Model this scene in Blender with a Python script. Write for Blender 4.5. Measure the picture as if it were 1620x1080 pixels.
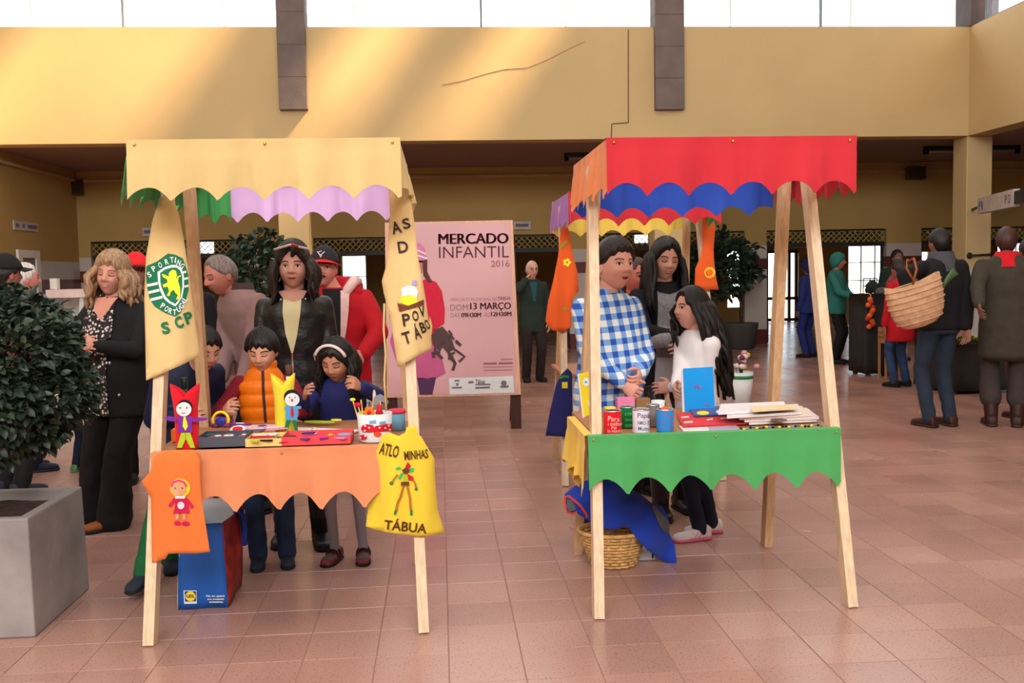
import bpy, bmesh, math, random
from mathutils import Vector, Matrix, noise as mnoise
from mathutils.geometry import delaunay_2d_cdt
from mathutils.bvhtree import BVHTree

for o in list(bpy.data.objects):
    bpy.data.objects.remove(o, do_unlink=True)
SC = bpy.context.scene
COL = SC.collection
random.seed(7)
PI = math.pi

# ------------------------------------------------------------------ camera
FPX, PITCH, YAW, ROLL, CAMH = 1510.7, 0.0714, 0.0743, -0.0195, 1.42
fwd0 = Vector((math.sin(YAW), math.cos(YAW), 0))
rgt0 = Vector((math.cos(YAW), -math.sin(YAW), 0))
CF = fwd0 * math.cos(PITCH) - Vector((0, 0, 1)) * math.sin(PITCH)
CU0 = fwd0 * math.sin(PITCH) + Vector((0, 0, 1)) * math.cos(PITCH)
CR = rgt0 * math.cos(ROLL) + CU0 * math.sin(ROLL)
CU = CU0 * math.cos(ROLL) - rgt0 * math.sin(ROLL)
CPOS = Vector((0, 0, CAMH))
cam_data = bpy.data.cameras.new('camera')
cam = bpy.data.objects.new('camera', cam_data)
COL.objects.link(cam)
cam_data.sensor_width = 36.0
cam_data.lens = FPX / 1620 * 36.0
cam_data.clip_start = 0.05
cam_data.clip_end = 200
m = Matrix((CR, CU, -CF)).transposed().to_4x4()
m.translation = CPOS
cam.matrix_world = m
SC.camera = cam

# ------------------------------------------------------------------ view, sky, lights
SC.view_settings.view_transform = 'Standard'
SC.view_settings.look = 'None'
SC.view_settings.exposure = 0.0
SC.view_settings.gamma = 1.0
SC.view_settings.use_curve_mapping = False
world = bpy.data.worlds.new('overcast_sky')
SC.world = world
world.use_nodes = True
bg = world.node_tree.nodes['Background']
bg.inputs[0].default_value = (0.93, 0.97, 1.0, 1)
bg.inputs[1].default_value = 3.4

def lamp(name, kind, loc, energy, color=(1, 1, 1), size=(1, 1), rot=(0, 0, 0)):
    d = bpy.data.lights.new(name, kind)
    d.energy = energy
    d.color = color
    if kind == 'AREA':
        d.shape = 'RECTANGLE'
        d.size, d.size_y = size
    o = bpy.data.objects.new(name, d)
    o.location = loc
    o.rotation_euler = rot
    COL.objects.link(o)
    return o
# low sun entering by roof slots added to streak the far fascia
sun = lamp('sun', 'SUN', (6, 2, 12), 30.0, (1.0, 0.66, 0.36))
sun.data.angle = math.radians(9.0)
SUND = Vector((-0.78, 0.20, -1.0)).normalized()
sun.rotation_euler = SUND.to_track_quat('-Z', 'Y').to_euler()
# added overhead fill; daylight of the high window band behind the camera
lamp('roof_fill', 'AREA', (0.0, 5.5, 7.6), 380, (0.93, 0.97, 1.0), (11, 9))
lamp('rear_window_daylight', 'AREA', (-1.0, -5.2, 6.0), 1250, (0.93, 0.97, 1.0), (12, 2.6), (math.radians(68), 0, 0))

# ------------------------------------------------------------------ measuring helpers
def ray(u, v):
    return (CF * FPX + CR * (u - 810) - CU * (v - 540)).normalized()
def at(u, v, Y):
    d = ray(u, v)
    t = (Y - CPOS.y) / d.y
    return CPOS + d * t
def gnd(u, v, z=0.0):
    d = ray(u, v)
    t = (z - CPOS.z) / d.z
    return CPOS + d * t
def lin(c):
    c = c / 255.0
    return c / 12.92 if c <= 0.04045 else ((c + 0.055) / 1.055) ** 2.4
def rgb(r, g, b):
    return (lin(r), lin(g), lin(b), 1.0)

# ------------------------------------------------------------------ materials
MATS = {}
def mat(name, col, rough=0.8, metal=0.0, var=0.12, scale=8.0, bump=0.0, bscale=60.0, spec=0.3, sheen=0.0, stretch=None, coat=0.0, emit=0.0, alpha=None, trans=0.0):
    if name in MATS:
        return MATS[name]
    M = bpy.data.materials.new(name)
    M.use_nodes = True
    nt = M.node_tree
    b = nt.nodes['Principled BSDF']
    b.inputs['Roughness'].default_value = rough
    b.inputs['Metallic'].default_value = metal
    b.inputs['Specular IOR Level'].default_value = spec
    if sheen:
        b.inputs['Sheen Weight'].default_value = sheen
    if coat:
        b.inputs['Coat Weight'].default_value = coat
        b.inputs['Coat Roughness'].default_value = 0.15
    if trans:
        b.inputs['Transmission Weight'].default_value = trans
    if emit:
        b.inputs['Emission Color'].default_value = col
        b.inputs['Emission Strength'].default_value = emit
    tc = nt.nodes.new('ShaderNodeTexCoord')
    src = tc.outputs['Object']
    if stretch:
        mp = nt.nodes.new('ShaderNodeMapping')
        mp.inputs['Scale'].default_value = stretch
        nt.links.new(src, mp.inputs['Vector'])
        src = mp.outputs['Vector']
    if var > 0:
        n = nt.nodes.new('ShaderNodeTexNoise')
        n.inputs['Scale'].default_value = scale
        n.inputs['Detail'].default_value = 4
        nt.links.new(src, n.inputs['Vector'])
        r = nt.nodes.new('ShaderNodeValToRGB')
        lo = tuple(max(0, x * (1 - var)) for x in col[:3]) + (1,)
        hi = tuple(min(1, x * (1 + var)) for x in col[:3]) + (1,)
        r.color_ramp.elements[0].position = 0.3
        r.color_ramp.elements[1].position = 0.7
        r.color_ramp.elements[0].color = lo
        r.color_ramp.elements[1].color = hi
        nt.links.new(n.outputs['Fac'], r.inputs['Fac'])
        nt.links.new(r.outputs['Color'], b.inputs['Base Color'])
    else:
        b.inputs['Base Color'].default_value = col
    if bump > 0:
        n2 = nt.nodes.new('ShaderNodeTexNoise')
        n2.inputs['Scale'].default_value = bscale
        n2.inputs['Detail'].default_value = 3
        nt.links.new(src, n2.inputs['Vector'])
        bp = nt.nodes.new('ShaderNodeBump')
        bp.inputs['Strength'].default_value = bump
        bp.inputs['Distance'].default_value = 0.01
        nt.links.new(n2.outputs['Fac'], bp.inputs['Height'])
        nt.links.new(bp.outputs['Normal'], b.inputs['Normal'])
    MATS[name] = M
    return M
def flat(name, r, g, b, rough=0.75):
    return mat(name, rgb(r, g, b), rough, var=0.05, scale=20)
def cloth(name, r, g, b, var=0.06, rough=0.85):
    return mat(name, rgb(r, g, b), rough, var=var, scale=5, bump=0.15, bscale=400, sheen=0.1, spec=0.15)
def wood(name, r, g, b):
    return mat(name, rgb(r, g, b), 0.6, var=0.16, scale=5, stretch=(16, 16, 1.2), bump=0.08, bscale=14)

# ------------------------------------------------------------------ mesh helpers
def mk(name, verts, faces, material=None, parent=None, smooth=False):
    me = bpy.data.meshes.new(name)
    me.from_pydata([tuple(v) for v in verts], [], faces)
    me.update()
    if smooth:
        me.polygons.foreach_set('use_smooth', [True] * len(me.polygons))
    if material:
        me.materials.append(material)
    o = bpy.data.objects.new(name, me)
    COL.objects.link(o)
    if parent:
        o.parent = parent
    return o
def obj_from(name, me, parent=None):
    o = bpy.data.objects.new(name, me)
    COL.objects.link(o)
    if parent:
        o.parent = parent
    return o
def from_bm(name, bm, material=None, parent=None, smooth=False):
    me = bpy.data.meshes.new(name)
    bmesh.ops.recalc_face_normals(bm, faces=bm.faces)
    bm.to_mesh(me)
    bm.free()
    if smooth:
        me.polygons.foreach_set('use_smooth', [True] * len(me.polygons))
    if material:
        me.materials.append(material)
    return obj_from(name, me, parent)
def empty(name, loc=(0, 0, 0), rz=0.0):
    o = bpy.data.objects.new(name, None)
    o.empty_display_size = 0.1
    o.location = loc
    o.rotation_euler = (0, 0, rz)
    COL.objects.link(o)
    return o
def tag(o, label, cat, group=None, kind=None):
    o['label'] = label
    o['category'] = cat
    if group:
        o['group'] = group
    if kind:
        o['kind'] = kind
    return o
def struct(o, label=None):
    o['kind'] = 'structure'
    if label:
        o['label'] = label
    return o
class MB:
    """collects verts and faces for one mesh"""
    def __init__(s):
        s.v = []; s.f = []
    def add(s, vs, fs):
        k = len(s.v)
        s.v += [Vector(v) for v in vs]
        s.f += [tuple(i + k for i in f) for f in fs]
        return s
    def box(s, a, b):
        x0, y0, z0 = a; x1, y1, z1 = b
        return s.add([(x0,y0,z0),(x1,y0,z0),(x1,y1,z0),(x0,y1,z0),(x0,y0,z1),(x1,y0,z1),(x1,y1,z1),(x0,y1,z1)],
              [(0,3,2,1),(4,5,6,7),(0,1,5,4),(1,2,6,5),(2,3,7,6),(3,0,4,7)])
    def bar(s, p, q, w, h, up=(0, 0, 1)):
        """rectangular bar from p to q"""
        p = Vector(p); q = Vector(q)
        d = (q - p).normalized()
        sx = d.cross(Vector(up))
        if sx.length < 1e-4: sx = d.cross(Vector((0, 1, 0)))
        sx.normalize()
        sy = sx.cross(d).normalized()
        vs = []
        for c in (p, q):
            for a, b in ((-1,-1),(1,-1),(1,1),(-1,1)):
                vs.append(c + sx * (a * w / 2) + sy * (b * h / 2))
        return s.add(vs, [(0,3,2,1),(4,5,6,7),(0,1,5,4),(1,2,6,5),(2,3,7,6),(3,0,4,7)])
    def tube(s, pts, rad, n=10, cap=True):
        pts = [Vector(p) for p in pts]
        if not isinstance(rad, (list, tuple)): rad = [rad] * len(pts)
        t0 = (pts[1] - pts[0]).normalized()
        ref = Vector((0, 0, 1)) if abs(t0.z) < 0.9 else Vector((0, 1, 0))
        nx = t0.cross(ref).normalized()
        vs = []
        for i, p in enumerate(pts):
            a = pts[max(i - 1, 0)]; b = pts[min(i + 1, len(pts) - 1)]
            t = (b - a).normalized()
            nx = (nx - t * nx.dot(t)).normalized()
            ny = t.cross(nx)
            for k in range(n):
                an = 2 * PI * k / n
                vs.append(p + (nx * math.cos(an) + ny * math.sin(an)) * rad[i])
        fs = []
        for i in range(len(pts) - 1):
            for k in range(n):
                fs.append((i*n+k, i*n+(k+1)%n, (i+1)*n+(k+1)%n, (i+1)*n+k))
        if cap:
            fs.append(tuple(range(n - 1, -1, -1)))
            fs.append(tuple((len(pts)-1)*n + k for k in range(n)))
        return s.add(vs, fs)
    def lathe(s, prof, n=24, c=(0, 0, 0), sx=1.0, sy=1.0):
        """profile list of (r,z)"""
        c = Vector(c); vs = []; fs = []
        for r, z in prof:
            for k in range(n):
                a = 2 * PI * k / n
                vs.append(c + Vector((r * math.cos(a) * sx, r * math.sin(a) * sy, z)))
        for i in range(len(prof) - 1):
            for k in range(n):
                fs.append((i*n+k, i*n+(k+1)%n, (i+1)*n+(k+1)%n, (i+1)*n+k))
        fs.append(tuple(range(n - 1, -1, -1)))
        fs.append(tuple((len(prof)-1)*n + k for k in range(n)))
        return s.add(vs, fs)
    def ball(s, c, r, n=10, m=7):
        if not isinstance(r, (tuple, list)): r = (r, r, r)
        c = Vector(c); vs = [c + Vector((0, 0, -r[2]))]; fs = []
        for i in range(1, m):
            t = -PI/2 + PI * i / m
            for k in range(n):
                a = 2 * PI * k / n
                vs.append(c + Vector((r[0]*math.cos(t)*math.cos(a), r[1]*math.cos(t)*math.sin(a), r[2]*math.sin(t))))
        vs.append(c + Vector((0, 0, r[2])))
        for k in range(n): fs.append((0, 1+(k+1)%n, 1+k))
        for i in range(m-2):
            for k in range(n):
                a = 1+i*n
                fs.append((a+k, a+(k+1)%n, a+n+(k+1)%n, a+n+k))
        L = len(vs)-1; a = 1+(m-2)*n
        for k in range(n): fs.append((a+k, a+(k+1)%n, L))
        return s.add(vs, fs)
    def build(s, name, material=None, parent=None, smooth=False):
        return mk(name, s.v, s.f, material, parent, smooth)
def bevel(o, w=0.004, seg=1):
    md = o.modifiers.new('bevel', 'BEVEL')
    md.width = w; md.segments = seg; md.limit_method = 'ANGLE'
    return o
def box(name, a, b, material, parent=None, bev=0.0):
    o = MB().box(a, b).build(name, material, parent)
    if bev: bevel(o, bev)
    return o
def holed(name, x0, x1, z0, z1, Y, th, holes, material, axis='y'):
    """upright wall with rectangular holes (hx0,hx1,hz0,hz1); axis y: plane at y=Y, axis x: plane at x=Y"""
    mb = MB()
    xs = sorted(set([x0, x1] + [min(max(h[i], x0), x1) for h in holes for i in (0, 1)]))
    for a, b in zip(xs[:-1], xs[1:]):
        if b - a < 1e-5: continue
        mid = (a + b) / 2
        zs = sorted([(h[2], h[3]) for h in holes if h[0] < mid < h[1]])
        z = z0
        for h0, h1 in zs + [(z1, z1)]:
            if h0 > z + 1e-5:
                if axis == 'y': mb.box((a, Y, z), (b, Y + th, h0))
                else: mb.box((Y, a, z), (Y + th, b, h0))
            z = max(z, h1)
    return mb.build(name, material)

# ---- flat prints and cloths drawn as outlines in the photograph's frame, set at their own depth
def tri2d(poly, spacing, holes=()):
    pts = [Vector((p[0], p[1])) for p in poly]
    n = len(pts)
    edges = [(i, (i + 1) % n) for i in range(n)]
    # refine the outline
    fine = []
    for i in range(n):
        a, b = pts[i], pts[(i + 1) % n]
        k = max(1, int((b - a).length / spacing))
        for j in range(k): fine.append(a.lerp(b, j / k))
    pts = fine; n = len(pts)
    edges = [(i, (i + 1) % n) for i in range(n)]
    xs = [p.x for p in pts]; ys = [p.y for p in pts]
    def inside(x, y):
        c = False; j = n - 1
        for i in range(n):
            if (pts[i].y > y) != (pts[j].y > y) and x < (pts[j].x - pts[i].x) * (y - pts[i].y) / (pts[j].y - pts[i].y) + pts[i].x: c = not c
            j = i
        return c
    x = min(xs) + spacing / 2
    while x < max(xs):
        y = min(ys) + spacing / 2
        while y < max(ys):
            if inside(x, y) and min((Vector((x, y)) - p).length for p in pts[:n]) > spacing * 0.45:
                pts.append(Vector((x, y)))
            y += spacing
        x += spacing
    r = delaunay_2d_cdt(pts, edges, [list(range(n))], 1, 1e-6)
    return r[0], [tuple(f) for f in r[2]]
def pxcloth(name, poly, yf, material, parent=None, spacing=8, thick=0.003, smooth=True):
    """poly in photo pixels; yf(u,v) gives the world depth"""
    vs, fs = tri2d(poly, spacing)
    P = [at(p.x, p.y, yf(p.x, p.y)) for p in vs]
    k = len(P)
    B = [p + Vector((0, thick, 0)) for p in P]
    cnt = {}
    for f in fs:
        for i in range(3):
            e = (f[i], f[(i + 1) % 3]); cnt[e] = 1
    F = list(fs) + [tuple(i + k for i in reversed(f)) for f in fs]
    for (a, b) in cnt:
        if (b, a) not in cnt: F.append((b, a, a + k, b + k))
    o = mk(name, P + B, F, material, parent, smooth)
    o.data.polygons.foreach_set('use_smooth', [smooth and len(f) == 3 for f in F])
    bm = bmesh.new(); bm.from_mesh(o.data)
    bmesh.ops.recalc_face_normals(bm, faces=bm.faces)
    bm.to_mesh(o.data); bm.free()
    return o
def pxprint(name, polys, yf, material, parent, off=0.004, spacing=8):
    mb = MB()
    for poly in polys:
        vs, fs = tri2d(poly, spacing)
        mb.add([at(p.x, p.y, yf(p.x, p.y) - off) for p in vs], fs)
    o = mb.build(name, material, parent)
    return fixn(o)
def fixn(o):
    bm = bmesh.new(); bm.from_mesh(o.data)
    for f in bm.faces:
        if f.normal.y > 0: f.normal_flip()
    bm.to_mesh(o.data); bm.free()
    return o
TXT = {}
def text2d(s, bold=0.0, cuts=0):
    key = (s, bold)
    if key in TXT: return TXT[key]
    cu = bpy.data.curves.new('t', 'FONT')
    cu.body = s; cu.size = 1.0; cu.offset = bold; cu.resolution_u = 3
    cu.align_x = 'CENTER'; cu.align_y = 'CENTER'
    o = bpy.data.objects.new('t', cu)
    COL.objects.link(o)
    bpy.context.view_layer.update()
    dg = bpy.context.evaluated_depsgraph_get()
    me = bpy.data.meshes.new_from_object(o.evaluated_get(dg))
    vs = [(v.co.x, v.co.y) for v in me.vertices]
    fs = [tuple(p.vertices) for p in me.polygons]
    bpy.data.objects.remove(o); bpy.data.curves.remove(cu); bpy.data.meshes.remove(me)
    TXT[key] = (vs, fs)
    return vs, fs
def textfit(s, bold):
    vs, fs = text2d(s, bold)
    xs = [p[0] for p in vs]; ys = [p[1] for p in vs]
    return vs, fs, min(xs), max(xs), min(ys), max(ys)
def pxtext(name, s, box_, yf, material, parent, bold=0.0, rot=0.0, off=0.005, shear=0.0):
    """text fitted into box_ (u0,v0,u1,v1) of the photo frame, rotated by rot about its middle"""
    vs, fs, a, b, c, d = textfit(s, bold)
    u0, v0, u1, v1 = box_
    cu, cv = (u0 + u1) / 2, (v0 + v1) / 2
    P = []
    for x, y in vs:
        u = (x - a) / (b - a) * (u1 - u0) + u0 - cu
        v = v1 - (y - c) / (d - c) * (v1 - v0) - cv
        u += shear * v
        uu = u * math.cos(rot) - v * math.sin(rot) + cu
        vv = u * math.sin(rot) + v * math.cos(rot) + cv
        P.append(at(uu, vv, yf(uu, vv) - off))
    return fixn(mk(name, P, fs, material, parent))
def circ(u, v, r, n=20, ry=None):
    ry = ry or r
    return [(u + r * math.cos(2 * PI * k / n), v + ry * math.sin(2 * PI * k / n)) for k in range(n)]
def stroke(pts, w):
    """polyline to a thin polygon in 2D"""
    L = []; R = []
    for i, p in enumerate(pts):
        a = Vector(pts[max(i - 1, 0)]); b = Vector(pts[min(i + 1, len(pts) - 1)])
        t = (b - a).normalized(); n = Vector((-t.y, t.x)) * (w / 2)
        p = Vector(p)
        L.append(tuple(p + n)); R.append(tuple(p - n))
    return L + R[::-1]
# ================================================================== the hall
YB = 14.0          # fascia plane
YW = 17.5          # back wall plane
YR = 24.5          # rear wall of the shops
ZB, ZT = 3.35, 4.955   # fascia bottom and top
ZROOF = 8.2
XL = -6.35         # left wall
XR = 7.99          # corner of the right hand fascia
XE = 18.0          # far right end
Y0 = -6.0

yellow = mat('yellow_plaster', rgb(206, 180, 132), 0.75, var=0.05, scale=0.9, bump=0.05, bscale=40)
yellow_dim = mat('yellow_wall_paint', rgb(184, 152, 92), 0.75, var=0.06, scale=1.2, bump=0.05, bscale=40)
ceil_m = mat('ceiling_plaster', rgb(150, 122, 108), 0.85, var=0.05, scale=1.5)
white_tile = mat('white_dado_tile', rgb(196, 186, 180), 0.35, var=0.05, scale=3)
maroon = mat('maroon_dado_tile', rgb(104, 46, 44), 0.35, var=0.1, scale=4)
concrete = mat('grey_concrete', rgb(118, 106, 102), 0.85, var=0.12, scale=5, bump=0.3, bscale=30)
dark_metal = mat('dark_metal', rgb(52, 50, 48), 0.5, metal=0.4)
frame_m = mat('window_frame_paint', rgb(120, 130, 140), 0.5)
white_paint = mat('white_paint', rgb(226, 222, 214), 0.5, var=0.04)

def glass_mat():
    M = bpy.data.materials.new('clear_window_glass')
    M.use_nodes = True
    nt = M.node_tree
    nt.nodes.remove(nt.nodes['Principled BSDF'])
    t = nt.nodes.new('ShaderNodeBsdfTransparent')
    t.inputs[0].default_value = (0.95, 0.98, 1.0, 1)
    g = nt.nodes.new('ShaderNodeBsdfGlossy')
    g.inputs['Roughness'].default_value = 0.03
    mx = nt.nodes.new('ShaderNodeMixShader')
    mx.inputs[0].default_value = 0.05
    nt.links.new(t.outputs[0], mx.inputs[1]); nt.links.new(g.outputs[0], mx.inputs[2])
    nt.links.new(mx.outputs[0], nt.nodes['Material Output'].inputs[0])
    return M
GLASS = glass_mat()

# ---------------------------------------------------------------- floor with single tiles
TS = 0.27
def floor_mat(name, grout=False):
    M = bpy.data.materials.new(name)
    M.use_nodes = True
    nt = M.node_tree; b = nt.nodes['Principled BSDF']
    L = nt.links.new
    geo = nt.nodes.new('ShaderNodeNewGeometry')
    div = nt.nodes.new('ShaderNodeVectorMath'); div.operation = 'DIVIDE'
    div.inputs[1].default_value = (TS, TS, 1000)
    L(geo.outputs['Position'], div.inputs[0])
    fl = nt.nodes.new('ShaderNodeVectorMath'); fl.operation = 'FLOOR'
    L(div.outputs[0], fl.inputs[0])
    wn = nt.nodes.new('ShaderNodeTexWhiteNoise')
    L(fl.outputs[0], wn.inputs['Vector'])
    r1 = nt.nodes.new('ShaderNodeValToRGB')
    r1.color_ramp.elements[0].color = rgb(170, 130, 120)
    r1.color_ramp.elements[1].color = rgb(184, 143, 131)
    L(wn.outputs['Value'], r1.inputs['Fac'])
    n = nt.nodes.new('ShaderNodeTexNoise'); n.inputs['Scale'].default_value = 120; n.inputs['Detail'].default_value = 2
    mp = nt.nodes.new('ShaderNodeMapping'); mp.inputs['Scale'].default_value = (1, 1.0, 1)
    L(geo.outputs['Position'], mp.inputs['Vector']); L(mp.outputs[0], n.inputs['Vector'])
    r2 = nt.nodes.new('ShaderNodeValToRGB')
    r2.color_ramp.elements[0].position = 0.30; r2.color_ramp.elements[0].color = (0.55, 0.48, 0.42, 1)
    r2.color_ramp.elements[1].position = 0.42; r2.color_ramp.elements[1].color = (1, 1, 1, 1)
    L(n.outputs['Fac'], r2.inputs['Fac'])
    n3 = nt.nodes.new('ShaderNodeTexNoise'); n3.inputs['Scale'].default_value = 1.1; n3.inputs['Detail'].default_value = 5
    L(geo.outputs['Position'], n3.inputs['Vector'])
    r3 = nt.nodes.new('ShaderNodeValToRGB')
    r3.color_ramp.elements[0].position = 0.35; r3.color_ramp.elements[0].color = (0.86, 0.84, 0.84, 1)
    r3.color_ramp.elements[1].position = 0.65; r3.color_ramp.elements[1].color = (1.06, 1.04, 1.03, 1)
    L(n3.outputs['Fac'], r3.inputs['Fac'])
    m1 = nt.nodes.new('ShaderNodeMix'); m1.data_type = 'RGBA'; m1.blend_type = 'MULTIPLY'; m1.inputs[0].default_value = 1
    m2 = nt.nodes.new('ShaderNodeMix'); m2.data_type = 'RGBA'; m2.blend_type = 'MULTIPLY'; m2.inputs[0].default_value = 1
    L(r1.outputs[0], m1.inputs[6]); L(r2.outputs[0], m1.inputs[7])
    L(m1.outputs[2], m2.inputs[6]); L(r3.outputs[0], m2.inputs[7])
    L(m2.outputs[2], b.inputs['Base Color'])
    rr = nt.nodes.new('ShaderNodeMapRange')
    rr.inputs['To Min'].default_value = 0.16; rr.inputs['To Max'].default_value = 0.34
    L(n3.outputs['Fac'], rr.inputs['Value']); L(rr.outputs[0], b.inputs['Roughness'])
    b.inputs['Specular IOR Level'].default_value = 0.55
    return M
tile_m = floor_mat('speckled_pink_floor_tile')
grout_m = mat('floor_grout', rgb(154, 118, 104), 0.8, var=0.1, scale=3)
floor = struct(box('floor', (XL - 0.2, Y0, -0.2), (XE, YR + 0.3, -0.0025), grout_m))
def tile_verts(x, y, dz):
    g = 0.0013; c = 0.0015
    a, b, e, f = x + g, x + TS - g, y + g, y + TS - g
    vs = [(a, e, -0.004), (b, e, -0.004), (b, f, -0.004), (a, f, -0.004),
          (a + c, e + c, dz), (b - c, e + c, dz), (b - c, f - c, dz), (a + c, f - c, dz)]
    return vs, [(4,5,6,7),(0,1,5,4),(1,2,6,5),(2,3,7,6),(3,0,4,7)]
tv, tf = tile_verts(0, 0, 0)
tile_me = bpy.data.meshes.new('tile')
tile_me.from_pydata(tv, [], tf); tile_me.materials.append(tile_m)
cells = []
for i in range(-24, 68):
    for j in range(-3, 92):
        x, y = i * TS, j * TS
        if x < XL or x > XE - TS: continue
        cells.append((x, y))
def screen(p):
    d = Vector(p) - CPOS
    f = d.dot(CF)
    if f < 0.3: return None
    return 810 + d.dot(CR) / f * FPX, 540 - d.dot(CU) / f * FPX
near = []; rest = []
for x, y in cells:
    s = screen((x + TS / 2, y + TS / 2, 0))
    if s and -20 < s[0] < 1640 and s[1] < 1110: near.append((x, y))
    else: rest.append((x, y))
near.sort(key=lambda c: (c[0] - 0.1) ** 2 * 0.3 + c[1] ** 2)
rest += near[300:]
for x, y in near[:300]:
    o = obj_from('tile', tile_me, floor)
    o.location = (x, y, random.uniform(-0.0006, 0.0004))
fmb = MB()
for x, y in rest:
    v, f = tile_verts(x, y, random.uniform(-0.0006, 0.0004)); fmb.add(v, f)
o = fmb.build('tile_field', tile_m, floor); o['kind'] = 'stuff'

# ---------------------------------------------------------------- fascia, arcade ceiling, columns
fascia = struct(box('wall_fascia_back', (XL - 0.2, YB, ZB), (XR + 0.35, YB + 0.35, ZT), yellow))
fascia_r = struct(box('wall_fascia_right', (XR, Y0, ZB), (XR + 0.35, YB, ZT), yellow))
joint_m = flat('dark_joint', 84, 66, 46)
jl = MB()
P = [at(994, 47, YB), at(994, 194, YB), at(968, 196, YB), at(967, 218, YB)]
for a, b in zip(P[:-1], P[1:]):
    jl.bar(a + Vector((0, -0.001, 0)), b + Vector((0, -0.001, 0)), 0.012, 0.012)
jl.build('expansion_joint', joint_m, fascia)
cr = [at(u, v, YB) for u, v in ((700, 134), (735, 127), (770, 116), (800, 109), (835, 107), (865, 95), (895, 80), (925, 66))]
MB().tube([p + Vector((0, -0.0005, 0)) for p in cr], 0.006, 5).build('plaster_crack', mat('plaster_crack', rgb(178, 140, 96), 0.9), fascia)
struct(box('ceiling', (XL - 0.2, YB + 0.35, ZB - 0.0), (XE, YW + 0.2, ZB + 0.2), ceil_m))
struct(box('ceiling_right', (XR + 0.35, Y0, ZB), (XE, YB + 0.35, ZB + 0.2), ceil_m))
for u0, u1, d in ((442, 490, 0.42), (1036, 1084, 0.42)):
    a = at(u0, 400, YB + 0.02); b = at(u1, 400, YB + 0.02)
    c = struct(box('column', (a.x, YB + 0.02, 0), (b.x, YB + d, ZB - 0.001), yellow, bev=0.01))
    box('plinth', (a.x - 0.015, YB, 0), (b.x + 0.015, YB + d + 0.015, 0.28), maroon, c)
c = struct(box('column', (XR, YB + 0.02, 0), (XR + 0.4, YB + 0.42, ZB - 0.001), yellow, bev=0.01))
box('dado', (XR - 0.01, YB + 0.01, 0.28), (XR + 0.41, YB + 0.43, 1.36), white_tile, c)
box('plinth', (XR - 0.015, YB + 0.005, 0), (XR + 0.415, YB + 0.435, 0.28), maroon, c)
# hanging concrete pilasters in block courses
for u0, u1 in ((439, 484), (1037, 1083)):
    a = at(u0, 100, YB - 0.1); b = at(u1, 100, YB - 0.1)
    z0 = at(u0, 173, YB - 0.1).z
    pil = struct(box('pilaster', (a.x + 0.004, YB - 0.094, z0 + 0.004), (b.x - 0.004, YB + 0.25, ZROOF), mat('concrete_joint', rgb(84, 74, 70), 0.9)))
    z = z0
    while z < ZROOF - 0.1:
        bevel(box('block', (a.x, YB - 0.1, z), (b.x, YB + 0.2, min(z + 0.448, ZROOF - 0.02)), concrete, pil), 0.004)
        z += 0.452
pc = struct(box('pilaster', (XR - 0.03, YB - 0.08, ZT), (XR + 0.4, YB + 0.35, ZROOF), mat('concrete_dark', rgb(92, 84, 82), 0.85, bump=0.2)))

# ---------------------------------------------------------------- high windows above the fascia
w1 = struct(empty('window_1', (0, YB + 0.15, ZT)))
def wchild(o, w):
    o.parent = w
    o.matrix_parent_inverse = w.matrix_world.inverted() if False else Matrix.Translation(-Vector(w.location))
    return o
sill = wchild(box('window_frame', (XL, YB + 0.1, ZT), (XR, YB + 0.2, ZT + 0.03), frame_m), w1)
wchild(box('window_frame', (XL, YB + 0.1, ZROOF - 0.1), (XR, YB + 0.2, ZROOF), frame_m), w1)
mull = [50, 145, 195, 355, 761, 895, 1155, 1298, 1345, 560]
xs = sorted([at(u, 30, YB + 0.15).x for u in mull] + [XL, XR])
for u in mull:
    x = at(u, 30, YB + 0.15).x
    w = 0.028 if u in (195, 761, 1298) else 0.012
    wchild(box('mullion', (x - w / 2, YB + 0.12, ZT + 0.03), (x + w / 2, YB + 0.18, ZROOF - 0.1), frame_m if w > 0.02 else white_paint), w1)
for a, b in zip(xs[:-1], xs[1:]):
    wchild(box('pane', (a + 0.008, YB + 0.145, ZT + 0.03), (b - 0.008, YB + 0.151, ZROOF - 0.1), GLASS), w1)
# right hand wall over its fascia: one window next to the corner, then closed off to block the sun
w2 = struct(empty('window_2', (XR + 0.1, 12.5, ZT)))
wchild(box('window_frame', (XR + 0.08, 10.2, ZT), (XR + 0.18, YB - 0.08, ZT + 0.05), frame_m), w2)
for y in (10.25, 11.5, 12.7, 13.75):
    wchild(box('mullion', (XR + 0.1, y - 0.03, ZT + 0.05), (XR + 0.16, y + 0.03, ZROOF), frame_m), w2)
for a, b in ((10.28, 11.47), (11.53, 12.67), (12.73, 13.72)):
    wchild(box('pane', (XR + 0.125, a, ZT + 0.05), (XR + 0.131, b, ZROOF), GLASS), w2)
upper = mat('upper_plaster', rgb(225, 212, 184), 0.8)
struct(box('wall_right_upper', (XR, Y0, ZT), (XR + 0.3, 10.2, ZROOF), upper))
struct(box('wall_left_upper', (XL - 0.2, Y0, ZB), (XL - 0.001, YB, ZROOF), upper))
struct(box('wall_front', (XL - 0.2, Y0 - 0.2, 0), (XE, Y0, ZROOF), yellow))
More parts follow.
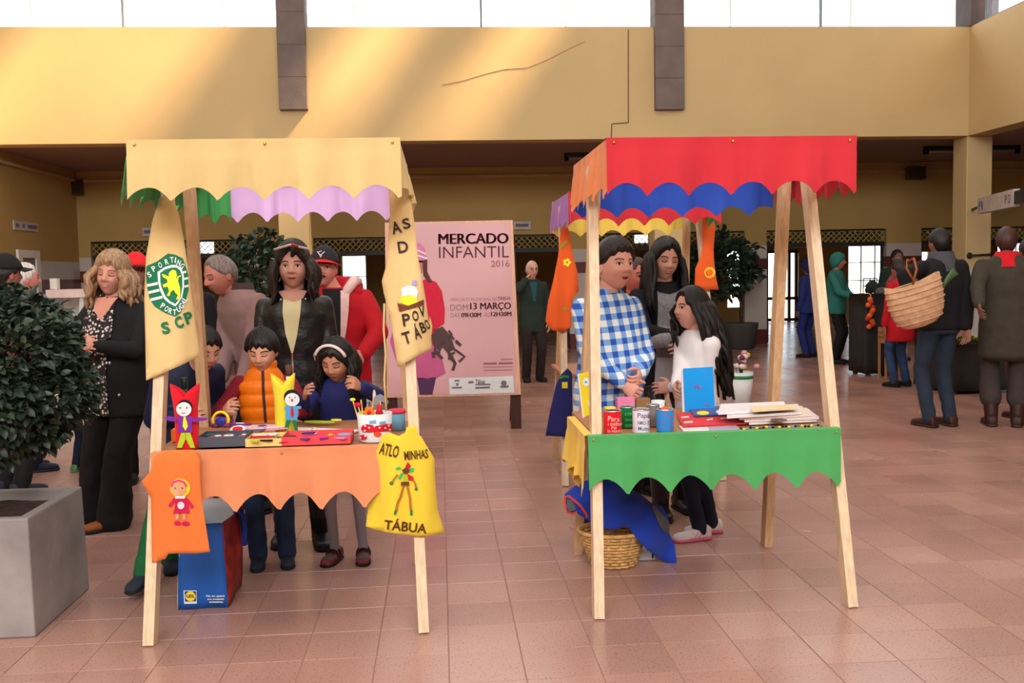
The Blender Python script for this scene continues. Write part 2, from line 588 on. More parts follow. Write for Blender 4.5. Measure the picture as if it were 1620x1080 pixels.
# roof; slots added to streak the fascia with sun, eave added to block it
RX0, RX1 = XL - 0.2, XR + 3.2
slots = [(-3.2, -0.35), (1.35, 2.35), (3.5, 4.3)]
mb = MB()
mb.box((RX0, Y0 - 0.2, ZROOF), (RX1, 12.85, ZROOF + 0.06))
mb.box((RX0, 13.55, ZROOF), (RX1, YB + 1.6, ZROOF + 0.06))
x = RX0
for a, b in slots + [(RX1, RX1)]:
    mb.box((x, 12.85, ZROOF), (a, 13.55, ZROOF + 0.06)); x = b
struct(mb.build('ceiling_roof', upper))
struct(box('roof_arcade', (XL - 0.2, YB + 0.36, ZB + 0.25), (XE, YR + 0.5, ZB + 0.4), concrete))

# ---------------------------------------------------------------- back wall with the shop bays
bays = [(145, 390), (497, 770), (812, 900), (937, 1030), (1092, 1178), (1213, 1402), (1457, 1520), (1545, 1700)]
ZO = 2.12
def bx(u): return at(u, 424, YW).x
BX = [(bx(a), bx(b)) for a, b in bays]
BX.append((BX[-1][1] + 0.6, XE - 0.5))
holes = [(a, b, -1, ZO) for a, b in BX]
layers = [('baseboard_back', 0, 0.28, maroon, 0.02), ('trim_1', 0.28, 1.40, white_tile, 0.006), ('trim_2', 1.40, 1.60, maroon, 0.012),
          ('trim_3', 1.60, 1.84, white_tile, 0.006), ('wall_back', 1.84, ZB, yellow_dim, 0.0)]
for n, z0, z1, mm, pr in layers:
    struct(holed(n, XL, XE, z0, z1, YW - pr, 0.25 + pr, [(a, b, h0, h1) for a, b, h0, h1 in holes if z0 < h1], mm))
for n, z0, z1, mm, pr in [('baseboard_left', 0, 0.28, maroon, 0.02), ('trim_4', 0.28, 1.18, white_tile, 0.006), ('trim_5', 1.18, 1.46, maroon, 0.012),
          ('trim_6', 1.46, 1.76, white_tile, 0.006), ('wall_left', 1.76, ZB, yellow_dim, 0.0)]:
    struct(box(n, (XL - 0.2, Y0, z0), (XL + pr, YW, z1), mm))
struct(box('wall_right', (XE, Y0, 0), (XE + 0.2, YR, ZB), yellow_dim))
struct(box('wall_left_shops', (XL - 0.2, YW + 0.25, 0), (XL, YR, ZB), yellow_dim))
struct(box('ceiling_shops', (XL - 0.2, YW + 0.2, ZB - 0.3), (XE, YR + 0.3, ZB - 0.2), ceil_m))
# conduit and cable along the top of the back wall
cz = at(700, 280, YW).z
tag(MB().bar((XL + 0.01, YW - 0.03, cz), (XE - 4, YW - 0.03, cz), 0.05, 0.05).build('cable_duct', mat('duct_plastic', rgb(188, 160, 130), 0.6)),
    'long pale cable duct along the top of the back wall', 'cable duct')
tag(MB().bar((XL + 0.035, 4.0, cz), (XL + 0.035, YW - 0.08, cz), 0.06, 0.04).build('cable_duct', mat('duct_plastic', rgb(188, 160, 130), 0.6)),
    'brown cable duct running along the top of the left wall', 'cable duct')
# rolled lattice shutters in each bay
lat_m = mat('yellow_lattice', rgb(196, 184, 116), 0.5, var=0.1)
back_m = mat('shutter_shadow_sheet', rgb(96, 84, 50), 0.7)
where = ['behind the laughing fair-haired woman', 'behind the man in the red hooded coat', 'over the man on the telephone', 'behind the boy in the checked shirt',
         'beside the small tree in the grey pot', 'over the bright glazed door', 'behind the man with the straw basket', 'at the right edge behind the long coat', 'farthest right, out of sight']
for k, (a, b) in enumerate(BX[:8]):
    t = empty('roller_shutter', ((a + b) / 2, YW + 0.1, 1.80))
    tag(t, 'rolled-up lattice shutter ' + where[k], 'shutter', 'lattice shutters of the shop bays')
    w = (b - a) / 2
    mb = MB()
    n = int((b - a) / 0.105) + 4
    h = 0.24
    for i in range(-3, n + 1):
        x0 = -w + i * 0.105
        for s in (1, -1):
            p = Vector((x0 if s > 0 else x0 + h, 0, 0.08)); q = Vector((x0 + h if s > 0 else x0, 0, 0.08 + h))
            # clip to the bay
            lo, hi = -w, w
            if max(p.x, q.x) < lo or min(p.x, q.x) > hi: continue
            def clip(pp, qq):
                d = qq - pp
                for lim, sg in ((lo, 1), (hi, -1)):
                    if (pp.x - lim) * sg < 0: pp = pp + d * ((lim - pp.x) / d.x)
                    d = qq - pp
                    if (qq.x - lim) * sg < 0 and abs(d.x) > 1e-6: qq = pp + d * ((lim - pp.x) / d.x)
                    d = qq - pp
                return pp, qq
            p, q = clip(p, q)
            if (q - p).length > 0.03: mb.bar(p, q, 0.008, 0.03, up=(0, 1, 0))
    mb.build('lattice', lat_m, t)
    MB().box((-w, -0.03, 0), (w, 0.05, 0.08)).build('bottom_bar', dark_metal, t)
    MB().box((-w, -0.04, 0.29), (w, 0.16, 0.318)).build('top_box', dark_metal, t)
    for s in (-1, 1):
        MB().box((s * (w - 0.04) - 0.02, -0.02, -1.79), (s * (w - 0.04) + 0.02, 0.03, 0)).build('guide_rail', dark_metal, t)
# rear wall of the shops with windows and the glazed door
def rx(u): return at(u, 424, YR).x
def rz(u, v): return at(u, v, YR).z
rw = [(540, 580, 405, 500), (1342, 1408, 385, 472), (898, 913, 360, 470), (1003, 1034, 360, 384), (1150, 1192, 390, 486), (1455, 1502, 398, 416), (315, 341, 376, 401), (1578, 1625, 385, 470)]
door_h = (rx(1212), rx(1264), -0.01, rz(1240, 396))
rh = [(rx(a), rx(b), rz((a + b) / 2, d), rz((a + b) / 2, c)) for a, b, c, d in rw]
struct(holed('wall_rear', XL, XE, 0, ZB, YR, 0.2, rh + [door_h], yellow_dim))
for k, h in enumerate(rh):
    w = struct(empty('window_%d' % (k + 3), ((h[0] + h[1]) / 2, YR, h[2])))
    wchild(box('pane', (h[0], YR + 0.1, h[2]), (h[1], YR + 0.106, h[3]), GLASS), w)
    for q in (0.0, 1.0):
        x = h[0] + (h[1] - h[0]) * q
        wchild(box('window_frame', (x - 0.03, YR + 0.05, h[2]), (x + 0.03, YR + 0.15, h[3]), white_paint), w)
    nb = 3 if h[1] - h[0] > 0.8 else 1
    for q in range(1, nb):
        x = h[0] + (h[1] - h[0]) * q / nb
        wchild(box('glazing_bar', (x - 0.015, YR + 0.07, h[2]), (x + 0.015, YR + 0.13, h[3]), white_paint), w)
    if h[3] - h[2] > 0.8:
        for q in (0.33, 0.66):
            z = h[2] + (h[3] - h[2]) * q
            wchild(box('glazing_bar', (h[0], YR + 0.07, z - 0.012), (h[1], YR + 0.13, z + 0.012), white_paint), w)
d1 = struct(empty('door_1', ((door_h[0] + door_h[1]) / 2, YR, 0)))
dx0, dx1, dz = door_h[0], door_h[1], door_h[3]
dm = (dx0 * 0.28 + dx1 * 0.72)
for x in (dx0 + 0.03, dx1 - 0.06, dm):
    wchild(box('door_frame', (x - 0.035, YR + 0.02, 0), (x + 0.035, YR + 0.1, dz), dark_metal), d1)
for z in (0.06, 0.62, dz - 0.03):
    wchild(box('door_rail', (dx0, YR + 0.03, z - 0.04), (dx1, YR + 0.09, z + 0.04), dark_metal), d1)
wchild(box('pane', (dx0, YR + 0.055, 0.02), (dx1, YR + 0.061, dz), GLASS), d1)
# ground outside
struct(box('ground_outside', (-30, YR + 0.2, -0.3), (40, 60, -0.02), mat('pale_paving', rgb(190, 186, 180), 0.9)))

# ================================================================== market stalls
pine = wood('pine_wood', 224, 196, 164)
pine2 = wood('pine_wood_darker', 206, 168, 128)
brass = mat('brass_tack', rgb(214, 176, 84), 0.3, metal=0.9, var=0)
def valance(name, p0, p1, zt, zb, amp, n, material, parent, nrm, phase=0.0, wav=0.016, seam=True, tilt=0.0, top=0.05, seed=0, hem=True):
    """hanging cloth with arched lower edge between p0 and p1 (xy); nrm points outward"""
    p0 = Vector((p0[0], p0[1], 0)); p1 = Vector((p1[0], p1[1], 0)); nrm = Vector(nrm)
    L = (p1 - p0).length
    N = n * 14; R = 9
    rnd = random.Random(seed)
    ph = [rnd.uniform(0, 6.28) for _ in range(4)]
    crs = [rnd.uniform(0.05, 0.95) for _ in range(n + 1)]
    V = []; F = []
    def pt(i, j, out):
        s = i / N; t = j / R
        a = abs(math.sin(PI * (s * n + phase)))
        z1 = zb + amp * (a ** 0.75)
        z = zt + (z1 - zt) * t
        w = wav * t * (math.sin(2 * PI * (s * n + phase) + ph[0]) * 0.8 + math.sin(s * 23 + ph[1]) * 0.5 + 0.6 * math.sin(s * 9 + ph[2])) + tilt * t
        w += 0.010 * t * sum(math.exp(-((s - cc) / 0.016) ** 2) for cc in crs)
        w -= 0.006 * math.exp(-((t - 0.18) / 0.05) ** 2)
        p = p0.lerp(p1, s) + nrm * (w + out)
        return Vector((p.x, p.y, z))
    for i in range(N + 1):
        V.append(p0.lerp(p1, i / N) + Vector((0, 0, zt + 0.002)) - nrm * top)     # laid over the rail
        for j in range(R + 1): V.append(pt(i, j, 0.004))
    C = R + 2
    for i in range(N):
        for j in range(C - 1):
            F.append((i * C + j, i * C + j + 1, (i + 1) * C + j + 1, (i + 1) * C + j))
    o = mk(name, V, F, material, parent, True)
    md = o.modifiers.new('thickness', 'SOLIDIFY'); md.thickness = 0.002; md.offset = 0
    es = o.modifiers.new('edges', 'EDGE_SPLIT'); es.split_angle = math.radians(50)
    return o
def stall(x0, y0, cols, label, skirt, ltilt=0.012, W=1.068, D=0.91, tz=0.742):
    """front left foot at x0,y0; cols = front, left, right, back"""
    t = empty('market_stall', (x0, y0, 0))
    tag(t, label, 'market stall', 'wooden children\'s market stalls')
    T = 1.932
    ox, RW, oy, RD = 0.046, 0.975, -0.113, 0.93
    for sx, xx, xi in ((-1, 0, 0.055), (1, W, W - 0.055)):
        MB().bar((xx, 0, 0), (xi, 0.36, 1.87), 0.042, 0.062, up=(0, 1, 0)).build('leg', pine, t)
        MB().bar((xx - sx * 0.043, D, 0), (xi - sx * 0.043, 0.50, 1.87), 0.042, 0.062, up=(0, 1, 0)).build('leg', pine2, t)
    # roof frame
    for y in (oy, oy + RD):
        yy = y + (0.035 if y < 0 else -0.035)
        MB().bar((ox + 0.03, yy, T - 0.036), (ox + RW - 0.03, yy, T - 0.036), 0.04, 0.05).build('roof_rail', pine2, t)
    for x in (ox + 0.035, ox + RW - 0.035):
        MB().bar((x, oy + 0.015, T - 0.04), (x, oy + RD - 0.015, T - 0.04), 0.035, 0.045).build('roof_rail', pine2, t)
    # table
    mb = MB().box((0.012, 0.07, tz - 0.022), (W - 0.012, 0.80, tz - 0.002))
    bevel(mb.build('tabletop', mat('plywood_top', rgb(176, 120, 84), 0.55, var=0.15, scale=3, stretch=(2, 14, 14)), t), 0.002)
    MB().bar((0.05, 0.095, tz - 0.06), (W - 0.05, 0.095, tz - 0.06), 0.03, 0.06).build('table_rail', pine, t)
    MB().bar((0.05, 0.77, tz - 0.06), (W - 0.05, 0.77, tz - 0.06), 0.03, 0.06).build('table_rail', pine, t)
    zb = 1.70
    f = valance('front_valance', (ox - 0.01, oy), (ox + RW + 0.01, oy), T, zb, 0.058, 6, cols[0], t, (0, -1, 0), phase=0.05, seed=int(x0 * 10) + 3)
    valance('left_valance', (ox, oy + RD), (ox, oy), T - 0.002, zb - 0.005, 0.055, 6, cols[1], t, (-1, 0, 0), phase=0.3, seed=4, wav=0.016, tilt=ltilt)
    valance('right_valance', (ox + RW, oy), (ox + RW, oy + RD), T - 0.002, zb - 0.005, 0.055, 6, cols[2], t, (1, 0, 0), phase=0.2, seed=5, wav=0.016, tilt=0.012)
    valance('back_valance', (ox + RW + 0.005, oy + RD), (ox - 0.005 + (0.16 if cols[3] == c_lilac else 0), oy + RD), T + 0.001, zb - 0.03, 0.055, 6, cols[3], t, (0, 1, 0), phase=0.25, seed=6)
    for sx in (0.02, 0.5, 0.98):
        MB().ball((ox + RW * sx, oy - 0.007, T - 0.018), 0.006, 8, 5).build('tack', brass, f, True)
    if skirt:
        c, a, b = skirt
        s = valance('table_skirt', (a, 0.055), (b, 0.055), tz + 0.002, 0.49, 0.075, 6, c, t, (0, -1, 0), phase=0.1, seed=8, wav=0.014, top=0.03)
        for q in (0.02, 0.5, 0.98):
            MB().ball((a + (b - a) * q, 0.047, tz - 0.012), 0.005, 8, 5).build('tack', brass, s, True)
    return t
c_cream = cloth('cream_yellow_cloth', 212, 185, 128)
c_green = cloth('green_cloth', 78, 162, 92)
c_lilac = cloth('lilac_cloth', 216, 176, 222)
c_red = cloth('red_cloth', 198, 48, 58)
c_orange = cloth('orange_cloth', 226, 132, 80)
c_blue = cloth('blue_cloth', 46, 76, 170)
c_purple = cloth('purple_cloth', 160, 104, 170)
c_yel = cloth('yellow_cloth', 236, 202, 92)
c_or2 = cloth('light_orange_cloth', 222, 140, 98)
LX, LY, RX_, RY_ = -1.164, 3.741, 0.617, 3.801
S1 = stall(LX, LY, (c_cream, c_green, c_cream, c_lilac), 'stall with cream front awning and orange table skirt', (c_or2, 0.02, 1.03), ltilt=0.05)
valance('corner_valance', (0.205, -0.113 + 0.925), (0.04, -0.113 + 0.925), 1.935, 1.662, 0.055, 2, c_green, S1, (0, 1, 0), phase=0.1, seed=6, wav=0.01)
S2 = stall(RX_, RY_, (c_red, c_orange, c_red, c_blue), 'stall with red front awning and green table skirt', (c_green, -0.025, 1.045))
S3 = stall(0.80, 6.24, (c_red, c_purple, c_green, c_yel), 'stall with purple side awning standing behind the red one', None)
# ================================================================== figures
def bake(verts, faces, voxel, smooth=4, wrinkle=0.0, wscale=0.09):
    """fuse overlapping closed pieces into one continuous surface; returns a mesh"""
    me = bpy.data.meshes.new('tmp')
    me.from_pydata([tuple(v) for v in verts], [], faces)
    bm = bmesh.new(); bm.from_mesh(me)
    bmesh.ops.recalc_face_normals(bm, faces=bm.faces)
    bm.to_mesh(me); bm.free()
    o = bpy.data.objects.new('tmp', me)
    COL.objects.link(o)
    r = o.modifiers.new('r', 'REMESH'); r.mode = 'VOXEL'; r.voxel_size = voxel; r.adaptivity = 0
    s = o.modifiers.new('s', 'SMOOTH'); s.factor = 0.5; s.iterations = smooth
    if wrinkle:
        tx = bpy.data.textures.get('wr%.3f' % wscale)
        if not tx:
            tx = bpy.data.textures.new('wr%.3f' % wscale, 'CLOUDS'); tx.noise_scale = wscale; tx.noise_depth = 1
        d = o.modifiers.new('d', 'DISPLACE'); d.texture = tx; d.strength = wrinkle; d.mid_level = 0.5; d.texture_coords = 'LOCAL'
    dg = bpy.context.evaluated_depsgraph_get()
    out = bpy.data.meshes.new_from_object(o.evaluated_get(dg), depsgraph=dg)
    bpy.data.objects.remove(o); bpy.data.meshes.remove(me)
    out.polygons.foreach_set('use_smooth', [True] * len(out.polygons))
    return out
class Blob(MB):
    """closed pieces to be fused"""
    def cap(s, p, q, r0, r1, n=12):
        p = Vector(p); q = Vector(q); d = (q - p)
        L = d.length
        if L < 1e-5: return s.ball(p, r0)
        d.normalize()
        pts = []; rad = []
        for k in (-1.0, -0.8, -0.45):
            pts.append(p + d * (k * r0)); rad.append(max(0.002, r0 * math.sqrt(max(0, 1 - k * k))))
        for k in range(4):
            t = k / 3; pts.append(p.lerp(q, t)); rad.append(r0 + (r1 - r0) * t)
        for k in (0.45, 0.8, 1.0):
            pts.append(q + d * (k * r1)); rad.append(max(0.002, r1 * math.sqrt(max(0, 1 - k * k))))
        return s.tube(pts, rad, n)
    def chain(s, pts, rad, n=12):
        for i in range(len(pts) - 1): s.cap(pts[i], pts[i + 1], rad[i], rad[i + 1], n)
        return s
    def loft(s, rings, n=20):
        """rings of (center, rx, ry, forward angle about z) stacked upward"""
        vs = []; fs = []
        for c, rx, ry, az in rings:
            ca, sa = math.cos(az), math.sin(az)
            for k in range(n):
                a = 2 * PI * k / n
                e = 0.85
                X = rx * math.copysign(abs(math.cos(a)) ** e, math.cos(a)); Y = ry * math.copysign(abs(math.sin(a)) ** e, math.sin(a))
                vs.append(Vector(c) + Vector((X * ca - Y * sa, X * sa + Y * ca, 0)))
        m_ = len(rings)
        for i in range(m_ - 1):
            for k in range(n): fs.append((i*n+k, i*n+(k+1)%n, (i+1)*n+(k+1)%n, (i+1)*n+k))
        fs.append(tuple(range(n-1, -1, -1))); fs.append(tuple((m_-1)*n+k for k in range(n)))
        return s.add(vs, fs)
def sstep(a, b, x):
    t = min(1, max(0, (x - a) / (b - a))); return t * t * (3 - 2 * t)
def gs(x, s): return math.exp(-(x / s) ** 2)

# ---- head in its own frame: centre 0, looks along -y, height 0.23
def head_shape(n, fat=0.0, child=0.0):
    x, y, z = n
    p = Vector((x * 0.0735, y * 0.094, z * 0.115))
    t = max(0, -z)
    p.x *= 1 - (0.30 - 0.20 * fat) * t ** 1.6
    if y > 0: p.y *= 1.04 - 0.32 * t ** 1.2
    else: p.y *= 0.98 - 0.10 * t ** 3
    if z > 0: p.x *= 1.03
    if y < 0:
        ax = abs(p.x); zz = p.z; f = sstep(0.0, 0.35, -y)
        d = 0.0
        nz = (sstep(0.030, -0.020, zz)) * (1 - sstep(-0.024, -0.036, zz))
        d += (0.024 - 0.007 * child) * gs(p.x, 0.0115 + 0.004 * sstep(0.0, -0.025, zz)) * nz
        d += 0.004 * gs(ax - 0.014, 0.008) * gs(zz + 0.026, 0.008)
        d += (0.005 - 0.003 * child) * gs(ax - 0.028, 0.022) * gs(zz - 0.026, 0.010)
        d -= 0.0085 * gs(ax - 0.031, 0.016) * gs(zz - 0.006, 0.012)
        d += (0.005 + 0.006 * fat + 0.004 * child) * gs(ax - 0.042, 0.020) * gs(zz + 0.03, 0.022)
        d += 0.007 * gs(p.x, 0.024) * gs(zz + 0.054, 0.014)
        d -= 0.004 * gs(p.x, 0.022) * gs(zz + 0.054, 0.003)
        d += 0.008 * gs(p.x, 0.022) * gs(zz + 0.094, 0.016)
        p.y -= d * f
    return p
def sphere_grid(nl, nt):
    V = []; F = []
    for i in range(nt + 1):
        th = PI * (0.002 + 0.996 * i / nt)
        for k in range(nl):
            a = 2 * PI * k / nl
            V.append(Vector((math.sin(th) * math.sin(a), -math.sin(th) * math.cos(a), math.cos(th))))
    for i in range(nt):
        for k in range(nl):
            F.append((i*nl+k, (i+1)*nl+k, (i+1)*nl+(k+1)%nl, i*nl+(k+1)%nl))
    F.append(tuple(range(nl))); F.append(tuple(nt*nl + k for k in range(nl - 1, -1, -1)))
    return V, F
GRID = {}
def grid(nl, nt):
    if (nl, nt) not in GRID: GRID[(nl, nt)] = sphere_grid(nl, nt)
    return GRID[(nl, nt)]
# ---- hands
HAND = {}
def hand_geo(curl):
    if curl in HAND: return HAND[curl]
    b = Blob()
    # palm
    rings = []
    vs = []; fs = []
    prof = [(-0.012, 0.024, 0.017), (0.02, 0.031, 0.018), (0.055, 0.041, 0.016), (0.085, 0.041, 0.013), (0.096, 0.036, 0.009)]
    n = 14
    for x, ry, rz_ in prof:
        for k in range(n):
            a = 2 * PI * k / n
            vs.append(Vector((x, ry * math.cos(a), rz_ * math.sin(a))))
    for i in range(len(prof) - 1):
        for k in range(n): fs.append((i*n+k, i*n+(k+1)%n, (i+1)*n+(k+1)%n, (i+1)*n+k))
    fs.append(tuple(range(n-1,-1,-1))); fs.append(tuple((len(prof)-1)*n+k for k in range(n)))
    b.add(vs, fs)
    for y, L, sp in ((0.031, 0.070, 0.10), (0.0105, 0.079, 0.03), (-0.0105, 0.073, -0.04), (-0.030, 0.057, -0.12)):
        p = Vector((0.088, y, 0.0)); ang = 0.0
        pts = [p]
        for fr, c in ((0.46, curl * 0.9), (0.30, curl * 1.1), (0.24, curl * 0.7)):
            ang += c
            d = Vector((math.cos(ang) * math.cos(sp), math.cos(ang) * math.sin(sp), -math.sin(ang)))
            p = p + d * (L * fr); pts.append(p)
        b.chain(pts, [0.0092, 0.0085, 0.0078, 0.0066], 8)
    p = Vector((0.022, 0.026, -0.004)); pts = [p]
    for d, L in ((Vector((0.62, 0.72, -0.30)), 0.040), (Vector((0.85, 0.35, -0.25 - 0.5 * curl)), 0.030), (Vector((0.95, 0.05, -0.25 - 0.5 * curl)), 0.024)):
        p = p + d.normalized() * L; pts.append(p)
    b.chain(pts, [0.014, 0.0115, 0.0095, 0.0075], 8)
    me = bake(b.v, b.f, 0.0042, 2)
    V = [v.co.copy() for v in me.vertices]; F = [tuple(f.vertices) for f in me.polygons]
    bpy.data.meshes.remove(me)
    HAND[curl] = (V, F)
    return HAND[curl]
def hand_at(curl, wrist, D, N, scale, mirror):
    V, F = hand_geo(curl)
    X = Vector(D).normalized(); Z = -Vector(N)
    Z = (Z - X * Z.dot(X)).normalized(); Yv = Z.cross(X)
    out = []
    for v in V:
        y = -v.y if mirror else v.y
        out.append(Vector(wrist) + (X * v.x + Yv * y + Z * v.z) * scale)
    FF = [tuple(reversed(f)) for f in F] if mirror else F
    return out, FF
def ik(S, T, a, b, hint):
    S = Vector(S); T = Vector(T); d = T - S; L = d.length
    if L > (a + b) * 0.995:
        T = S + d * ((a + b) * 0.995 / L); d = T - S; L = d.length
    if L < abs(a - b) + 0.01: L = abs(a - b) + 0.01
    x = (a * a - b * b + L * L) / (2 * L)
    h = math.sqrt(max(0, a * a - x * x))
    u = d.normalized(); hv = Vector(hint); hv = (hv - u * hv.dot(u))
    if hv.length < 1e-4: hv = Vector((0, 1, 0))
    hv.normalize()
    return S + u * x + hv * h, T

SKIN = {}
def skin(key, r, g, b):
    return mat('skin_' + key, rgb(r, g, b), 0.55, var=0.05, scale=14, bump=0.03, bscale=200, spec=0.35)
def hair_m(key, r, g, b, rough=0.45):
    return mat('hair_' + key, rgb(r, g, b), rough, var=0.45, scale=14, stretch=(6, 6, 0.7), bump=0.5, bscale=30, spec=0.4)
eye_w = flat('eye_white', 226, 216, 210, 0.3)
eye_i = flat('dark_iris', 38, 26, 20, 0.25)
lash_m = flat('lash', 28, 20, 18)

def project(bvh, pts2, off):
    out = []
    for x, z in pts2:
        h = bvh.ray_cast(Vector((x, -3, z)), Vector((0, 1, 0)))
        y = h[0].y if h[0] is not None else 0.0
        out.append(Vector((x, y - off, z)))
    return out
def decal(name, bvh, polys, off, material, parent, M=None, spacing=0.012):
    mb = MB()
    for poly in polys:
        vs, fs = tri2d(poly, spacing)
        P = project(bvh, [(v.x, v.y) for v in vs], off)
        mb.add(P, fs)
    if M is not None: mb.v = [M @ v for v in mb.v]
    return mb.build(name, material, parent, True)

def person(label, loc, face=0.0, h=1.65, hh=0.23, skin_c=(200, 142, 120), g=1.0, lean=(0, 0), hands=None, elbows=None, feet=None, toe=None,
           head=(0, 0, 0), hair=None, top=None, bottom=None, shoe=None, detail=1, fat=0.0, child=0.0, gaze='open', lips=(176, 92, 88), brow=(50, 36, 30),
           curl=(0.35, 0.35), palm=(None, None), shadd=1.0, group=None, mouth=0, hipy=0.0, noskull=False, headoff=(0, 0, 0), hipw=1.0, sleeve_r=1.0):
    """face: turn about z in radians (0 = towards the camera); hands/feet: world points for (-x side, +x side)"""
    root = empty('person', loc, face)
    tag(root, label, 'person', group)
    Rm = Matrix.Translation(Vector(loc)) @ Matrix.Rotation(face, 4, 'Z')
    Ri = Rm.inverted()
    s = (h - hh + 0.012) / 1.482          # body scale against a 1.70 m adult
    hs = hh / 0.23
    R = {'root': root, 'M': Rm, 's': s}
    skm = skin('%d_%d_%d' % skin_c, *skin_c)
    vox = 0.009 if detail == 1 else 0.014
    cvox = 0.010 if detail == 1 else 0.016
    lx, ly = lean
    zh = 0.90 * s; zn = 1.46 * s
    def tp(z):   # spine offset
        t = sstep(0.75, 1.0, min(z, zn) / zn) if False else max(0, (z - zh) / (zn - zh))
        return Vector((lx * t, hipy * (1 - t) + ly * t, z))
    shw = 0.172 * s * (0.55 + 0.45 * g) * shadd
    S = [tp(1.36 * s) + Vector((k * shw, 0.008, 0)) for k in (-1, 1)]
    H = [Vector((k * 0.088 * s * (0.6 + 0.4 * g) * hipw, hipy, zh)) for k in (-1, 1)]
    ua, fa, th_, ca = 0.285 * s, 0.245 * s, 0.43 * s, 0.415 * s
    # arms
    A = []
    for i, k in enumerate((-1, 1)):
        tgt = hands[i] if hands and hands[i] is not None else None
        if tgt is None: T = S[i] + Vector((k * 0.055 * s, -0.06 * s, -0.515 * s))
        else: T = Ri @ Vector(tgt)
        hint = elbows[i] if elbows and elbows[i] is not None else (k * 0.5, 0.7, -0.5)
        E, T = ik(S[i], T, ua, fa, hint)
        A.append((S[i], E, T))
    Lg = []
    for i, k in enumerate((-1, 1)):
        if feet and feet[i] is not None:
            T = Ri @ Vector(feet[i]); T.z += 0.085 * s
        else: T = Vector((k * 0.10 * s, hipy + 0.01, 0.085 * s))
        K, T = ik(H[i], T, th_, ca, (k * 0.1, -1, 0))
        Lg.append((H[i], K, T))
    # ---- body
    B = Blob()
    B.loft([(tp(z * s), rx * s * g, ry * s * g, 0) for z, rx, ry in ((0.84, 0.13, 0.095), (0.95, 0.145, 0.10), (1.07, 0.125, 0.09), (1.25, 0.145, 0.10), (1.36, 0.15, 0.085), (1.42, 0.10, 0.065), (1.46, 0.05, 0.05))], 16)
    hc = tp(zn) + Vector((0, -0.018 * s, 0)) + Vector((0, -0.012, 0.115 * hs + 0.0 * s)) + Vector(headoff)
    B.cap(tp(1.40 * s), hc + Vector((0, 0.018, -0.05 * hs)), 0.056 * s, 0.052 * hs * (1 + 0.12 * fat), 14)
    for S_, E, T in A: B.chain([S_, E, T], [0.043 * s, 0.036 * s, 0.025 * s])
    for H_, K, T in Lg:
        B.chain([H_, K, T], [0.06 * s, 0.040 * s, 0.028 * s])
    bme = bake(B.v, B.f, vox, 4)
    body = MB()
    body.add([v.co for v in bme.vertices], [tuple(f.vertices) for f in bme.polygons]); bpy.data.meshes.remove(bme)
    for i, (S_, E, T) in enumerate(A):
        D = (T - E).normalized()
        N = palm[i] if palm[i] is not None else Vector(((1 if i == 0 else -1) * 0.8, 0.3, -0.2))
        v, f = hand_at(curl[i], T - D * 0.006, D, N, s * (1.0 if h > 1.4 else 1.05), i == 1)
        body.add(v, f)
    # ---- head
    Mh = Matrix.Translation(hc) @ Matrix.Rotation(head[0], 4, 'Z') @ Matrix.Rotation(head[1], 4, 'X') @ Matrix.Rotation(head[2], 4, 'Y') @ Matrix.Diagonal((hs, hs, hs, 1))
    R['Mh'] = Mh; R['hs'] = hs; R['skm'] = skm
    nl, nt = (84, 60) if detail == 1 else (44, 30)
    gv, gf = grid(nl, nt)
    hv = [head_shape(n, fat, child) for n in gv]
    hb = MB().add(hv, gf)
    for k in (-1, 1):
        hb.ball((k * 0.0735, 0.008, -0.006), (0.008, 0.018, 0.030), 10, 8)
    body.add([Mh @ v for v in hb.v], hb.f)
    R['body'] = body.build('body', skm, root, True)
    hbvh = BVHTree.FromPolygons(hv, gf)
    R['hbvh'] = hbvh
    # ---- face
    for k in (-1, 1):
        cx = k * 0.0305; cz = 0.006
        if gaze == 'open':
            alm = [(cx + 0.0135 * math.cos(a) , cz + 0.0058 * math.sin(a) * (1 if math.sin(a) > 0 else 0.8)) for a in [2 * PI * q / 16 for q in range(16)]]
            decal('eye', hbvh, [alm], 0.0012, eye_w, root, Mh, 0.006)
            decal('iris', hbvh, [circ(cx, cz, 0.0056, 12)], 0.002, eye_i, root, Mh, 0.006)
            decal('eyelid', hbvh, [stroke([(cx - 0.0145, cz + 0.0005), (cx - 0.007, cz + 0.0055), (cx, cz + 0.007), (cx + 0.007, cz + 0.0055), (cx + 0.0145, cz + 0.0005)], 0.003)], 0.0024, lash_m, root, Mh, 0.006)
        else:
            decal('eyelid', hbvh, [stroke([(cx - 0.0145, cz), (cx - 0.007, cz - 0.0045), (cx, cz - 0.006), (cx + 0.007, cz - 0.0045), (cx + 0.0145, cz)], 0.004)], 0.0018, lash_m, root, Mh, 0.006)
        bz = 0.027 if child < 0.5 else 0.025
        decal('eyebrow', hbvh, [stroke([(cx - 0.018, bz - 0.001), (cx - 0.008, bz + 0.004), (cx + 0.006, bz + 0.004), (cx + 0.018, bz - 0.001)], 0.0055)], 0.0014, flat('brow_%d' % brow[0], *brow), root, Mh, 0.008)
    lm = mat('lips_%d_%d' % lips[:2], rgb(*lips), 0.4, var=0.05)
    lw = 0.022 - 0.003 * child
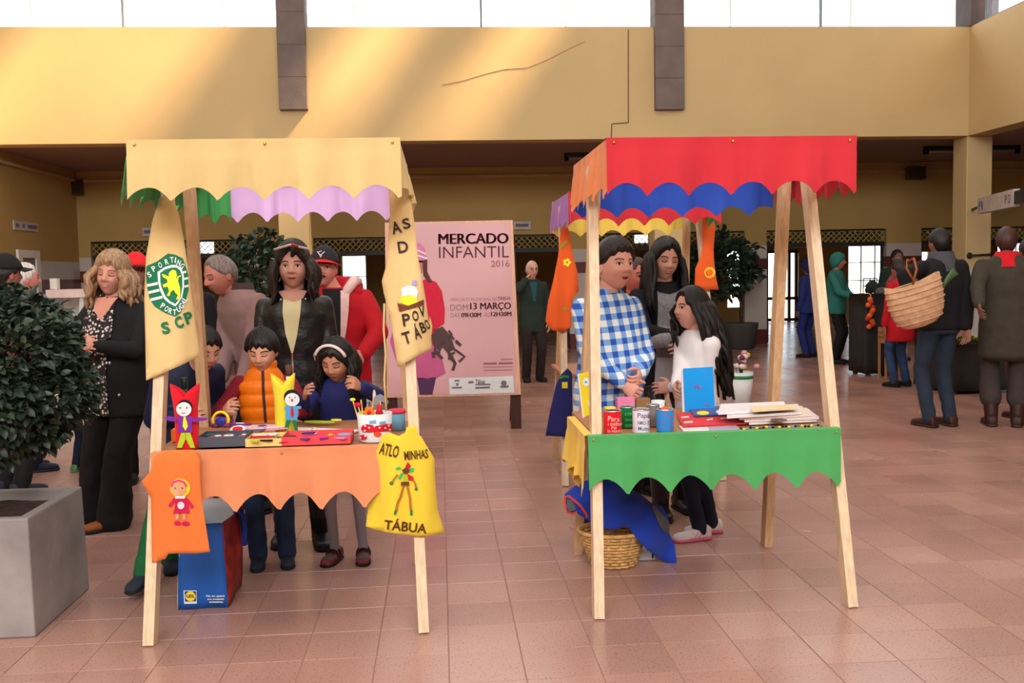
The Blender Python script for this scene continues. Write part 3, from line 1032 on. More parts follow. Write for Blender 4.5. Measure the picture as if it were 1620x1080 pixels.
    if mouth == 0:
        decal('lips', hbvh, [[(-lw, -0.0535), (-0.01, -0.049), (0, -0.0505), (0.01, -0.049), (lw, -0.0535), (0.01, -0.0605), (0, -0.062), (-0.01, -0.0605)]], 0.0012, lm, root, Mh, 0.006)
        decal('mouth_line', hbvh, [stroke([(-lw, -0.0535), (-0.008, -0.0545), (0.008, -0.0545), (lw, -0.0535)], 0.0018)], 0.0018, lash_m, root, Mh, 0.006)
    else:      # open, smiling mouth
        up = 0.006 * mouth
        decal('lips', hbvh, [[(-lw*1.1, -0.0515 + up*0.4), (-0.01, -0.049), (0.01, -0.049), (lw*1.1, -0.0515 + up*0.4), (0.012, -0.063), (0, -0.066), (-0.012, -0.063)]], 0.0012, lm, root, Mh, 0.006)
        decal('teeth', hbvh, [[(-lw*0.85, -0.0525), (lw*0.85, -0.0525), (0.009, -0.0595), (-0.009, -0.0595)]], 0.002, flat('mouth_inside', 208, 188, 180) if mouth > 0.6 else flat('mouth_dark', 84, 36, 34), root, Mh, 0.006)
    # ---- hair
    if hair:
        hm = hair['m']
        T = hair.get('t', 0.013)
        fz, tz_, sz, bz = hair.get('line', (0.60, 0.30, -0.10, -0.70))
        part = hair.get('part', 0.0)
        rnd = random.Random(hash(label) % 1000 if False else len(label) * 7 + int(h * 100))
        off = [rnd.uniform(0, 6.28) for _ in range(6)]
        def th_at(az):
            a = abs(az)
            if a < 0.75: return fz + (tz_ - fz) * sstep(0.35, 0.95, a) - part * math.copysign(1, az) * 0.10 * (1 - sstep(0, 0.7, a))
            if a < 1.55: return tz_ + (sz - tz_) * sstep(0.85, 1.5, a) if a > 0.95 else fz + (tz_ - fz) * sstep(0.35, 0.95, a)
            return sz + (bz - sz) * sstep(1.6, 2.3, a)
        V = []
        for n, p in zip(gv, hv):
            az = math.atan2(n.x, -n.y)
            el = n.z
            d = el - th_at(az) + 0.035 * math.sin(az * 13 + off[0]) * hair.get('jag', 1.0)
            k = sstep(-0.02, 0.20, d)
            grain = 0.0016 * math.sin(az * 41 + off[1] + 3 * el) + 0.001 * math.sin(az * 77 + off[2])
            out = -0.006 + (T + 0.006) * k + grain * k
            out += hair.get('vol', 0.0) * sstep(0.2, 1.0, el) * k
            q = n.copy(); q.z *= 0.8; q.normalize()
            V.append(p + q * out)
        hmsh = MB().add([Mh @ v for v in V], gf)
        R['hair_surface'] = V
        for az0, az1, num, zl, rad, spread, fwd in hair.get('locks', []):
            for i in range(num):
                az = az0 + (az1 - az0) * (i + 0.5) / num + rnd.uniform(-0.08, 0.08)
                ca_, sa_ = math.sin(az), -math.cos(az)
                jl = rnd.uniform(-0.03, 0.03)
                e1 = rnd.uniform(0.45, 0.75)
                P0 = head_shape(Vector((ca_ * math.cos(e1), sa_ * math.cos(e1), math.sin(e1))))
                P1 = head_shape(Vector((ca_ * 0.995, sa_ * 0.995, 0.1))) + Vector((ca_, sa_, 0)) * (0.014 + rnd.uniform(0, 0.012))
                pts = [Mh @ P0, Mh @ P1]
                base = Mh @ (P1 + Vector((0, 0, 0)))
                dirw = (Mh.to_3x3() @ Vector((ca_, sa_, 0))).normalized(); dirw.z = 0
                zt = base.z; ze = hc.z - zl * hs + jl
                for q in range(1, 7):
                    t = q / 6
                    w = spread * math.sin(t * PI * 0.6) + 0.008 * math.sin(t * 7 + i * 1.7) * hair.get('wave', 1)
                    pts.append(Vector((base.x, base.y, zt + (ze - zt) * t)) + dirw * w + Vector((0.006 * math.sin(t * 6 + i) * hair.get('wave', 1), fwd * t, 0)))
                rr = rad * rnd.uniform(0.8, 1.2)
                hmsh.tube(pts, [rr * 0.5, rr] + [rr * (1.1 - 0.12 * q) for q in range(5)] + [rr * 0.22], 7)
        R['hair'] = hmsh.build('hair', hm, root, True)
    # ---- clothes
    def torso_rings(z0, z1, gg, fl=1.0, belly=0.0):
        prof = [(0.60, 0.165, 0.125), (0.75, 0.165, 0.125), (0.88, 0.165, 0.122), (0.97, 0.160, 0.118), (1.08, 0.147, 0.110), (1.20, 0.158, 0.116), (1.32, 0.166, 0.110), (1.39, 0.150, 0.092), (1.435, 0.105, 0.075), (1.462, 0.074, 0.068)]
        out = []
        zs = [z0] + [p[0] for p in prof if z0 + 0.02 < p[0] < z1 - 0.01] + [z1]
        for z in zs:
            for a, b in zip(prof[:-1], prof[1:]):
                if a[0] <= z <= b[0]: break
            t = (z - a[0]) / (b[0] - a[0]); t = min(1, max(0, t))
            rx = a[1] + (b[1] - a[1]) * t; ry = a[2] + (b[2] - a[2]) * t
            k = fl if z < 1.0 else 1.0
            bl = belly * gs(z - 1.05, 0.16)
            c = tp(z * s) + Vector((0, -bl * 0.5 * s, 0))
            if z < 0.9: c = Vector((0, hipy, z * s))
            out.append((c, rx * s * gg * k, (ry * gg * k + bl * 0.5) * s, 0))
        return out
    if top:
        C = Blob()
        z0, z1 = top.get('hem', 0.86), top.get('neck', 1.462)
        gg = g * top.get('g', 1.0)
        C.loft(torso_rings(z0, z1, gg, top.get('flare', 1.0), top.get('belly', 0.0)), 24)
        sl = top.get('sleeve', 1.0)
        if sl > 0:
            for S_, E, T in A:
                w = top.get('sr', 1.0) * (0.5 + 0.5 * g) * sleeve_r
                W = E.lerp(T, 0.94 * sl) if sl >= 0.5 else None
                C.chain([S_ + Vector((0, 0, 0.004)), E], [0.058 * s * w, 0.052 * s * w])
                if W is not None: C.chain([E, W], [0.052 * s * w, 0.040 * s * w])
        tme = bake(C.v, C.f, cvox, 5, top.get('wr', 0.014) * s, top.get('ws', 0.10))
        if top.get('quilt'):
            q = top['quilt']
            for v in tme.vertices:
                v.co += v.normal * 0.008 * (abs(math.sin(v.co.z * PI / q)) - 0.4)
        tme.materials.append(top['m'])
        R['top'] = obj_from(top.get('name', 'jacket'), tme, root)
        R['tbvh'] = BVHTree.FromPolygons([v.co.copy() for v in tme.vertices], [tuple(f.vertices) for f in tme.polygons])
        if top.get('under_sleeves'):
            C = Blob()
            for S_, E, T in A:
                w = (0.5 + 0.5 * g)
                C.chain([S_, E, E.lerp(T, 0.95)], [0.056 * s * w, 0.046 * s * w, 0.036 * s * w])
            ume = bake(C.v, C.f, cvox, 4, 0.01 * s)
            ume.materials.append(top['under_sleeves'])
            obj_from('sleeves', ume, root)
    if bottom:
        C = Blob()
        w = bottom.get('w', 1.0) * (0.6 + 0.4 * g)
        C.loft([(Vector((0, hipy, z * s)), rx * s * g * hipw, ry * s * g, 0) for z, rx, ry in ((0.80, 0.13, 0.105), (0.88, 0.158, 0.118), (0.97, 0.150, 0.110), (1.03, 0.138, 0.10))], 20)
        e = bottom.get('len', 1.0)
        for H_, K, T in Lg:
            q = K.lerp(T, e if e <= 1 else 1) + Vector((0, 0, -0.02 * s if e >= 1 else 0))
            C.chain([H_ + Vector((0, 0, -0.01)), K], [0.088 * s * w, 0.064 * s * w])
            C.chain([K, q], [0.064 * s * w, bottom.get('cuff', 0.056) * s * w])
        if bottom.get('skirt'):
            z0 = bottom['skirt']
            C.loft([(Vector((0, hipy, z0 * s)), 0.20 * s * g, 0.17 * s * g, 0), (Vector((0, hipy, 0.75 * s)), 0.18 * s * g, 0.145 * s * g, 0), (Vector((0, hipy, 0.98 * s)), 0.15 * s * g, 0.11 * s * g, 0)], 20)
        pme = bake(C.v, C.f, cvox, 5, bottom.get('wr', 0.014) * s, 0.07)
        pme.materials.append(bottom['m'])
        R['bottom'] = obj_from(bottom.get('name', 'trousers'), pme, root)
    if shoe:
        for i, (H_, K, T) in enumerate(Lg):
            an = toe[i] if toe else (-0.15 if i == 0 else 0.15)
            L = shoe.get('L', 0.265) * s * (1.08 if h < 1.4 else 1.0)
            Ms = Matrix.Translation(Vector((T.x, T.y, T.z - 0.085 * s))) @ Matrix.Rotation(an, 4, 'Z')
            hb_ = shoe.get('h', 0.085) * s
            W = 0.046 * s * shoe.get('w', 1.0)
            C = MB(); So = MB()
            n = 16
            def sect(y, w, ht, z0):
                out = []
                for q in range(n):
                    a = PI * 2 * q / n
                    zz = math.sin(a); X = math.cos(a)
                    out.append(Vector((w * math.copysign(abs(X) ** 0.7, X), y, z0 + ht * 0.5 * (1 + math.copysign(abs(zz) ** 0.75, zz)))))
                return out
            secs = [(0.27, 0.55, 0.55), (0.24, 0.85, 0.95), (0.14, 0.95, 1.08), (0.0, 0.95, 1.0), (-0.15, 0.98, 0.82), (-0.33, 1.08, 0.66), (-0.52, 1.10, 0.56), (-0.64, 0.90, 0.48), (-0.70, 0.5, 0.34)]
            vs = []; fs = []; vs2 = []; 
            for f_, w_, h_ in secs:
                vs += [Ms @ p for p in sect(f_ * L, W * w_, hb_ * h_, 0.012 * s)]
                vs2 += [Ms @ p for p in sect(f_ * L * 1.03, W * w_ * 1.07, 0.024 * s, 0.0)]
            for q in range(len(secs) - 1):
                for k in range(n): fs.append((q*n+k, q*n+(k+1)%n, (q+1)*n+(k+1)%n, (q+1)*n+k))
            fs.append(tuple(range(n-1,-1,-1))); fs.append(tuple((len(secs)-1)*n+k for k in range(n)))
            C.add(vs, fs); So.add(vs2, fs)
            if shoe.get('boot'):
                bh = shoe['boot']
                dirk = (K - T)
                C.tube([T - Vector((0, 0, 0.05 * s)), T + Vector((0, 0, 0.02 * s)), T.lerp(K, bh * 0.5), T.lerp(K, bh)], [0.052 * s, 0.054 * s, 0.064 * s, 0.07 * s], 14)
            so = C.build('boot' if shoe.get('boot') else 'shoe', shoe['m'], root, True)
            So.build('sole', shoe.get('sole', shoe['m']), so, True)
            R.setdefault('shoes', []).append((so, Ms, L, W, hb_))
    return R
def neck_ring(R, name, material, r0=0.075, r1=0.088, z0=1.40, z1=1.50, g=1.0, gap=0.0, y=-0.005, lean=(0, 0)):
    """standing collar as an open ring round the neck; gap = half opening angle at the front"""
    s = R['s']; n = 28
    V = []; F = []
    for j, (z, r) in enumerate(((z0, r1), ((z0 + z1) / 2, (r0 + r1) / 2), (z1, r0), (z1 - 0.004, r0 - 0.008), (z0, r1 - 0.012))):
        for k in range(n + 1):
            a = -PI / 2 + gap + (2 * PI - 2 * gap) * k / n
            V.append(Vector((r * s * g * math.cos(a) + lean[0], r * s * g * 0.95 * math.sin(a) + y + lean[1], z * s)))
    for j in range(4):
        for k in range(n):
            a = j * (n + 1) + k
            F.append((a, a + 1, a + n + 2, a + n + 1))
    return mk(name, V, F, material, R['root'], True)
# ================================================================== the people
denim = mat('blue_denim', rgb(44, 66, 104), 0.85, var=0.25, scale=10, bump=0.2, bscale=300)
dark_denim = mat('dark_denim', rgb(26, 34, 54), 0.85, var=0.25, scale=10, bump=0.2, bscale=300)
black_c = mat('black_cloth', rgb(22, 20, 24), 0.85, var=0.2, scale=8, bump=0.2, bscale=200)
leather = mat('black_leather', rgb(20, 18, 24), 0.36, var=0.2, scale=10, bump=0.25, bscale=60, spec=0.5)
navy = mat('navy_knit', rgb(34, 36, 92), 0.85, var=0.15, scale=9, bump=0.25, bscale=160)
navy2 = mat('navy_nylon', rgb(24, 28, 58), 0.6, var=0.2, scale=9, bump=0.2, bscale=60)
green_t = mat('green_trousers', rgb(30, 98, 56), 0.85, var=0.15, scale=9, bump=0.2, bscale=160)
puffer = mat('orange_nylon', rgb(246, 124, 10), 0.5, var=0.06, scale=9, bump=0.15, bscale=40)
maroon_c = mat('maroon_jersey', rgb(128, 20, 40), 0.85, var=0.12, scale=9, bump=0.2, bscale=160)
red_c = mat('red_fleece', rgb(182, 16, 30), 0.85, var=0.12, scale=7, bump=0.2, bscale=120)
cream_c = mat('cream_jersey', rgb(232, 222, 176), 0.85, var=0.04)
fleece = mat('pale_pink_fleece', rgb(226, 186, 184), 0.95, var=0.08, scale=40, bump=0.5, bscale=120)
mauve = mat('grey_mauve_jacket', rgb(142, 110, 108), 0.85, var=0.08, scale=6, bump=0.2, bscale=120)
grey_knit = mat('grey_marl_knit', rgb(140, 136, 140), 0.9, var=0.25, scale=60, bump=0.3, bscale=150)
white_c = mat('white_sweatshirt', rgb(226, 218, 218), 0.9, var=0.03, scale=10, bump=0.15, bscale=200)
grey_tights = mat('grey_tights', rgb(150, 148, 162), 0.85, var=0.05)
dark_green = mat('dark_green_coat', rgb(38, 48, 44), 0.85, var=0.15, scale=8)
olive = mat('olive_wool_coat', rgb(62, 56, 46), 0.9, var=0.12, scale=14, bump=0.2, bscale=120)
teal_c = mat('teal_fleece', rgb(40, 104, 98), 0.9, var=0.1)
blue_c = mat('dark_blue_overall', rgb(34, 44, 104), 0.9, var=0.12)
brown_c = mat('brown_jacket', rgb(92, 52, 44), 0.9, var=0.12)
steel = mat('silver_metal', rgb(206, 206, 210), 0.25, metal=0.9, var=0)
tan_leather = mat('tan_leather', rgb(150, 82, 38), 0.5, var=0.15)
brown_leather = mat('dark_brown_leather', rgb(58, 30, 24), 0.5, var=0.15)
sole_b = flat('black_rubber', 26, 24, 26)
sole_w = flat('white_rubber', 226, 220, 220)
shoe_n = mat('navy_canvas', rgb(40, 46, 62), 0.8, var=0.15)
H_black = hair_m('black', 20, 15, 15)
H_dark = hair_m('dark_brown', 36, 22, 18)
H_brown = hair_m('brown', 62, 40, 28)
H_blond = hair_m('dark_blond', 158, 122, 90)
H_grey = hair_m('grey', 118, 102, 96)
H_white = hair_m('white', 200, 190, 184)

def plaid():
    M = bpy.data.materials.new('blue_white_check'); M.use_nodes = True
    nt = M.node_tree; b = nt.nodes['Principled BSDF']; L = nt.links.new
    tc = nt.nodes.new('ShaderNodeTexCoord'); sp = nt.nodes.new('ShaderNodeSeparateXYZ')
    mp = nt.nodes.new('ShaderNodeMapping'); mp.inputs['Rotation'].default_value = (0, 0.06, 0)
    L(tc.outputs['Object'], mp.inputs[0]); L(mp.outputs[0], sp.inputs[0])
    def band(sock, period, duty, shift=0.0):
        a = nt.nodes.new('ShaderNodeMath'); a.operation = 'MULTIPLY_ADD'; a.inputs[1].default_value = 1 / period; a.inputs[2].default_value = 40 + shift
        L(sock, a.inputs[0])
        f = nt.nodes.new('ShaderNodeMath'); f.operation = 'FRACT'; L(a.outputs[0], f.inputs[0])
        c = nt.nodes.new('ShaderNodeMath'); c.operation = 'LESS_THAN'; c.inputs[1].default_value = duty; L(f.outputs[0], c.inputs[0])
        return c.outputs[0]
    hx = band(sp.outputs[0], 0.062, 0.48); hz = band(sp.outputs[2], 0.062, 0.48)
    ad = nt.nodes.new('ShaderNodeMath'); ad.operation = 'ADD'; L(hx, ad.inputs[0]); L(hz, ad.inputs[1])
    dv = nt.nodes.new('ShaderNodeMath'); dv.operation = 'MULTIPLY'; dv.inputs[1].default_value = 0.5; L(ad.outputs[0], dv.inputs[0])
    r = nt.nodes.new('ShaderNodeValToRGB'); r.color_ramp.interpolation = 'CONSTANT'
    r.color_ramp.elements[0].position = 0; r.color_ramp.elements[0].color = rgb(226, 226, 226)
    r.color_ramp.elements[1].position = 0.4; r.color_ramp.elements[1].color = rgb(116, 162, 218)
    e = r.color_ramp.elements.new(0.9); e.color = rgb(34, 78, 170)
    L(dv.outputs[0], r.inputs[0]); L(r.outputs[0], b.inputs['Base Color'])
    b.inputs['Roughness'].default_value = 0.85
    return M
PLAID = plaid()
def speckle():
    M = bpy.data.materials.new('black_white_print'); M.use_nodes = True
    nt = M.node_tree; b = nt.nodes['Principled BSDF']; L = nt.links.new
    tc = nt.nodes.new('ShaderNodeTexCoord')
    v = nt.nodes.new('ShaderNodeTexVoronoi'); v.inputs['Scale'].default_value = 52; L(tc.outputs['Object'], v.inputs['Vector'])
    r = nt.nodes.new('ShaderNodeValToRGB'); r.color_ramp.interpolation = 'LINEAR'
    r.color_ramp.elements[0].position = 0.34; r.color_ramp.elements[0].color = rgb(216, 196, 190)
    r.color_ramp.elements[1].position = 0.42; r.color_ramp.elements[1].color = rgb(26, 20, 26)
    L(v.outputs['Distance'], r.inputs[0]); L(r.outputs[0], b.inputs['Base Color'])
    b.inputs['Roughness'].default_value = 0.85
    return M
PRINT = speckle()
def cap_hat(R, crown, brim, name='cap', logo=None):
    """peaked cap on the head"""
    Mh = R['Mh']; gv, gf = grid(44, 30)
    V = []
    for n in gv:
        p = head_shape(n)
        el = n.z
        k = sstep(0.18, 0.30, el)
        q = p + n * (-0.02 + 0.042 * k)
        if el > 0.3: q.z += 0.012 * (el - 0.3)
        V.append(Mh @ q)
    o = mk(name, V, gf, crown, R['root'], True)
    W = []; F = []
    n = 14
    for side in (0, 1):
        for i in range(n + 1):
            a = -1.15 + 2.3 * i / n
            for j in range(5):
                t = j / 4
                r = 0.088 + 0.075 * t * (math.cos(a * 0.9) ** 0.6)
                z = 0.056 - 0.016 * t - 0.022 * (a / 1.15) ** 2 - side * 0.004
                W.append(Mh @ Vector((0.98 * r * math.sin(a) * 0.92, -r * math.cos(a) * 1.05, z)))
    C = 5; K = (n + 1) * C
    for i in range(n):
        for j in range(4):
            a = i * C + j
            F.append((a, a + 1, a + C + 1, a + C)); F.append((K + a + C, K + a + C + 1, K + a + 1, K + a))
    for i in range(n): F.append((i*C+4, K+i*C+4, K+(i+1)*C+4, (i+1)*C+4))
    mk('peak', W, F, brim, o, True)
    return o

# ---------- woman in the black leather jacket, behind the left stall
loc = gnd(488, 852); loc.y = 5.12
R = person('woman in black leather jacket with sunglasses pushed up on her head', (loc.x - 0.02, 5.12, 0), 0.10, 1.60, 0.235, (206, 150, 130), 1.06,
    hands=(at(412, 645, 4.98), at(530, 650, 5.0)), feet=((loc.x - 0.12, 5.14, 0), (loc.x + 0.08, 5.08, 0)),
    hair=dict(m=H_dark, t=0.02, vol=0.012, line=(0.52, 0.05, -0.5, -0.9), part=1.2, locks=[(1.0, 1.75, 12, 0.165, 0.017, 0.014, -0.01), (-1.75, -1.0, 12, 0.165, 0.017, 0.014, -0.01), (1.7, 4.6, 22, 0.17, 0.022, 0.02, 0.0)]),
    shadd=0.92, top=dict(m=leather, hem=0.90, g=1.04, sr=0.98), bottom=dict(m=black_c, w=0.95), shoe=dict(m=leather, boot=0.75, sole=sole_b), lips=(186, 70, 76), head=(-0.05, 0.02, 0), fat=0.4)
s = R['s']
decal('shirt_front', R['tbvh'], [[(-0.055*s, 1.435*s), (0.045*s, 1.435*s), (0.035*s, 1.33*s), (0.012*s, 1.20*s), (-0.012*s, 1.11*s), (-0.022*s, 1.11*s), (-0.05*s, 1.22*s), (-0.062*s, 1.34*s)]], 0.006, cream_c, R['root'])
decal('neckline', R['tbvh'], [[(-0.085*s, 1.452*s), (-0.05*s, 1.458*s), (0, 1.46*s), (0.05*s, 1.458*s), (0.075*s, 1.452*s), (0.05*s, 1.41*s), (0, 1.395*s), (-0.055*s, 1.41*s)]], 0.008, R['skm'], R['root'])
decal('zip', R['tbvh'], [stroke([(-0.017*s, 1.115*s), (-0.016*s, 0.92*s)], 0.008)], 0.005, steel, R['root'])
for u in (-0.07, 0.065):
    MB().ball(project(R['tbvh'], [(u * s, 1.405 * s)], 0.006)[0], 0.008, 8, 6).build('snap_button', steel, R['root'], True)
decal('pocket_zip', R['tbvh'], [stroke([(0.10*s, 1.10*s), (0.115*s, 1.0*s)], 0.007)], 0.005, steel, R['root'])
Mh = R['Mh']
mb = MB()
mb.tube([Mh @ Vector((x, -0.108 + abs(x) * 0.62, 0.112 - abs(x) * 0.26)) for x in (-0.085, -0.06, -0.03, 0, 0.03, 0.06, 0.085)], 0.0065, 8)
o = mb.build('sunglasses', flat('white_plastic', 226, 214, 212, 0.3), R['root'], True)
mb = MB(); mb.tube([Mh @ Vector((x, -0.110 + abs(x) * 0.62, 0.113 - abs(x) * 0.26)) for x in (0.005, 0.02, 0.035)], 0.0075, 8)
mb.build('red_hinge', flat('red_plastic', 206, 40, 44, 0.3), o, True)
for k in (-1, 1):
    MB().tube([Mh @ Vector((k * 0.078 + 0.013 * math.cos(a), -0.01, -0.055 + 0.017 * math.sin(a))) for a in [q * 2 * PI / 12 for q in range(13)]], 0.0018, 6).build('earring', steel, R['root'], True)

# ---------- boy in the orange vest
bx0 = at(405, 600, 4.72).x
R = person('boy in orange quilted vest looking down at the table', (bx0 + 0.045, 4.70, 0), 0.12, 1.19, 0.205, (214, 156, 128), 0.98, child=1.0,
    hands=(at(356, 648, 4.45), at(470, 652, 4.42)), feet=((gnd(405, 900).x, 4.74, 0), (gnd(452, 895).x, 4.76, 0)), toe=(0.0, 0.05), lean=(0.0, -0.05), headoff=(0, -0.02, -0.01),
    head=(-0.18, 0.30, 0.02), gaze='down', hair=dict(m=H_black, t=0.018, line=(0.36, 0.15, -0.12, -0.6), jag=1.6), curl=(0.6, 0.5),
    top=dict(m=maroon_c, hem=0.88, g=0.98, name='shirt'), bottom=dict(m=denim, w=1.12, cuff=0.062), shoe=dict(m=shoe_n, sole=sole_b), lips=(196, 116, 104))
s = R['s']
C = Blob()
C.loft([(Vector((0, -0.05 * t, z * s)), rx * s, ry * s, 0) for z, rx, ry, t in ((0.84, 0.172, 0.135, 0.0), (0.97, 0.172, 0.135, 0.1), (1.10, 0.170, 0.135, 0.35), (1.24, 0.176, 0.135, 0.6), (1.35, 0.178, 0.125, 0.8), (1.41, 0.13, 0.105, 0.9), (1.47, 0.095, 0.098, 1.0), (1.52, 0.092, 0.096, 1.05))], 24)
vm = bake(C.v, C.f, 0.008, 4)
for v in vm.vertices: v.co += v.normal * 0.009 * (abs(math.sin(v.co.z * PI / 0.062)) ** 0.6 - 0.4)
vm.materials.append(puffer)
vest = obj_from('vest', vm, R['root'])
vb = BVHTree.FromPolygons([v.co.copy() for v in vm.vertices], [tuple(f.vertices) for f in vm.polygons])
decal('zip', vb, [stroke([(0.0, 1.515*s), (0.0, 1.3*s), (0.004, 1.1*s), (0.008, 0.86*s)], 0.013)], 0.003, flat('zip_tape', 62, 44, 44), vest)

# ---------- girl in navy with a hair band
gx = at(540, 600, 4.72).x
R = person('girl in navy jumper with white hair band, grey tights', (gx, 4.74, 0), -0.05, 1.145, 0.208, (186, 128, 100), 0.95, child=1.0,
    hands=(at(482, 628, 4.42), at(570, 612, 4.40)), elbows=((-0.3, 0.6, -0.7), (0.8, 0.4, -0.5)), feet=((gnd(530, 888).x, 4.76, 0), (gnd(575, 886).x, 4.76, 0)), toe=(-0.25, 0.1), lean=(0.0, -0.08), headoff=(0, -0.03, -0.02),
    head=(-0.25, 0.38, 0.04), gaze='down', hair=dict(m=H_black, t=0.019, line=(0.45, 0.05, -0.5, -0.9), locks=[(1.15, 2.0, 16, 0.21, 0.012, 0.008, -0.01), (2.0, 4.9, 26, 0.20, 0.016, 0.008, 0.01), (-1.5, -1.15, 8, 0.16, 0.010, 0.004, 0.01)]),
    top=dict(m=navy, hem=0.80, g=1.12, sr=1.15, name='jumper', flare=1.12), bottom=dict(m=grey_tights, w=0.78, cuff=0.05, name='tights'), shoe=dict(m=mat('red_grey_leather', rgb(112, 44, 52), 0.6, var=0.3, scale=40), sole=sole_b, w=1.1, h=0.09), curl=(0.5, 0.9), lips=(170, 96, 88))
Mh = R['Mh']
MB().tube([Mh @ Vector((0.092 * math.sin(a), -0.070 + 0.0 * a, 0.02 + 0.103 * math.cos(a))) for a in [-1.15 + 2.3 * q / 14 for q in range(15)]], 0.0075, 8).build('hair_band', flat('white_satin', 226, 206, 204, 0.4), R['root'], True)
for so, Ms, L, W, hb_ in R['shoes']:
    mb = MB()
    for q, y in enumerate((-0.05, -0.20)):
        mb.tube([Ms @ Vector((W * 1.04 * math.sin(a), y * L, 0.02 + hb_ * (0.92 - q * 0.16) * math.cos(a))) for a in [-1.35 + 2.7 * k / 10 for k in range(11)]], 0.006, 6)
    mb.build('strap', sole_b, so, True)
    t = MB()
    for yy in (0.27, 0.0):
        pass
    C = MB().ball(Ms @ Vector((0, -0.42 * L, 0.03)), (W * 0.9, L * 0.22, hb_ * 0.38), 12, 8)
    C.build('toe_cap', flat('grey_suede', 84, 82, 80), so, True)
decal('badge', R['tbvh'], [stroke([(0.13, 0.80), (0.145, 0.74)], 0.014)], 0.004, flat('pale_blue_felt', 170, 206, 216), R['root'])

# ---------- boy in navy jacket and green trousers at the stall's left end
lx0 = gnd(232, 925)
R = person('boy in navy jacket and green trousers at the left table end', (-1.26, 4.66, 0), 0.62, 1.25, 0.21, (208, 152, 128), 1.05, child=1.0,
    hands=(at(290, 655, 4.46), at(330, 650, 4.60)), feet=((gnd(220, 945).x, 4.36, 0), (gnd(268, 900).x, 4.74, 0)), toe=(-0.75, -0.3), lean=(0.03, -0.10),
    headoff=(0.02, -0.07, -0.05), head=(0.1, 0.35, 0), gaze='down', hair=dict(m=H_black, t=0.016, line=(0.42, 0.2, -0.1, -0.6), jag=1.3),
    top=dict(m=navy2, hem=0.80, g=1.15, sr=1.2, wr=0.022), bottom=dict(m=green_t, w=1.05, cuff=0.064), shoe=dict(m=shoe_n, sole=sole_b))

# ---------- laughing fair haired woman
fx = gnd(180, 832)
R = person('smiling fair-haired woman in dark cardigan and spotted blouse', (at(196, 700, 5.62).x, 5.62, 0), -0.30, 1.58, 0.24, (206, 142, 122), 1.30, fat=1.0, mouth=1.0,
    hands=(at(128, 548, 5.36), at(150, 546, 5.30)), elbows=((-0.9, 0.3, -0.4), (0.7, 0.3, -0.8)), feet=((gnd(168, 812).x, 5.75, 0), (gnd(190, 830).x, 5.56, 0)), toe=(-0.75, -0.65),
    head=(0.20, 0.02, 0.12), gaze='down', hair=dict(m=H_blond, t=0.022, vol=0.01, line=(0.42, 0.10, -0.4, -0.9), locks=[(0.9, 1.8, 12, 0.155, 0.021, 0.03, -0.01), (-1.8, -0.9, 12, 0.155, 0.021, 0.03, -0.01), (1.7, 4.6, 22, 0.17, 0.022, 0.025, 0.0)], wave=2.0),
    top=dict(m=black_c, hem=0.72, g=1.06, sr=0.88, name='cardigan', belly=0.05), bottom=dict(m=black_c, w=1.15, cuff=0.085), shoe=dict(m=tan_leather, sole=sole_b), brow=(120, 90, 70), lips=(184, 100, 94))
s = R['s']
decal('blouse', R['tbvh'], [[(-0.10*s, 1.42*s), (0.07*s, 1.42*s), (0.075*s, 1.25*s), (0.05*s, 1.05*s), (0.03*s, 0.85*s), (0.03*s, 0.73*s), (-0.165*s, 0.73*s), (-0.175*s, 0.95*s), (-0.16*s, 1.15*s), (-0.14*s, 1.32*s)]], 0.010, PRINT, R['root'])
decal('neckline', R['tbvh'], [[(-0.085*s, 1.455*s), (0, 1.46*s), (0.075*s, 1.455*s), (0.045*s, 1.38*s), (-0.005*s, 1.32*s), (-0.06*s, 1.38*s)]], 0.014, R['skm'], R['root'])
for x, z in ((0.05, 1.06), (0.07, 1.06), (0.10, 0.86)):
    MB().ball(project(R['tbvh'], [(x * s, z * s)], 0.005)[0], 0.010, 8, 6).build('button', steel, R['root'], True)

# ---------- elderly man in grey mauve jacket, profile to the left
R = person('grey-haired man in mauve-grey jacket bending to the left', (at(418, 600, 5.95).x, 5.95, 0), -0.85, 1.60, 0.235, (190, 118, 100), 1.12,
    lean=(0.0, -0.16), headoff=(0.0, -0.075, -0.035), head=(0.0, 0.30, 0), hands=(at(345, 640, 5.7), at(380, 620, 5.6)), hair=dict(m=H_grey, t=0.008, line=(0.62, 0.35, -0.05, -0.6), jag=0.5), gaze='down',
    top=dict(m=mauve, hem=0.78, g=1.15, sr=1.2), bottom=dict(m=black_c), shoe=dict(m=sole_b), brow=(70, 56, 50))
neck_ring(R, 'collar', mat('brown_cord_collar', rgb(70, 50, 48), 0.9), 0.086, 0.11, 1.38, 1.50, 1.1, 0.5, 0.0, (0, -0.15))
R = person('man in black half hidden by the club banner', (at(300, 500, 6.3).x, 6.3, 0), -0.6, 1.62, 0.235, (120, 78, 66), 1.0, detail=2, hair=dict(m=H_brown, t=0.01),
    top=dict(m=black_c, hem=0.80), bottom=dict(m=black_c), shoe=dict(m=sole_b))
# ---------- man in red cap far left
R = person('man in red cap behind the fair-haired woman', (at(219, 500, 6.9).x, 6.9, 0), 0.3, 1.60, 0.235, (160, 104, 86), 1.05, detail=2, hair=dict(m=H_dark, t=0.006),
    top=dict(m=black_c, hem=0.80), bottom=dict(m=black_c), shoe=dict(m=sole_b))
cap_hat(R, mat('red_cap_cotton', rgb(214, 30, 36), 0.8), mat('dark_peak', rgb(50, 20, 26), 0.8))
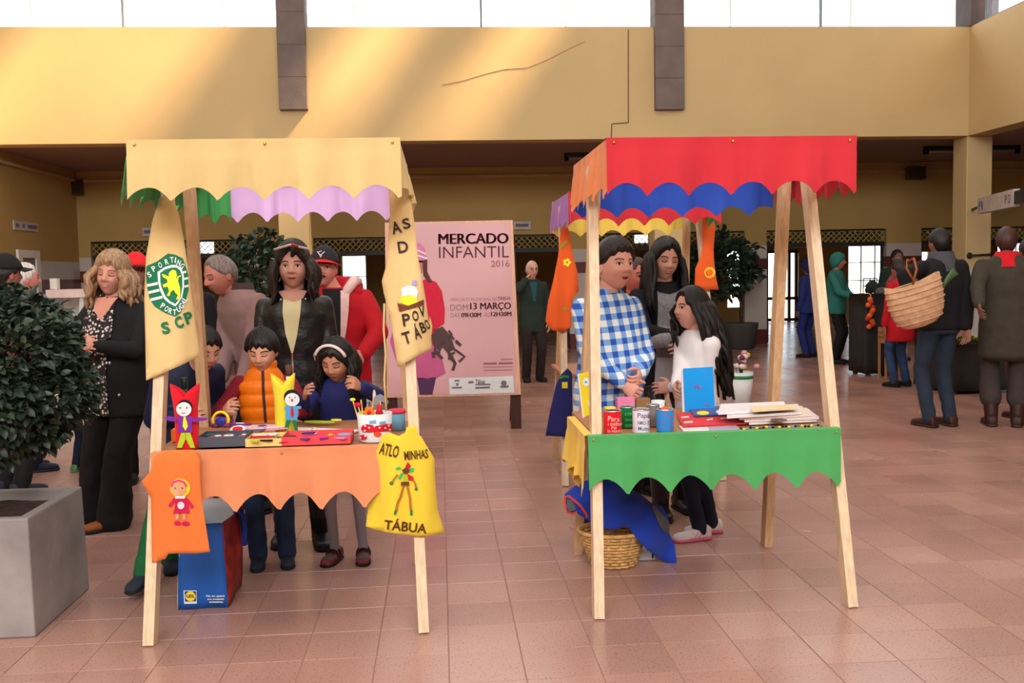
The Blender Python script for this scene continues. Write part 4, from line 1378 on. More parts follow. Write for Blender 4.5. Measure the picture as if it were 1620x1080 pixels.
# ---------- man in the red hooded coat
R = person('moustached man in red hooded coat and black cap with red peak', (at(535, 520, 6.25).x, 6.25, 0), 0.1, 1.60, 0.24, (212, 140, 120), 1.22, fat=0.6,
    hands=(at(530, 570, 5.98), at(575, 560, 5.96)), elbows=((-0.9, 0.3, -0.3), (0.95, 0.25, -0.2)), head=(-0.12, -0.02, 0.04), headoff=(-0.075, -0.02, 0),
    hair=dict(m=H_grey, t=0.007), top=dict(m=red_c, hem=0.72, g=1.12, sr=1.25), bottom=dict(m=black_c), shoe=dict(m=sole_b), brow=(60, 44, 40), lips=(150, 84, 78))
s = R['s']
cp = cap_hat(R, mat('black_cap_cotton', rgb(34, 30, 36), 0.8), mat('red_peak', rgb(230, 30, 30), 0.7))
Mh = R['Mh']
decal('moustache', R['hbvh'], [[(-0.026, -0.052), (-0.012, -0.040), (0, -0.039), (0.012, -0.040), (0.026, -0.052), (0.012, -0.050), (0, -0.048), (-0.012, -0.050)]], 0.005, H_dark, R['root'], Mh, 0.008)
lg = MB(); gl_ = flat('white_thread', 214, 206, 206); 
def on_cap(x, z): return Mh @ Vector((x, -0.108 + (x * x) * 5 + (z - 0.06) * 0.42, z))
for pts in ([(-0.03, 0.100), (-0.018, 0.086), (-0.006, 0.066)], [(-0.006, 0.066), (0.0, 0.088), (0.014, 0.100)], [(-0.022, 0.098), (-0.004, 0.104)], [(-0.016, 0.078), (-0.006, 0.084)]):
    lg.tube([on_cap(*p) for p in pts], 0.0032, 6)
lg.build('emblem', gl_, cp, True)
# fleece lining and hood
decal('fleece_lining', R['tbvh'], [[(0.025*s, 1.44*s), (0.085*s, 1.43*s), (0.075*s, 1.30*s), (0.055*s, 1.16*s), (0.03*s, 1.05*s), (0.012*s, 1.05*s), (0.02*s, 1.25*s)]], 0.016, fleece, R['root'])
decal('inner_jumper', R['tbvh'], [[(-0.10*s, 1.45*s), (0.04*s, 1.45*s), (0.03*s, 1.25*s), (0.015*s, 1.05*s), (-0.02*s, 1.05*s), (-0.08*s, 1.28*s)]], 0.012, black_c, R['root'])
hd = Blob()
hd.chain([Vector((-0.10*s, 0.055, 1.44*s)), Vector((0.0, 0.115, 1.47*s)), Vector((0.115*s, 0.06, 1.455*s)), Vector((0.135*s, -0.03, 1.42*s))], [0.05, 0.068, 0.068, 0.04])
hm_ = bake(hd.v, hd.f, 0.012, 4, 0.012); hm_.materials.append(red_c); obj_from('hood', hm_, R['root'])
MB().tube([Vector((0.03*s, -0.105, 1.36*s)), Vector((0.075*s, -0.085, 1.445*s)), Vector((0.12*s, -0.035, 1.50*s)), Vector((0.155*s, 0.02, 1.50*s))], [0.022, 0.032, 0.036, 0.024], 10).build('hood_lining', fleece, R['root'], True)

# ---------- boy in the checked shirt
R = person('tall boy in blue and white checked shirt beside the right stall', (at(962, 560, 4.86).x, 4.86, 0), 0.30, 1.585, 0.258, (222, 160, 142), 1.17, fat=1.0, child=0.5,
    hands=(at(986, 606, 4.60), at(1012, 592, 4.64)), elbows=((-0.75, 0.5, -0.5), (0.75, 0.5, -0.5)), head=(0.12, 0.0, 0.03), mouth=0.5, headoff=(0.03, 0, 0),
    hair=dict(m=H_dark, t=0.017, vol=0.006, line=(0.46, 0.28, -0.05, -0.6), jag=0.8), curl=(0.95, 0.95), palm=(Vector((0.2, 0.9, 0.3)), Vector((-0.5, 0.8, 0.2))),
    shadd=0.86, top=dict(m=PLAID, hem=0.76, g=1.05, sr=1.05, name='shirt', belly=0.07, neck=1.45), bottom=dict(m=black_c), shoe=dict(m=sole_b), brow=(92, 62, 48), lips=(206, 116, 112))
s = R['s']
neck_ring(R, 'collar', PLAID, 0.074, 0.098, 1.405, 1.475, 1.1, 0.42, -0.01)
# ---------- woman with long black hair
R = person('long-haired woman in black cardigan over grey jumper', (at(1050, 560, 5.5).x, 5.5, 0), 0.10, 1.60, 0.235, (222, 168, 148), 0.96,
    hands=(at(1078, 534, 5.16), at(1085, 545, 5.2)), elbows=((-0.9, 0.2, -0.5), (0.9, 0.4, -0.4)), feet=((gnd(1050, 822).x, 5.36, 0), (gnd(1087, 815).x, 5.5, 0)),
    head=(0.0, 0.12, 0.08), gaze='down', mouth=0.8, lips=(182, 84, 86), hair=dict(m=H_black, t=0.018, vol=0.008, line=(0.55, 0.10, -0.5, -0.9), part=-0.6,
    locks=[(1.1, 1.8, 14, 0.31, 0.016, 0.016, -0.055), (-1.8, -1.1, 14, 0.31, 0.016, 0.016, -0.055), (1.7, 4.6, 24, 0.34, 0.022, 0.02, 0.02)]),
    top=dict(m=black_c, hem=0.80, g=1.04, name='cardigan'), bottom=dict(m=leather, w=0.9, cuff=0.05), shoe=dict(m=leather, boot=0.8, sole=sole_b), palm=(Vector((0.2, 0.9, -0.3)), None), curl=(0.5, 0.4))
s = R['s']
decal('jumper', R['tbvh'], [[(-0.07*s, 1.40*s), (0.07*s, 1.40*s), (0.085*s, 1.25*s), (0.085*s, 1.0*s), (0.09*s, 0.81*s), (-0.10*s, 0.81*s), (-0.09*s, 1.0*s), (-0.075*s, 1.25*s)]], 0.008, grey_knit, R['root'])
decal('shirt_hem', R['tbvh'], [[(0.095*s, 0.99*s), (0.10*s, 0.805*s), (-0.105*s, 0.805*s), (-0.085*s, 0.99*s)]], 0.012, flat('pale_grey_jersey', 176, 172, 180), R['root'])
decal('black_collar', R['tbvh'], [[(-0.075*s, 1.45*s), (0.075*s, 1.45*s), (0.06*s, 1.395*s), (0, 1.38*s), (-0.06*s, 1.395*s)]], 0.011, black_c, R['root'])
C = Blob(); A0 = R['M'].inverted() @ at(1078, 534, 5.16)
C.chain([Vector((-0.20*s, -0.06, 1.08*s)), A0 + Vector((-0.075, 0.01, -0.012))], [0.052*s, 0.046*s])
sm = bake(C.v, C.f, 0.01, 3, 0.01); sm.materials.append(grey_knit); obj_from('sleeve', sm, R['root'])
# ---------- girl in white, profile to the left
R = person('girl in white sweatshirt with long dark hair seen from the side', (at(1102, 700, 4.93).x, 4.93, 0), -1.25, 1.325, 0.215, (208, 150, 130), 0.98, child=0.8,
    hands=(at(1065, 640, 4.60), at(1062, 612, 4.95)), elbows=((-0.4, 0.6, -0.7), (0.4, 0.6, -0.7)), feet=((gnd(1112, 858).x, 4.86, 0), (gnd(1128, 845).x, 4.98, 0)), toe=(-0.1, -0.2),
    head=(-0.05, -0.06, 0), hair=dict(m=H_black, t=0.020, line=(0.58, 0.12, -0.4, -0.9), locks=[(-2.2, -1.25, 16, 0.36, 0.019, 0.045, 0.10), (1.25, 2.2, 14, 0.36, 0.019, 0.045, 0.10), (2.1, 4.2, 26, 0.50, 0.024, 0.03, 0.08), (-1.2, -0.95, 5, 0.22, 0.010, 0.0, -0.01)], wave=2.2),
    top=dict(m=white_c, hem=0.84, g=1.08, sr=1.15, name='sweatshirt'), bottom=dict(m=dark_denim, w=0.95), shoe=dict(m=flat('white_trainer', 222, 214, 216), sole=flat('pink_sole', 216, 92, 128)), lips=(190, 104, 100))
pk = flat('pink_stripe', 214, 150, 176)
for so, Ms, L, W, hb_ in R['shoes']:
    mb = MB()
    for q in range(3):
        y = -0.12 - 0.11 * q
        for sd in (-1, 1):
            mb.bar(Ms @ Vector((sd * W * 1.0, (y) * L, 0.02)), Ms @ Vector((sd * W * 0.86, (y + 0.1) * L, hb_ * 0.72)), 0.006, 0.008)
    mb.build('stripes', pk, so)
# ---------- person hidden between boy and woman
R = person('person with flushed face just behind the checked shirt boy', (at(1003, 520, 5.9).x, 5.9, 0), 0.4, 1.50, 0.23, (196, 108, 92), 1.0, detail=2, hair=dict(m=H_brown, t=0.012),
    top=dict(m=black_c, hem=0.80), bottom=dict(m=black_c), shoe=dict(m=sole_b))
# ---------- man on the telephone
R = person('bald man in dark jacket holding a telephone to his ear', (at(843, 560, 12.4).x, 12.4, 0), 0.15, 1.58, 0.235, (206, 150, 130), 1.05, detail=2,
    hands=(at(832, 441, 12.27), None), elbows=((-0.7, -0.2, -0.8), None), curl=(0.9, 0.3), head=(0.1, 0, 0), top=dict(m=dark_green, hem=0.70, g=1.12, sr=1.15), bottom=dict(m=mat('dark_brown_trousers', rgb(44, 36, 36), 0.9), w=1.15), shoe=dict(m=sole_b), hair=dict(m=H_white, t=0.004, line=(0.95, 0.6, 0.0, -0.6)))
Mh = R['Mh']
gm = MB()
for k in (-1, 1): gm.tube([Mh @ Vector((k * 0.031 + 0.021 * math.cos(a), -0.104, 0.006 + 0.015 * math.sin(a))) for a in [q * 2 * PI / 12 for q in range(13)]], 0.0028, 5)
gm.build('glasses', sole_b, R['root'], True)
decal('shirt_front', R['tbvh'], [[(-0.05, 1.30), (0.05, 1.30), (0.015, 1.05), (-0.015, 1.05)]], 0.008, mat('teal_shirt', rgb(34, 78, 82), 0.9), R['root'])
p0 = at(829, 436, 12.25)
ph = tag(box('mobile_phone', (p0.x - 0.018, p0.y - 0.03, p0.z - 0.05), (p0.x - 0.006, p0.y + 0.03, p0.z + 0.06), sole_b, bev=0.003), 'black telephone held by the bald man', 'telephone')
# ---------- far right: shoppers
def far(label, u, Y, face, h, skin_c, topm, botm, shoem, hair=None, **k):
    tp_ = dict(m=topm, hem=k.pop('hem', 0.78), g=k.pop('tg', 1.1), sr=1.15)
    return person(label, (at(u, 560, Y).x, Y, 0), face, h, 0.235, skin_c, k.pop('g', 1.05), detail=2, hair=hair, top=tp_, bottom=dict(m=botm, **k.pop('bot', {})), shoe=dict(m=shoem, **k.pop('sh', {})), **k)
BKM = gnd(1475, 676)
R = far('man seen from behind carrying a straw basket on his shoulder', 1487, 8.05, PI + 0.15, 1.74, (150, 100, 82), black_c, mat('blue_grey_jeans', rgb(40, 50, 66), 0.85, var=0.2), brown_leather, dict(m=H_black, t=0.012, line=(0.5, 0.2, -0.1, -0.85)), hem=0.84, g=1.12,
    feet=(None, None), hands=(at(1532, 540, 7.9), at(1440, 480, 7.8)), elbows=((-0.6, 0.5, -0.5), (0.6, 0.4, -0.6)))
neck_ring(R, 'hood', mat('grey_hood', rgb(70, 70, 76), 0.9), 0.10, 0.14, 1.33, 1.50, 1.0, 0.9, 0.0)
R = far('person in long olive coat and red scarf seen from behind', 1590, 7.95, PI - 0.45, 1.74, (120, 78, 66), olive, mat('grey_brown_trousers', rgb(64, 54, 52), 0.9), brown_leather, dict(m=hair_m('auburn', 66, 34, 30), t=0.012, line=(0.5, 0.2, -0.1, -0.85)), hem=0.56, g=1.15,
    feet=(None, None), sh=dict(boot=0.8), bot=dict(w=1.1, cuff=0.078, len=0.62), hands=(None, at(1548, 492, 7.6)))
neck_ring(R, 'scarf', mat('red_scarf', rgb(196, 22, 30), 0.9), 0.085, 0.14, 1.36, 1.49, 1.0, 0.6, 0.0)
R = far('person at the right edge wearing brown shoes', 1628, 8.3, PI, 1.65, (150, 100, 82), brown_c, brown_c, brown_leather, dict(m=H_dark, t=0.012), g=0.95)
R = far('shopper in dark blue overalls near the bright door', 1280, 14.7, PI + 0.6, 1.55, (120, 84, 70), blue_c, blue_c, sole_b, dict(m=mat('navy_hood', rgb(28, 34, 78), 0.9), t=0.03, line=(0.5, 0.1, -0.5, -0.95)), g=1.2)
R = far('shopper in teal hooded fleece at the produce table', 1322, 13.6, 0.9, 1.62, (150, 100, 86), teal_c, black_c, sole_b, dict(m=mat('teal_hood', rgb(40, 108, 102), 0.9), t=0.026, line=(0.3, 0.0, -0.6, -0.95)), g=1.1, hands=(at(1352, 470, 13.2), at(1358, 476, 13.5)))
R = far('stallholder in dark green behind the produce table', 1416, 13.9, 0.1, 1.66, (120, 78, 66), mat('bottle_green', rgb(24, 44, 36), 0.9), black_c, sole_b, dict(m=H_black, t=0.012), g=1.15)
R = far('shopper in red coat and pale jeans beyond the straw basket', 1424, 10.8, PI + 0.3, 1.50, (150, 100, 86), red_c, denim, sole_b, dict(m=H_dark, t=0.012), g=1.05, hem=0.62)
# ---------- far left: shoppers behind the bush
R = far('man in dark cap and brown jacket behind the near bush', 10, 6.6, PI - 0.6, 1.60, (170, 104, 90), brown_c, black_c, shoe_n, dict(m=H_dark, t=0.008), g=1.25)
cap_hat(R, mat('black_wool_cap', rgb(30, 26, 30), 0.9), mat('black_wool_cap', rgb(30, 26, 30), 0.9))
R = far('white-haired man in red-brown jacket behind the bush', 40, 7.4, PI - 0.9, 1.57, (206, 132, 118), mat('rust_jacket', rgb(112, 50, 46), 0.9), dark_denim, shoe_n, dict(m=H_white, t=0.009), g=1.1)
R = far('child in bright trainers behind the bush', 122, 7.3, PI - 0.3, 1.05, (170, 110, 92), mat('dark_pink_top', rgb(112, 44, 56), 0.9), dark_denim, mat('green_blue_trainer', rgb(96, 140, 96), 0.7, var=0.5, scale=30), dict(m=H_dark, t=0.012), g=1.0)
# ================================================================== hanging cloths on the stalls
TZ = 0.742
def tab(u, v, z=TZ): return gnd(u, v, z)
def leg_y(v):        # depth just in front of a front leg of the left stall, seen at photo row v
    z = 1.0 + (600 - v) / 285 * 0.74
    return LY + 0.36 * (z / 1.87) - 0.046
def sc(pts, ox, oy, k): return [(ox + x * k, oy + y * k) for x, y in pts]
letter_dk = flat('brown_felt_letter', 58, 40, 34)
felt_g = flat('green_felt', 18, 112, 72)
felt_w = flat('white_felt', 222, 226, 228)
felt_y = flat('yellow_felt', 242, 222, 52)
felt_r = flat('red_felt', 204, 26, 44)
felt_b = flat('blue_felt', 84, 158, 216)
felt_k = flat('black_felt', 24, 22, 26)
felt_t = flat('tan_felt', 218, 160, 120)
felt_br = flat('brown_felt', 112, 58, 34)
felt_p = flat('purple_felt', 116, 42, 150)
felt_lg = flat('lime_felt', 176, 196, 40)
felt_pk = flat('pink_felt', 226, 60, 120)
felt_or = flat('orange_felt', 244, 118, 30)
felt_gy = flat('grey_felt', 132, 132, 138)
felt_lb = flat('light_blue_felt', 120, 178, 214)
cream_cot = cloth('cream_cotton', 222, 190, 132, var=0.05)
# ---- banner with the round club shield
def yf1(u, v):
    return leg_y(v) - 0.012 + 0.00004 * (u - 264) ** 2 * 0.6 + 0.006 * math.sin((u - 240) * 0.13 + v * 0.01) * sstep(350, 520, v)
b1 = pxcloth('banner', [(252, 313), (274, 313), (283, 340), (291, 380), (298, 430), (306, 490), (316, 563), (290, 576), (258, 590), (231, 602), (230, 540), (228, 470), (231, 405), (241, 350)], yf1, cream_cot, spacing=9)
tag(b1, 'cream banner with green and white lion shield hung on the stall post', 'banner')
k_, ox_, oy_ = 0.16667, 220, 380
def B1(pts): return sc(pts, ox_, oy_, k_)
pxprint('shield', [B1([(275,125),(340,135),(415,170),(440,240),(468,330),(470,470),(440,580),(390,690),(340,722),(250,690),(150,630),(100,560),(75,440),(65,340),(70,245),(170,200)])], yf1, felt_g, b1, 0.004, 7)
pxprint('shield_ring', [B1([(175,300),(240,255),(310,232),(360,235),(405,270),(425,330),(428,440),(410,540),(370,600),(345,628),(290,600),(240,560),(200,480),(180,400)])], yf1, felt_w, b1, 0.006, 7)
pxprint('shield_field', [B1([(200,310),(250,275),(310,258),(355,258),(390,285),(408,340),(410,440),(395,530),(345,602),(295,578),(250,530),(215,450),(202,390)])], yf1, felt_g, b1, 0.008, 7)
pxprint('lion', [B1([(290,300),(320,278),(350,290),(360,330),(352,360),(375,400),(390,450),(392,520),(380,560),(350,562),(368,520),(345,500),(330,470),(300,490),(290,530),(262,525),(285,480),(270,440),(230,448),(225,420),(270,400),(265,370),(225,348),(215,318),(240,325),(285,345),(280,320)]),
    B1(stroke([(380,450),(362,400),(368,350),(395,335)], 14))], yf1, felt_y, b1, 0.010, 7)
for pl_ in ([B1(stroke([(75,430),(178,408)], 26)), B1(stroke([(88,497),(193,472)], 26)), B1(stroke([(108,565),(222,538)], 26)), B1(stroke([(415,305),(447,297)], 20)), B1(stroke([(427,368),(466,357)], 20)), B1(stroke([(430,440),(470,430)], 20))]): pxprint('stripe', [pl_], yf1, felt_w, b1, 0.007, 7)
for ch, x, y, r in [('S',98,325,-.55),('P',140,270,-.5),('O',200,235,-.4),('R',262,203,-.25),('T',312,185,-.1),('I',345,188,.1),('N',378,212,.35),('G',408,245,.6),
                    ('P',225,622,.5),('O',262,650,.45),('R',298,670,.3),('T',338,682,0),('U',376,655,-.4),('G',402,622,-.6),('A',422,588,-.8),('L',438,556,-.9)]:
    w = 17 if ch != 'I' else 6
    u, v = ox_ + x * k_, oy_ + y * k_
    pxtext('letter', ch, (u - w * k_, v - 27 * k_, u + w * k_, v + 27 * k_), yf1, felt_w, b1, 0.025, r, 0.009)
for ch, x, y, r in (('S', 250, 830, -0.25), ('C', 378, 778, -0.35), ('P', 472, 735, -0.35)):
    u, v = ox_ + x * k_, oy_ + y * k_
    pxtext('letter', ch, (u - 6.5, v - 9.5, u + 6.5, v + 9.5), yf1, felt_g, b1, 0.04, r, 0.007)
# ---- long cream bag on the right post of the same stall
def yf2(u, v):
    return leg_y(v) - 0.016 + 0.00005 * (u - 645) ** 2 * 0.7 + 0.010 * math.sin((u - 610) * 0.11 + v * 0.012)
def B2(pts): return sc(pts, 590, 300, 0.2778)
b2 = pxcloth('fabric_bag', B2([(122,25),(160,12),(208,25),(222,100),(237,190),(256,380),(276,480),(300,620),(325,800),(337,905),(240,955),(140,1010),(125,900),(97,720),(62,590),(50,520),(76,430),(86,330),(92,180)]), yf2, cream_cot, spacing=9)
tag(b2, 'long cream cotton bag with dark letters on the right post of the cream stall', 'bag')
for s_, x0, y0, x1, y1, r in (('A',105,180,160,250,-.25),('S',168,162,212,222,-.25),('D',142,292,200,358,-.15),('P',168,705,212,775,-.15),('O',224,688,260,748,-.15),('V',264,662,298,725,-.2),('T',168,808,216,878,-.3),('Á',230,760,268,850,-.3),('B',270,752,300,815,-.35),('O',298,738,322,795,-.4)):
    p = B2([(x0, y0), (x1, y1)])
    pxtext('letter', s_, (p[0][0], p[0][1], p[1][0], p[1][1]), yf2, letter_dk, b2, 0.02, r, 0.006)
pxprint('loaf', [B2([(150,640),(160,605),(200,590),(250,610),(255,640),(200,660)])], yf2, felt_y, b2, 0.005)
pxprint('loaf_cloth', [B2([(160,560),(200,545),(240,550),(258,580),(250,615),(205,600),(165,608)])], yf2, felt_w, b2, 0.007)
pxprint('board', [B2([(138,645),(200,662),(290,625),(292,655),(150,695)])], yf2, felt_br, b2, 0.006)
pxprint('flower', [B2(circ(238, 530, 16, 10))], yf2, flat('lavender_felt', 168, 150, 206), b2, 0.006)
MB().tube([at(608, 480, 3.94), at(607, 520, 3.95), at(610, 560, 3.95), at(608, 600, 3.95), at(611, 650, 3.95)], 0.004, 6).build('cord', cream_cot, b2, True)
# ---- orange tee hung over the table corner
def B3(pts): return sc(pts, 220, 690, 0.1852)
def yf3(u, v): return 3.765 + 0.010 * math.sin((u - 226) * 0.10) * sstep(715, 800, v) - 0.012 * sstep(700, 730, v)
b3 = pxcloth('hanging_shirt', B3([(140,168),(205,122),(300,118),(470,115),(520,200),(525,420),(550,640),(605,985),(500,1000),(250,1000),(225,1045),(110,1080),(104,700),(100,530),(20,385),(95,300)]), yf3, cloth('bright_orange_jersey', 230, 120, 58), spacing=9)
tag(b3, 'orange shirt with felt girl figure hung over the table corner', 'shirt')
pxprint('halo', [B3(circ(350, 440, 88, 20, 80))], yf3, flat('yellow_halo_felt', 248, 206, 40), b3, 0.004)
pxprint('face', [B3(circ(338, 445, 66, 20, 62))], yf3, felt_t, b3, 0.007)
pxprint('head_band', [B3(stroke([(272,430),(290,392),(340,375),(385,392),(405,428)], 18))], yf3, felt_pk, b3, 0.009)
pxprint('dress', [B3([(305,520),(395,520),(420,590),(432,655),(290,660),(310,590)]), B3(stroke([(310,530),(280,570),(258,600)], 26)), B3(stroke([(395,530),(430,570),(458,610)], 26))], yf3, flat('crimson_felt', 206, 22, 76), b3, 0.006)
pxprint('collar', [B3([(305,510),(395,510),(390,532),(310,532)]), B3(circ(357, 590, 30, 12, 32))], yf3, felt_w, b3, 0.008)
pxprint('legs', [B3(stroke([(325,662),(325,710)], 26)), B3(stroke([(385,660),(385,710)], 26))], yf3, felt_t, b3, 0.005)
pxprint('shoes', [B3(circ(328, 742, 30, 12, 20)), B3(circ(398, 745, 34, 12, 20))], yf3, flat('crimson_felt', 206, 22, 76), b3, 0.006)
pxprint('eyes', [B3(circ(308, 442, 6, 8)), B3(circ(370, 442, 6, 8))], yf3, felt_k, b3, 0.009)
# ---- yellow drawstring bag
def B4(pts): return sc(pts, 570, 660, 0.1852)
def yf4(u, v): return 3.758 + 0.012 * math.sin((u - 585) * 0.12 + 0.5) * sstep(690, 760, v) + 0.00003 * (u - 640) ** 2 * 0.5
b4 = pxcloth('drawstring_bag', B4([(190,150),(250,132),(330,160),(385,130),(395,85),(440,76),(480,72),(490,148),(520,162),(565,240),(632,350),(640,540),(660,790),(720,980),(600,1010),(480,1015),(250,985),(130,960),(45,930),(70,760),(95,560),(120,330),(165,215)]), yf4, cloth('bright_yellow_cotton', 236, 204, 62), spacing=9)
tag(b4, 'yellow drawstring bag with beaded doll hung at the table corner', 'bag')
for s_, bx4, r in (('ATLO', (165,228,330,332), 0.22), ('MINHAS', (375,280,580,358), -0.10), ('TÁBUA', (205,872,570,975), 0.10)):
    p = B4([(bx4[0], bx4[1]), (bx4[2], bx4[3])])
    pxtext('lettering', s_, (p[0][0], p[0][1], p[1][0], p[1][1]), yf4, flat('brown_felt_print', 88, 44, 26), b4, 0.02, r, 0.006)
pxprint('doll_hat', [B4([(405,378),(432,415),(420,440),(385,425)]), B4([(400,480),(455,510),(450,545),(410,535)])], yf4, felt_r, b4, 0.006)
pxprint('doll_wings', [B4([(350,440),(310,450),(300,430),(340,420)]), B4([(375,470),(340,535),(322,520),(345,480)]), B4([(400,440),(460,430),(455,465),(410,470)])], yf4, flat('bead_green', 60, 190, 96), b4, 0.005)
pxprint('doll_body', [B4([(355,450),(395,425),(425,450),(405,480),(375,482)]), B4([(350,550),(415,550),(420,582),(345,582)])], yf4, felt_br, b4, 0.008)
pxprint('doll_dress', [B4([(372,485),(405,490),(410,550),(370,552)])], yf4, felt_lg, b4, 0.006)
pxprint('doll_limbs', [B4(stroke([(320,490),(290,525),(272,558)], 16)), B4(stroke([(450,530),(470,570),(478,608)], 16)), B4(stroke([(370,585),(345,680),(320,730),(305,795)], 20)), B4(stroke([(402,585),(425,690),(432,795)], 20))], yf4, flat('bead_brown', 176, 112, 40), b4, 0.006)
pxprint('doll_shoes', [B4([(300,775),(322,785),(305,832),(285,828)]), B4([(425,782),(445,785),(448,838),(425,836)]), B4(circ(265, 562, 16, 10)), B4(circ(478, 612, 14, 10))], yf4, flat('bead_dark_green', 30, 128, 60), b4, 0.006)

# ---- cloths on the stall at the back and on the red stall
def s3leg(u, v): return 6.24 + 0.36 * (at(u, v, 6.45).z / 1.87) - 0.055
def yf5(u, v): return s3leg(u, v) - 0.012 + 0.015 * math.sin((u - 860) * 0.25) * sstep(380, 450, v)
vivid_o = cloth('vivid_orange_felt', 226, 92, 38)
b5 = pxcloth('hanging_pouch', [(887, 362), (899, 360), (906, 400), (914, 432), (916, 460), (906, 472), (903, 518), (890, 526), (873, 522), (863, 508), (867, 478), (875, 445), (883, 405)], yf5, vivid_o, spacing=8)
tag(b5, 'tall orange felt pouch with small yellow flower on the back stall post', 'pouch')
pxprint('flower', [circ(897 + 4 * math.cos(a), 415 + 4 * math.sin(a), 2.6, 8) for a in (0, 1.26, 2.5, 3.77, 5.0)], yf5, felt_y, b5)
pxprint('leaf', [stroke([(886, 392), (893, 386), (897, 381)], 4), stroke([(891, 490), (896, 487)], 5)], yf5, flat('leaf_green_felt', 130, 150, 40), b5)
def yf6(u, v): return s3leg(u, v) - 0.012 + 0.012 * math.sin((u - 1100) * 0.25)
b6 = pxcloth('hanging_apron', [(1111, 342), (1133, 342), (1129, 395), (1130, 415), (1133, 440), (1137, 458), (1099, 458), (1100, 425), (1109, 405), (1112, 390)], yf6, vivid_o, spacing=8)
tag(b6, 'orange felt apron with a yellow sun on the back stall right post', 'apron')
pxprint('sun', [circ(1123, 431, 9, 14)], yf6, flat('sun_yellow', 248, 190, 60), b6)
pxprint('sun_middle', [circ(1123, 431, 5, 12)], yf6, felt_or, b6, 0.007)
def yf7(u, v): return 6.20 + 0.012 * math.sin((u - 863) * 0.2)
b7 = pxcloth('hanging_bag', [(888, 592), (898, 582), (905, 590), (906, 660), (898, 691), (863, 689), (870, 650), (880, 607)], yf7, cloth('navy_felt', 44, 44, 104), spacing=8)
tag(b7, 'navy felt bag with yellow square patch below the orange pouch', 'bag')
pxprint('patch', [[(889, 604), (898, 604), (898, 614), (889, 614)]], yf7, felt_y, b7)
pxprint('leaf', [stroke([(886, 598), (892, 595), (900, 596)], 4)], yf7, flat('leaf_green_felt2', 60, 140, 60), b7)
# yellow side skirt on the red stall's table
valance('side_skirt', (-0.03, 0.62), (-0.03, 0.09), TZ, 0.47, 0.08, 3, cloth('soft_yellow_cloth', 240, 196, 84), S2, (-1, 0, 0), phase=0.2, seed=2, wav=0.02, top=0.03)

# ================================================================== things on the left table
def card(name, polys, yf, material, parent, th=0.003, off=0.0):
    for p in polys:
        pxcloth(name, p, lambda u, v: yf(u, v) - off, material, parent, 10, th, False)
def tube_puppet(base, r, hgt, tube_m, label, ears, ox, oy, k, Y, parts):
    t = empty('paper_tube_puppet', base)
    tag(t, label, 'puppet', 'paper tube puppets')
    n = 28; V = []; F = []
    rows = 8
    for j in range(rows + 1):
        for i in range(n):
            a = 2 * PI * i / n
            top = hgt * (1.0 if ears == 0 else (0.80 + 0.20 * abs(math.cos(a)) ** 0.8))
            f = 1 + 0.30 * ears * sstep(0.55, 1.0, j / rows) * abs(math.cos(a))
            V.append(Vector((r * f * math.cos(a), r * 0.8 * math.sin(a), top * j / rows)))
    for j in range(rows):
        for i in range(n): F.append((j*n+i, j*n+(i+1)%n, (j+1)*n+(i+1)%n, (j+1)*n+i))
    o = mk('tube', V, F, tube_m, t, True)
    md = o.modifiers.new('th', 'SOLIDIFY'); md.thickness = 0.003
    yf = lambda u, v: Y
    inv = Matrix.Translation(-Vector(base))
    for nm, polys, m_, off in parts:
        for p in polys:
            q = pxcloth(nm, sc(p, ox, oy, k), lambda u, v: Y - off, m_, t, 12, 0.002, False)
            q.matrix_parent_inverse = inv
    return t
k5 = 90 / 810
bp = tab(297, 709); bp.y = 3.935
pb = Vector((at(297, 709, 3.85).x, 3.85, TZ + 0.005))
P5 = [('arms', [[(40,545),(110,520),(230,550),(230,600),(110,590)], [(430,555),(520,545),(655,545),(655,580),(440,610)]], felt_p, 0.0),
      ('hair', [circ(335, 395, 110, 20, 108)], felt_k, 0.0), ('face', [circ(322, 425, 108, 20, 100)], felt_w, 0.003),
      ('eyes', [circ(268, 403, 14, 8), circ(362, 403, 14, 8)], felt_gy, 0.006), ('mouth', [stroke([(285,470),(315,484),(345,472)], 10)], felt_pk, 0.006),
      ('shirt', [[(240,525),(440,525),(440,755),(240,755)]], felt_p, 0.002), ('tie', [[(318,530),(345,530),(380,665),(345,730),(305,665)]], felt_y, 0.005),
      ('trousers', [[(285,760),(345,760),(345,850),(295,975),(222,975)], [(350,760),(415,760),(482,975),(415,975),(352,850)]], felt_lg, 0.003),
      ('shoes', [[(222,975),(295,975),(290,990),(225,990)], [(415,975),(482,975),(480,990),(420,990)]], felt_k, 0.003)]
tube_puppet(pb, 0.045, 0.262, cloth('red_card', 220, 28, 44), 'red paper tube puppet in purple shirt at the table corner', 1, 255, 600, k5, 3.808, P5)
k6 = 70 / 582
bp = tab(461, 678); pb = Vector((bp.x, 4.14, TZ + 0.001))
P6 = [('hair', [circ(265, 480, 108, 20, 98)], felt_k, 0.0), ('face', [circ(268, 515, 96, 20, 86)], felt_w, 0.003), ('nose', [circ(266, 522, 15, 10, 18)], felt_r, 0.006),
      ('eyes', [circ(233, 485, 11, 8), circ(303, 485, 11, 8)], felt_gy, 0.006),
      ('shirt', [[(165,600),(385,600),(385,635),(340,640),(335,785),(180,785),(185,650),(165,635)]], felt_b, 0.002), ('tie', [[(255,605),(275,605),(290,715),(268,755),(245,715)]], felt_r, 0.005),
      ('trousers', [[(190,785),(250,785),(240,830),(210,900),(165,895)], [(270,785),(318,785),(355,950),(310,960)]], flat('leaf_green_card', 24, 120, 60), 0.003),
      ('shoes', [[(140,885),(200,900),(195,915),(140,900)], [(310,950),(358,945),(355,962),(312,975)]], felt_k, 0.003)]
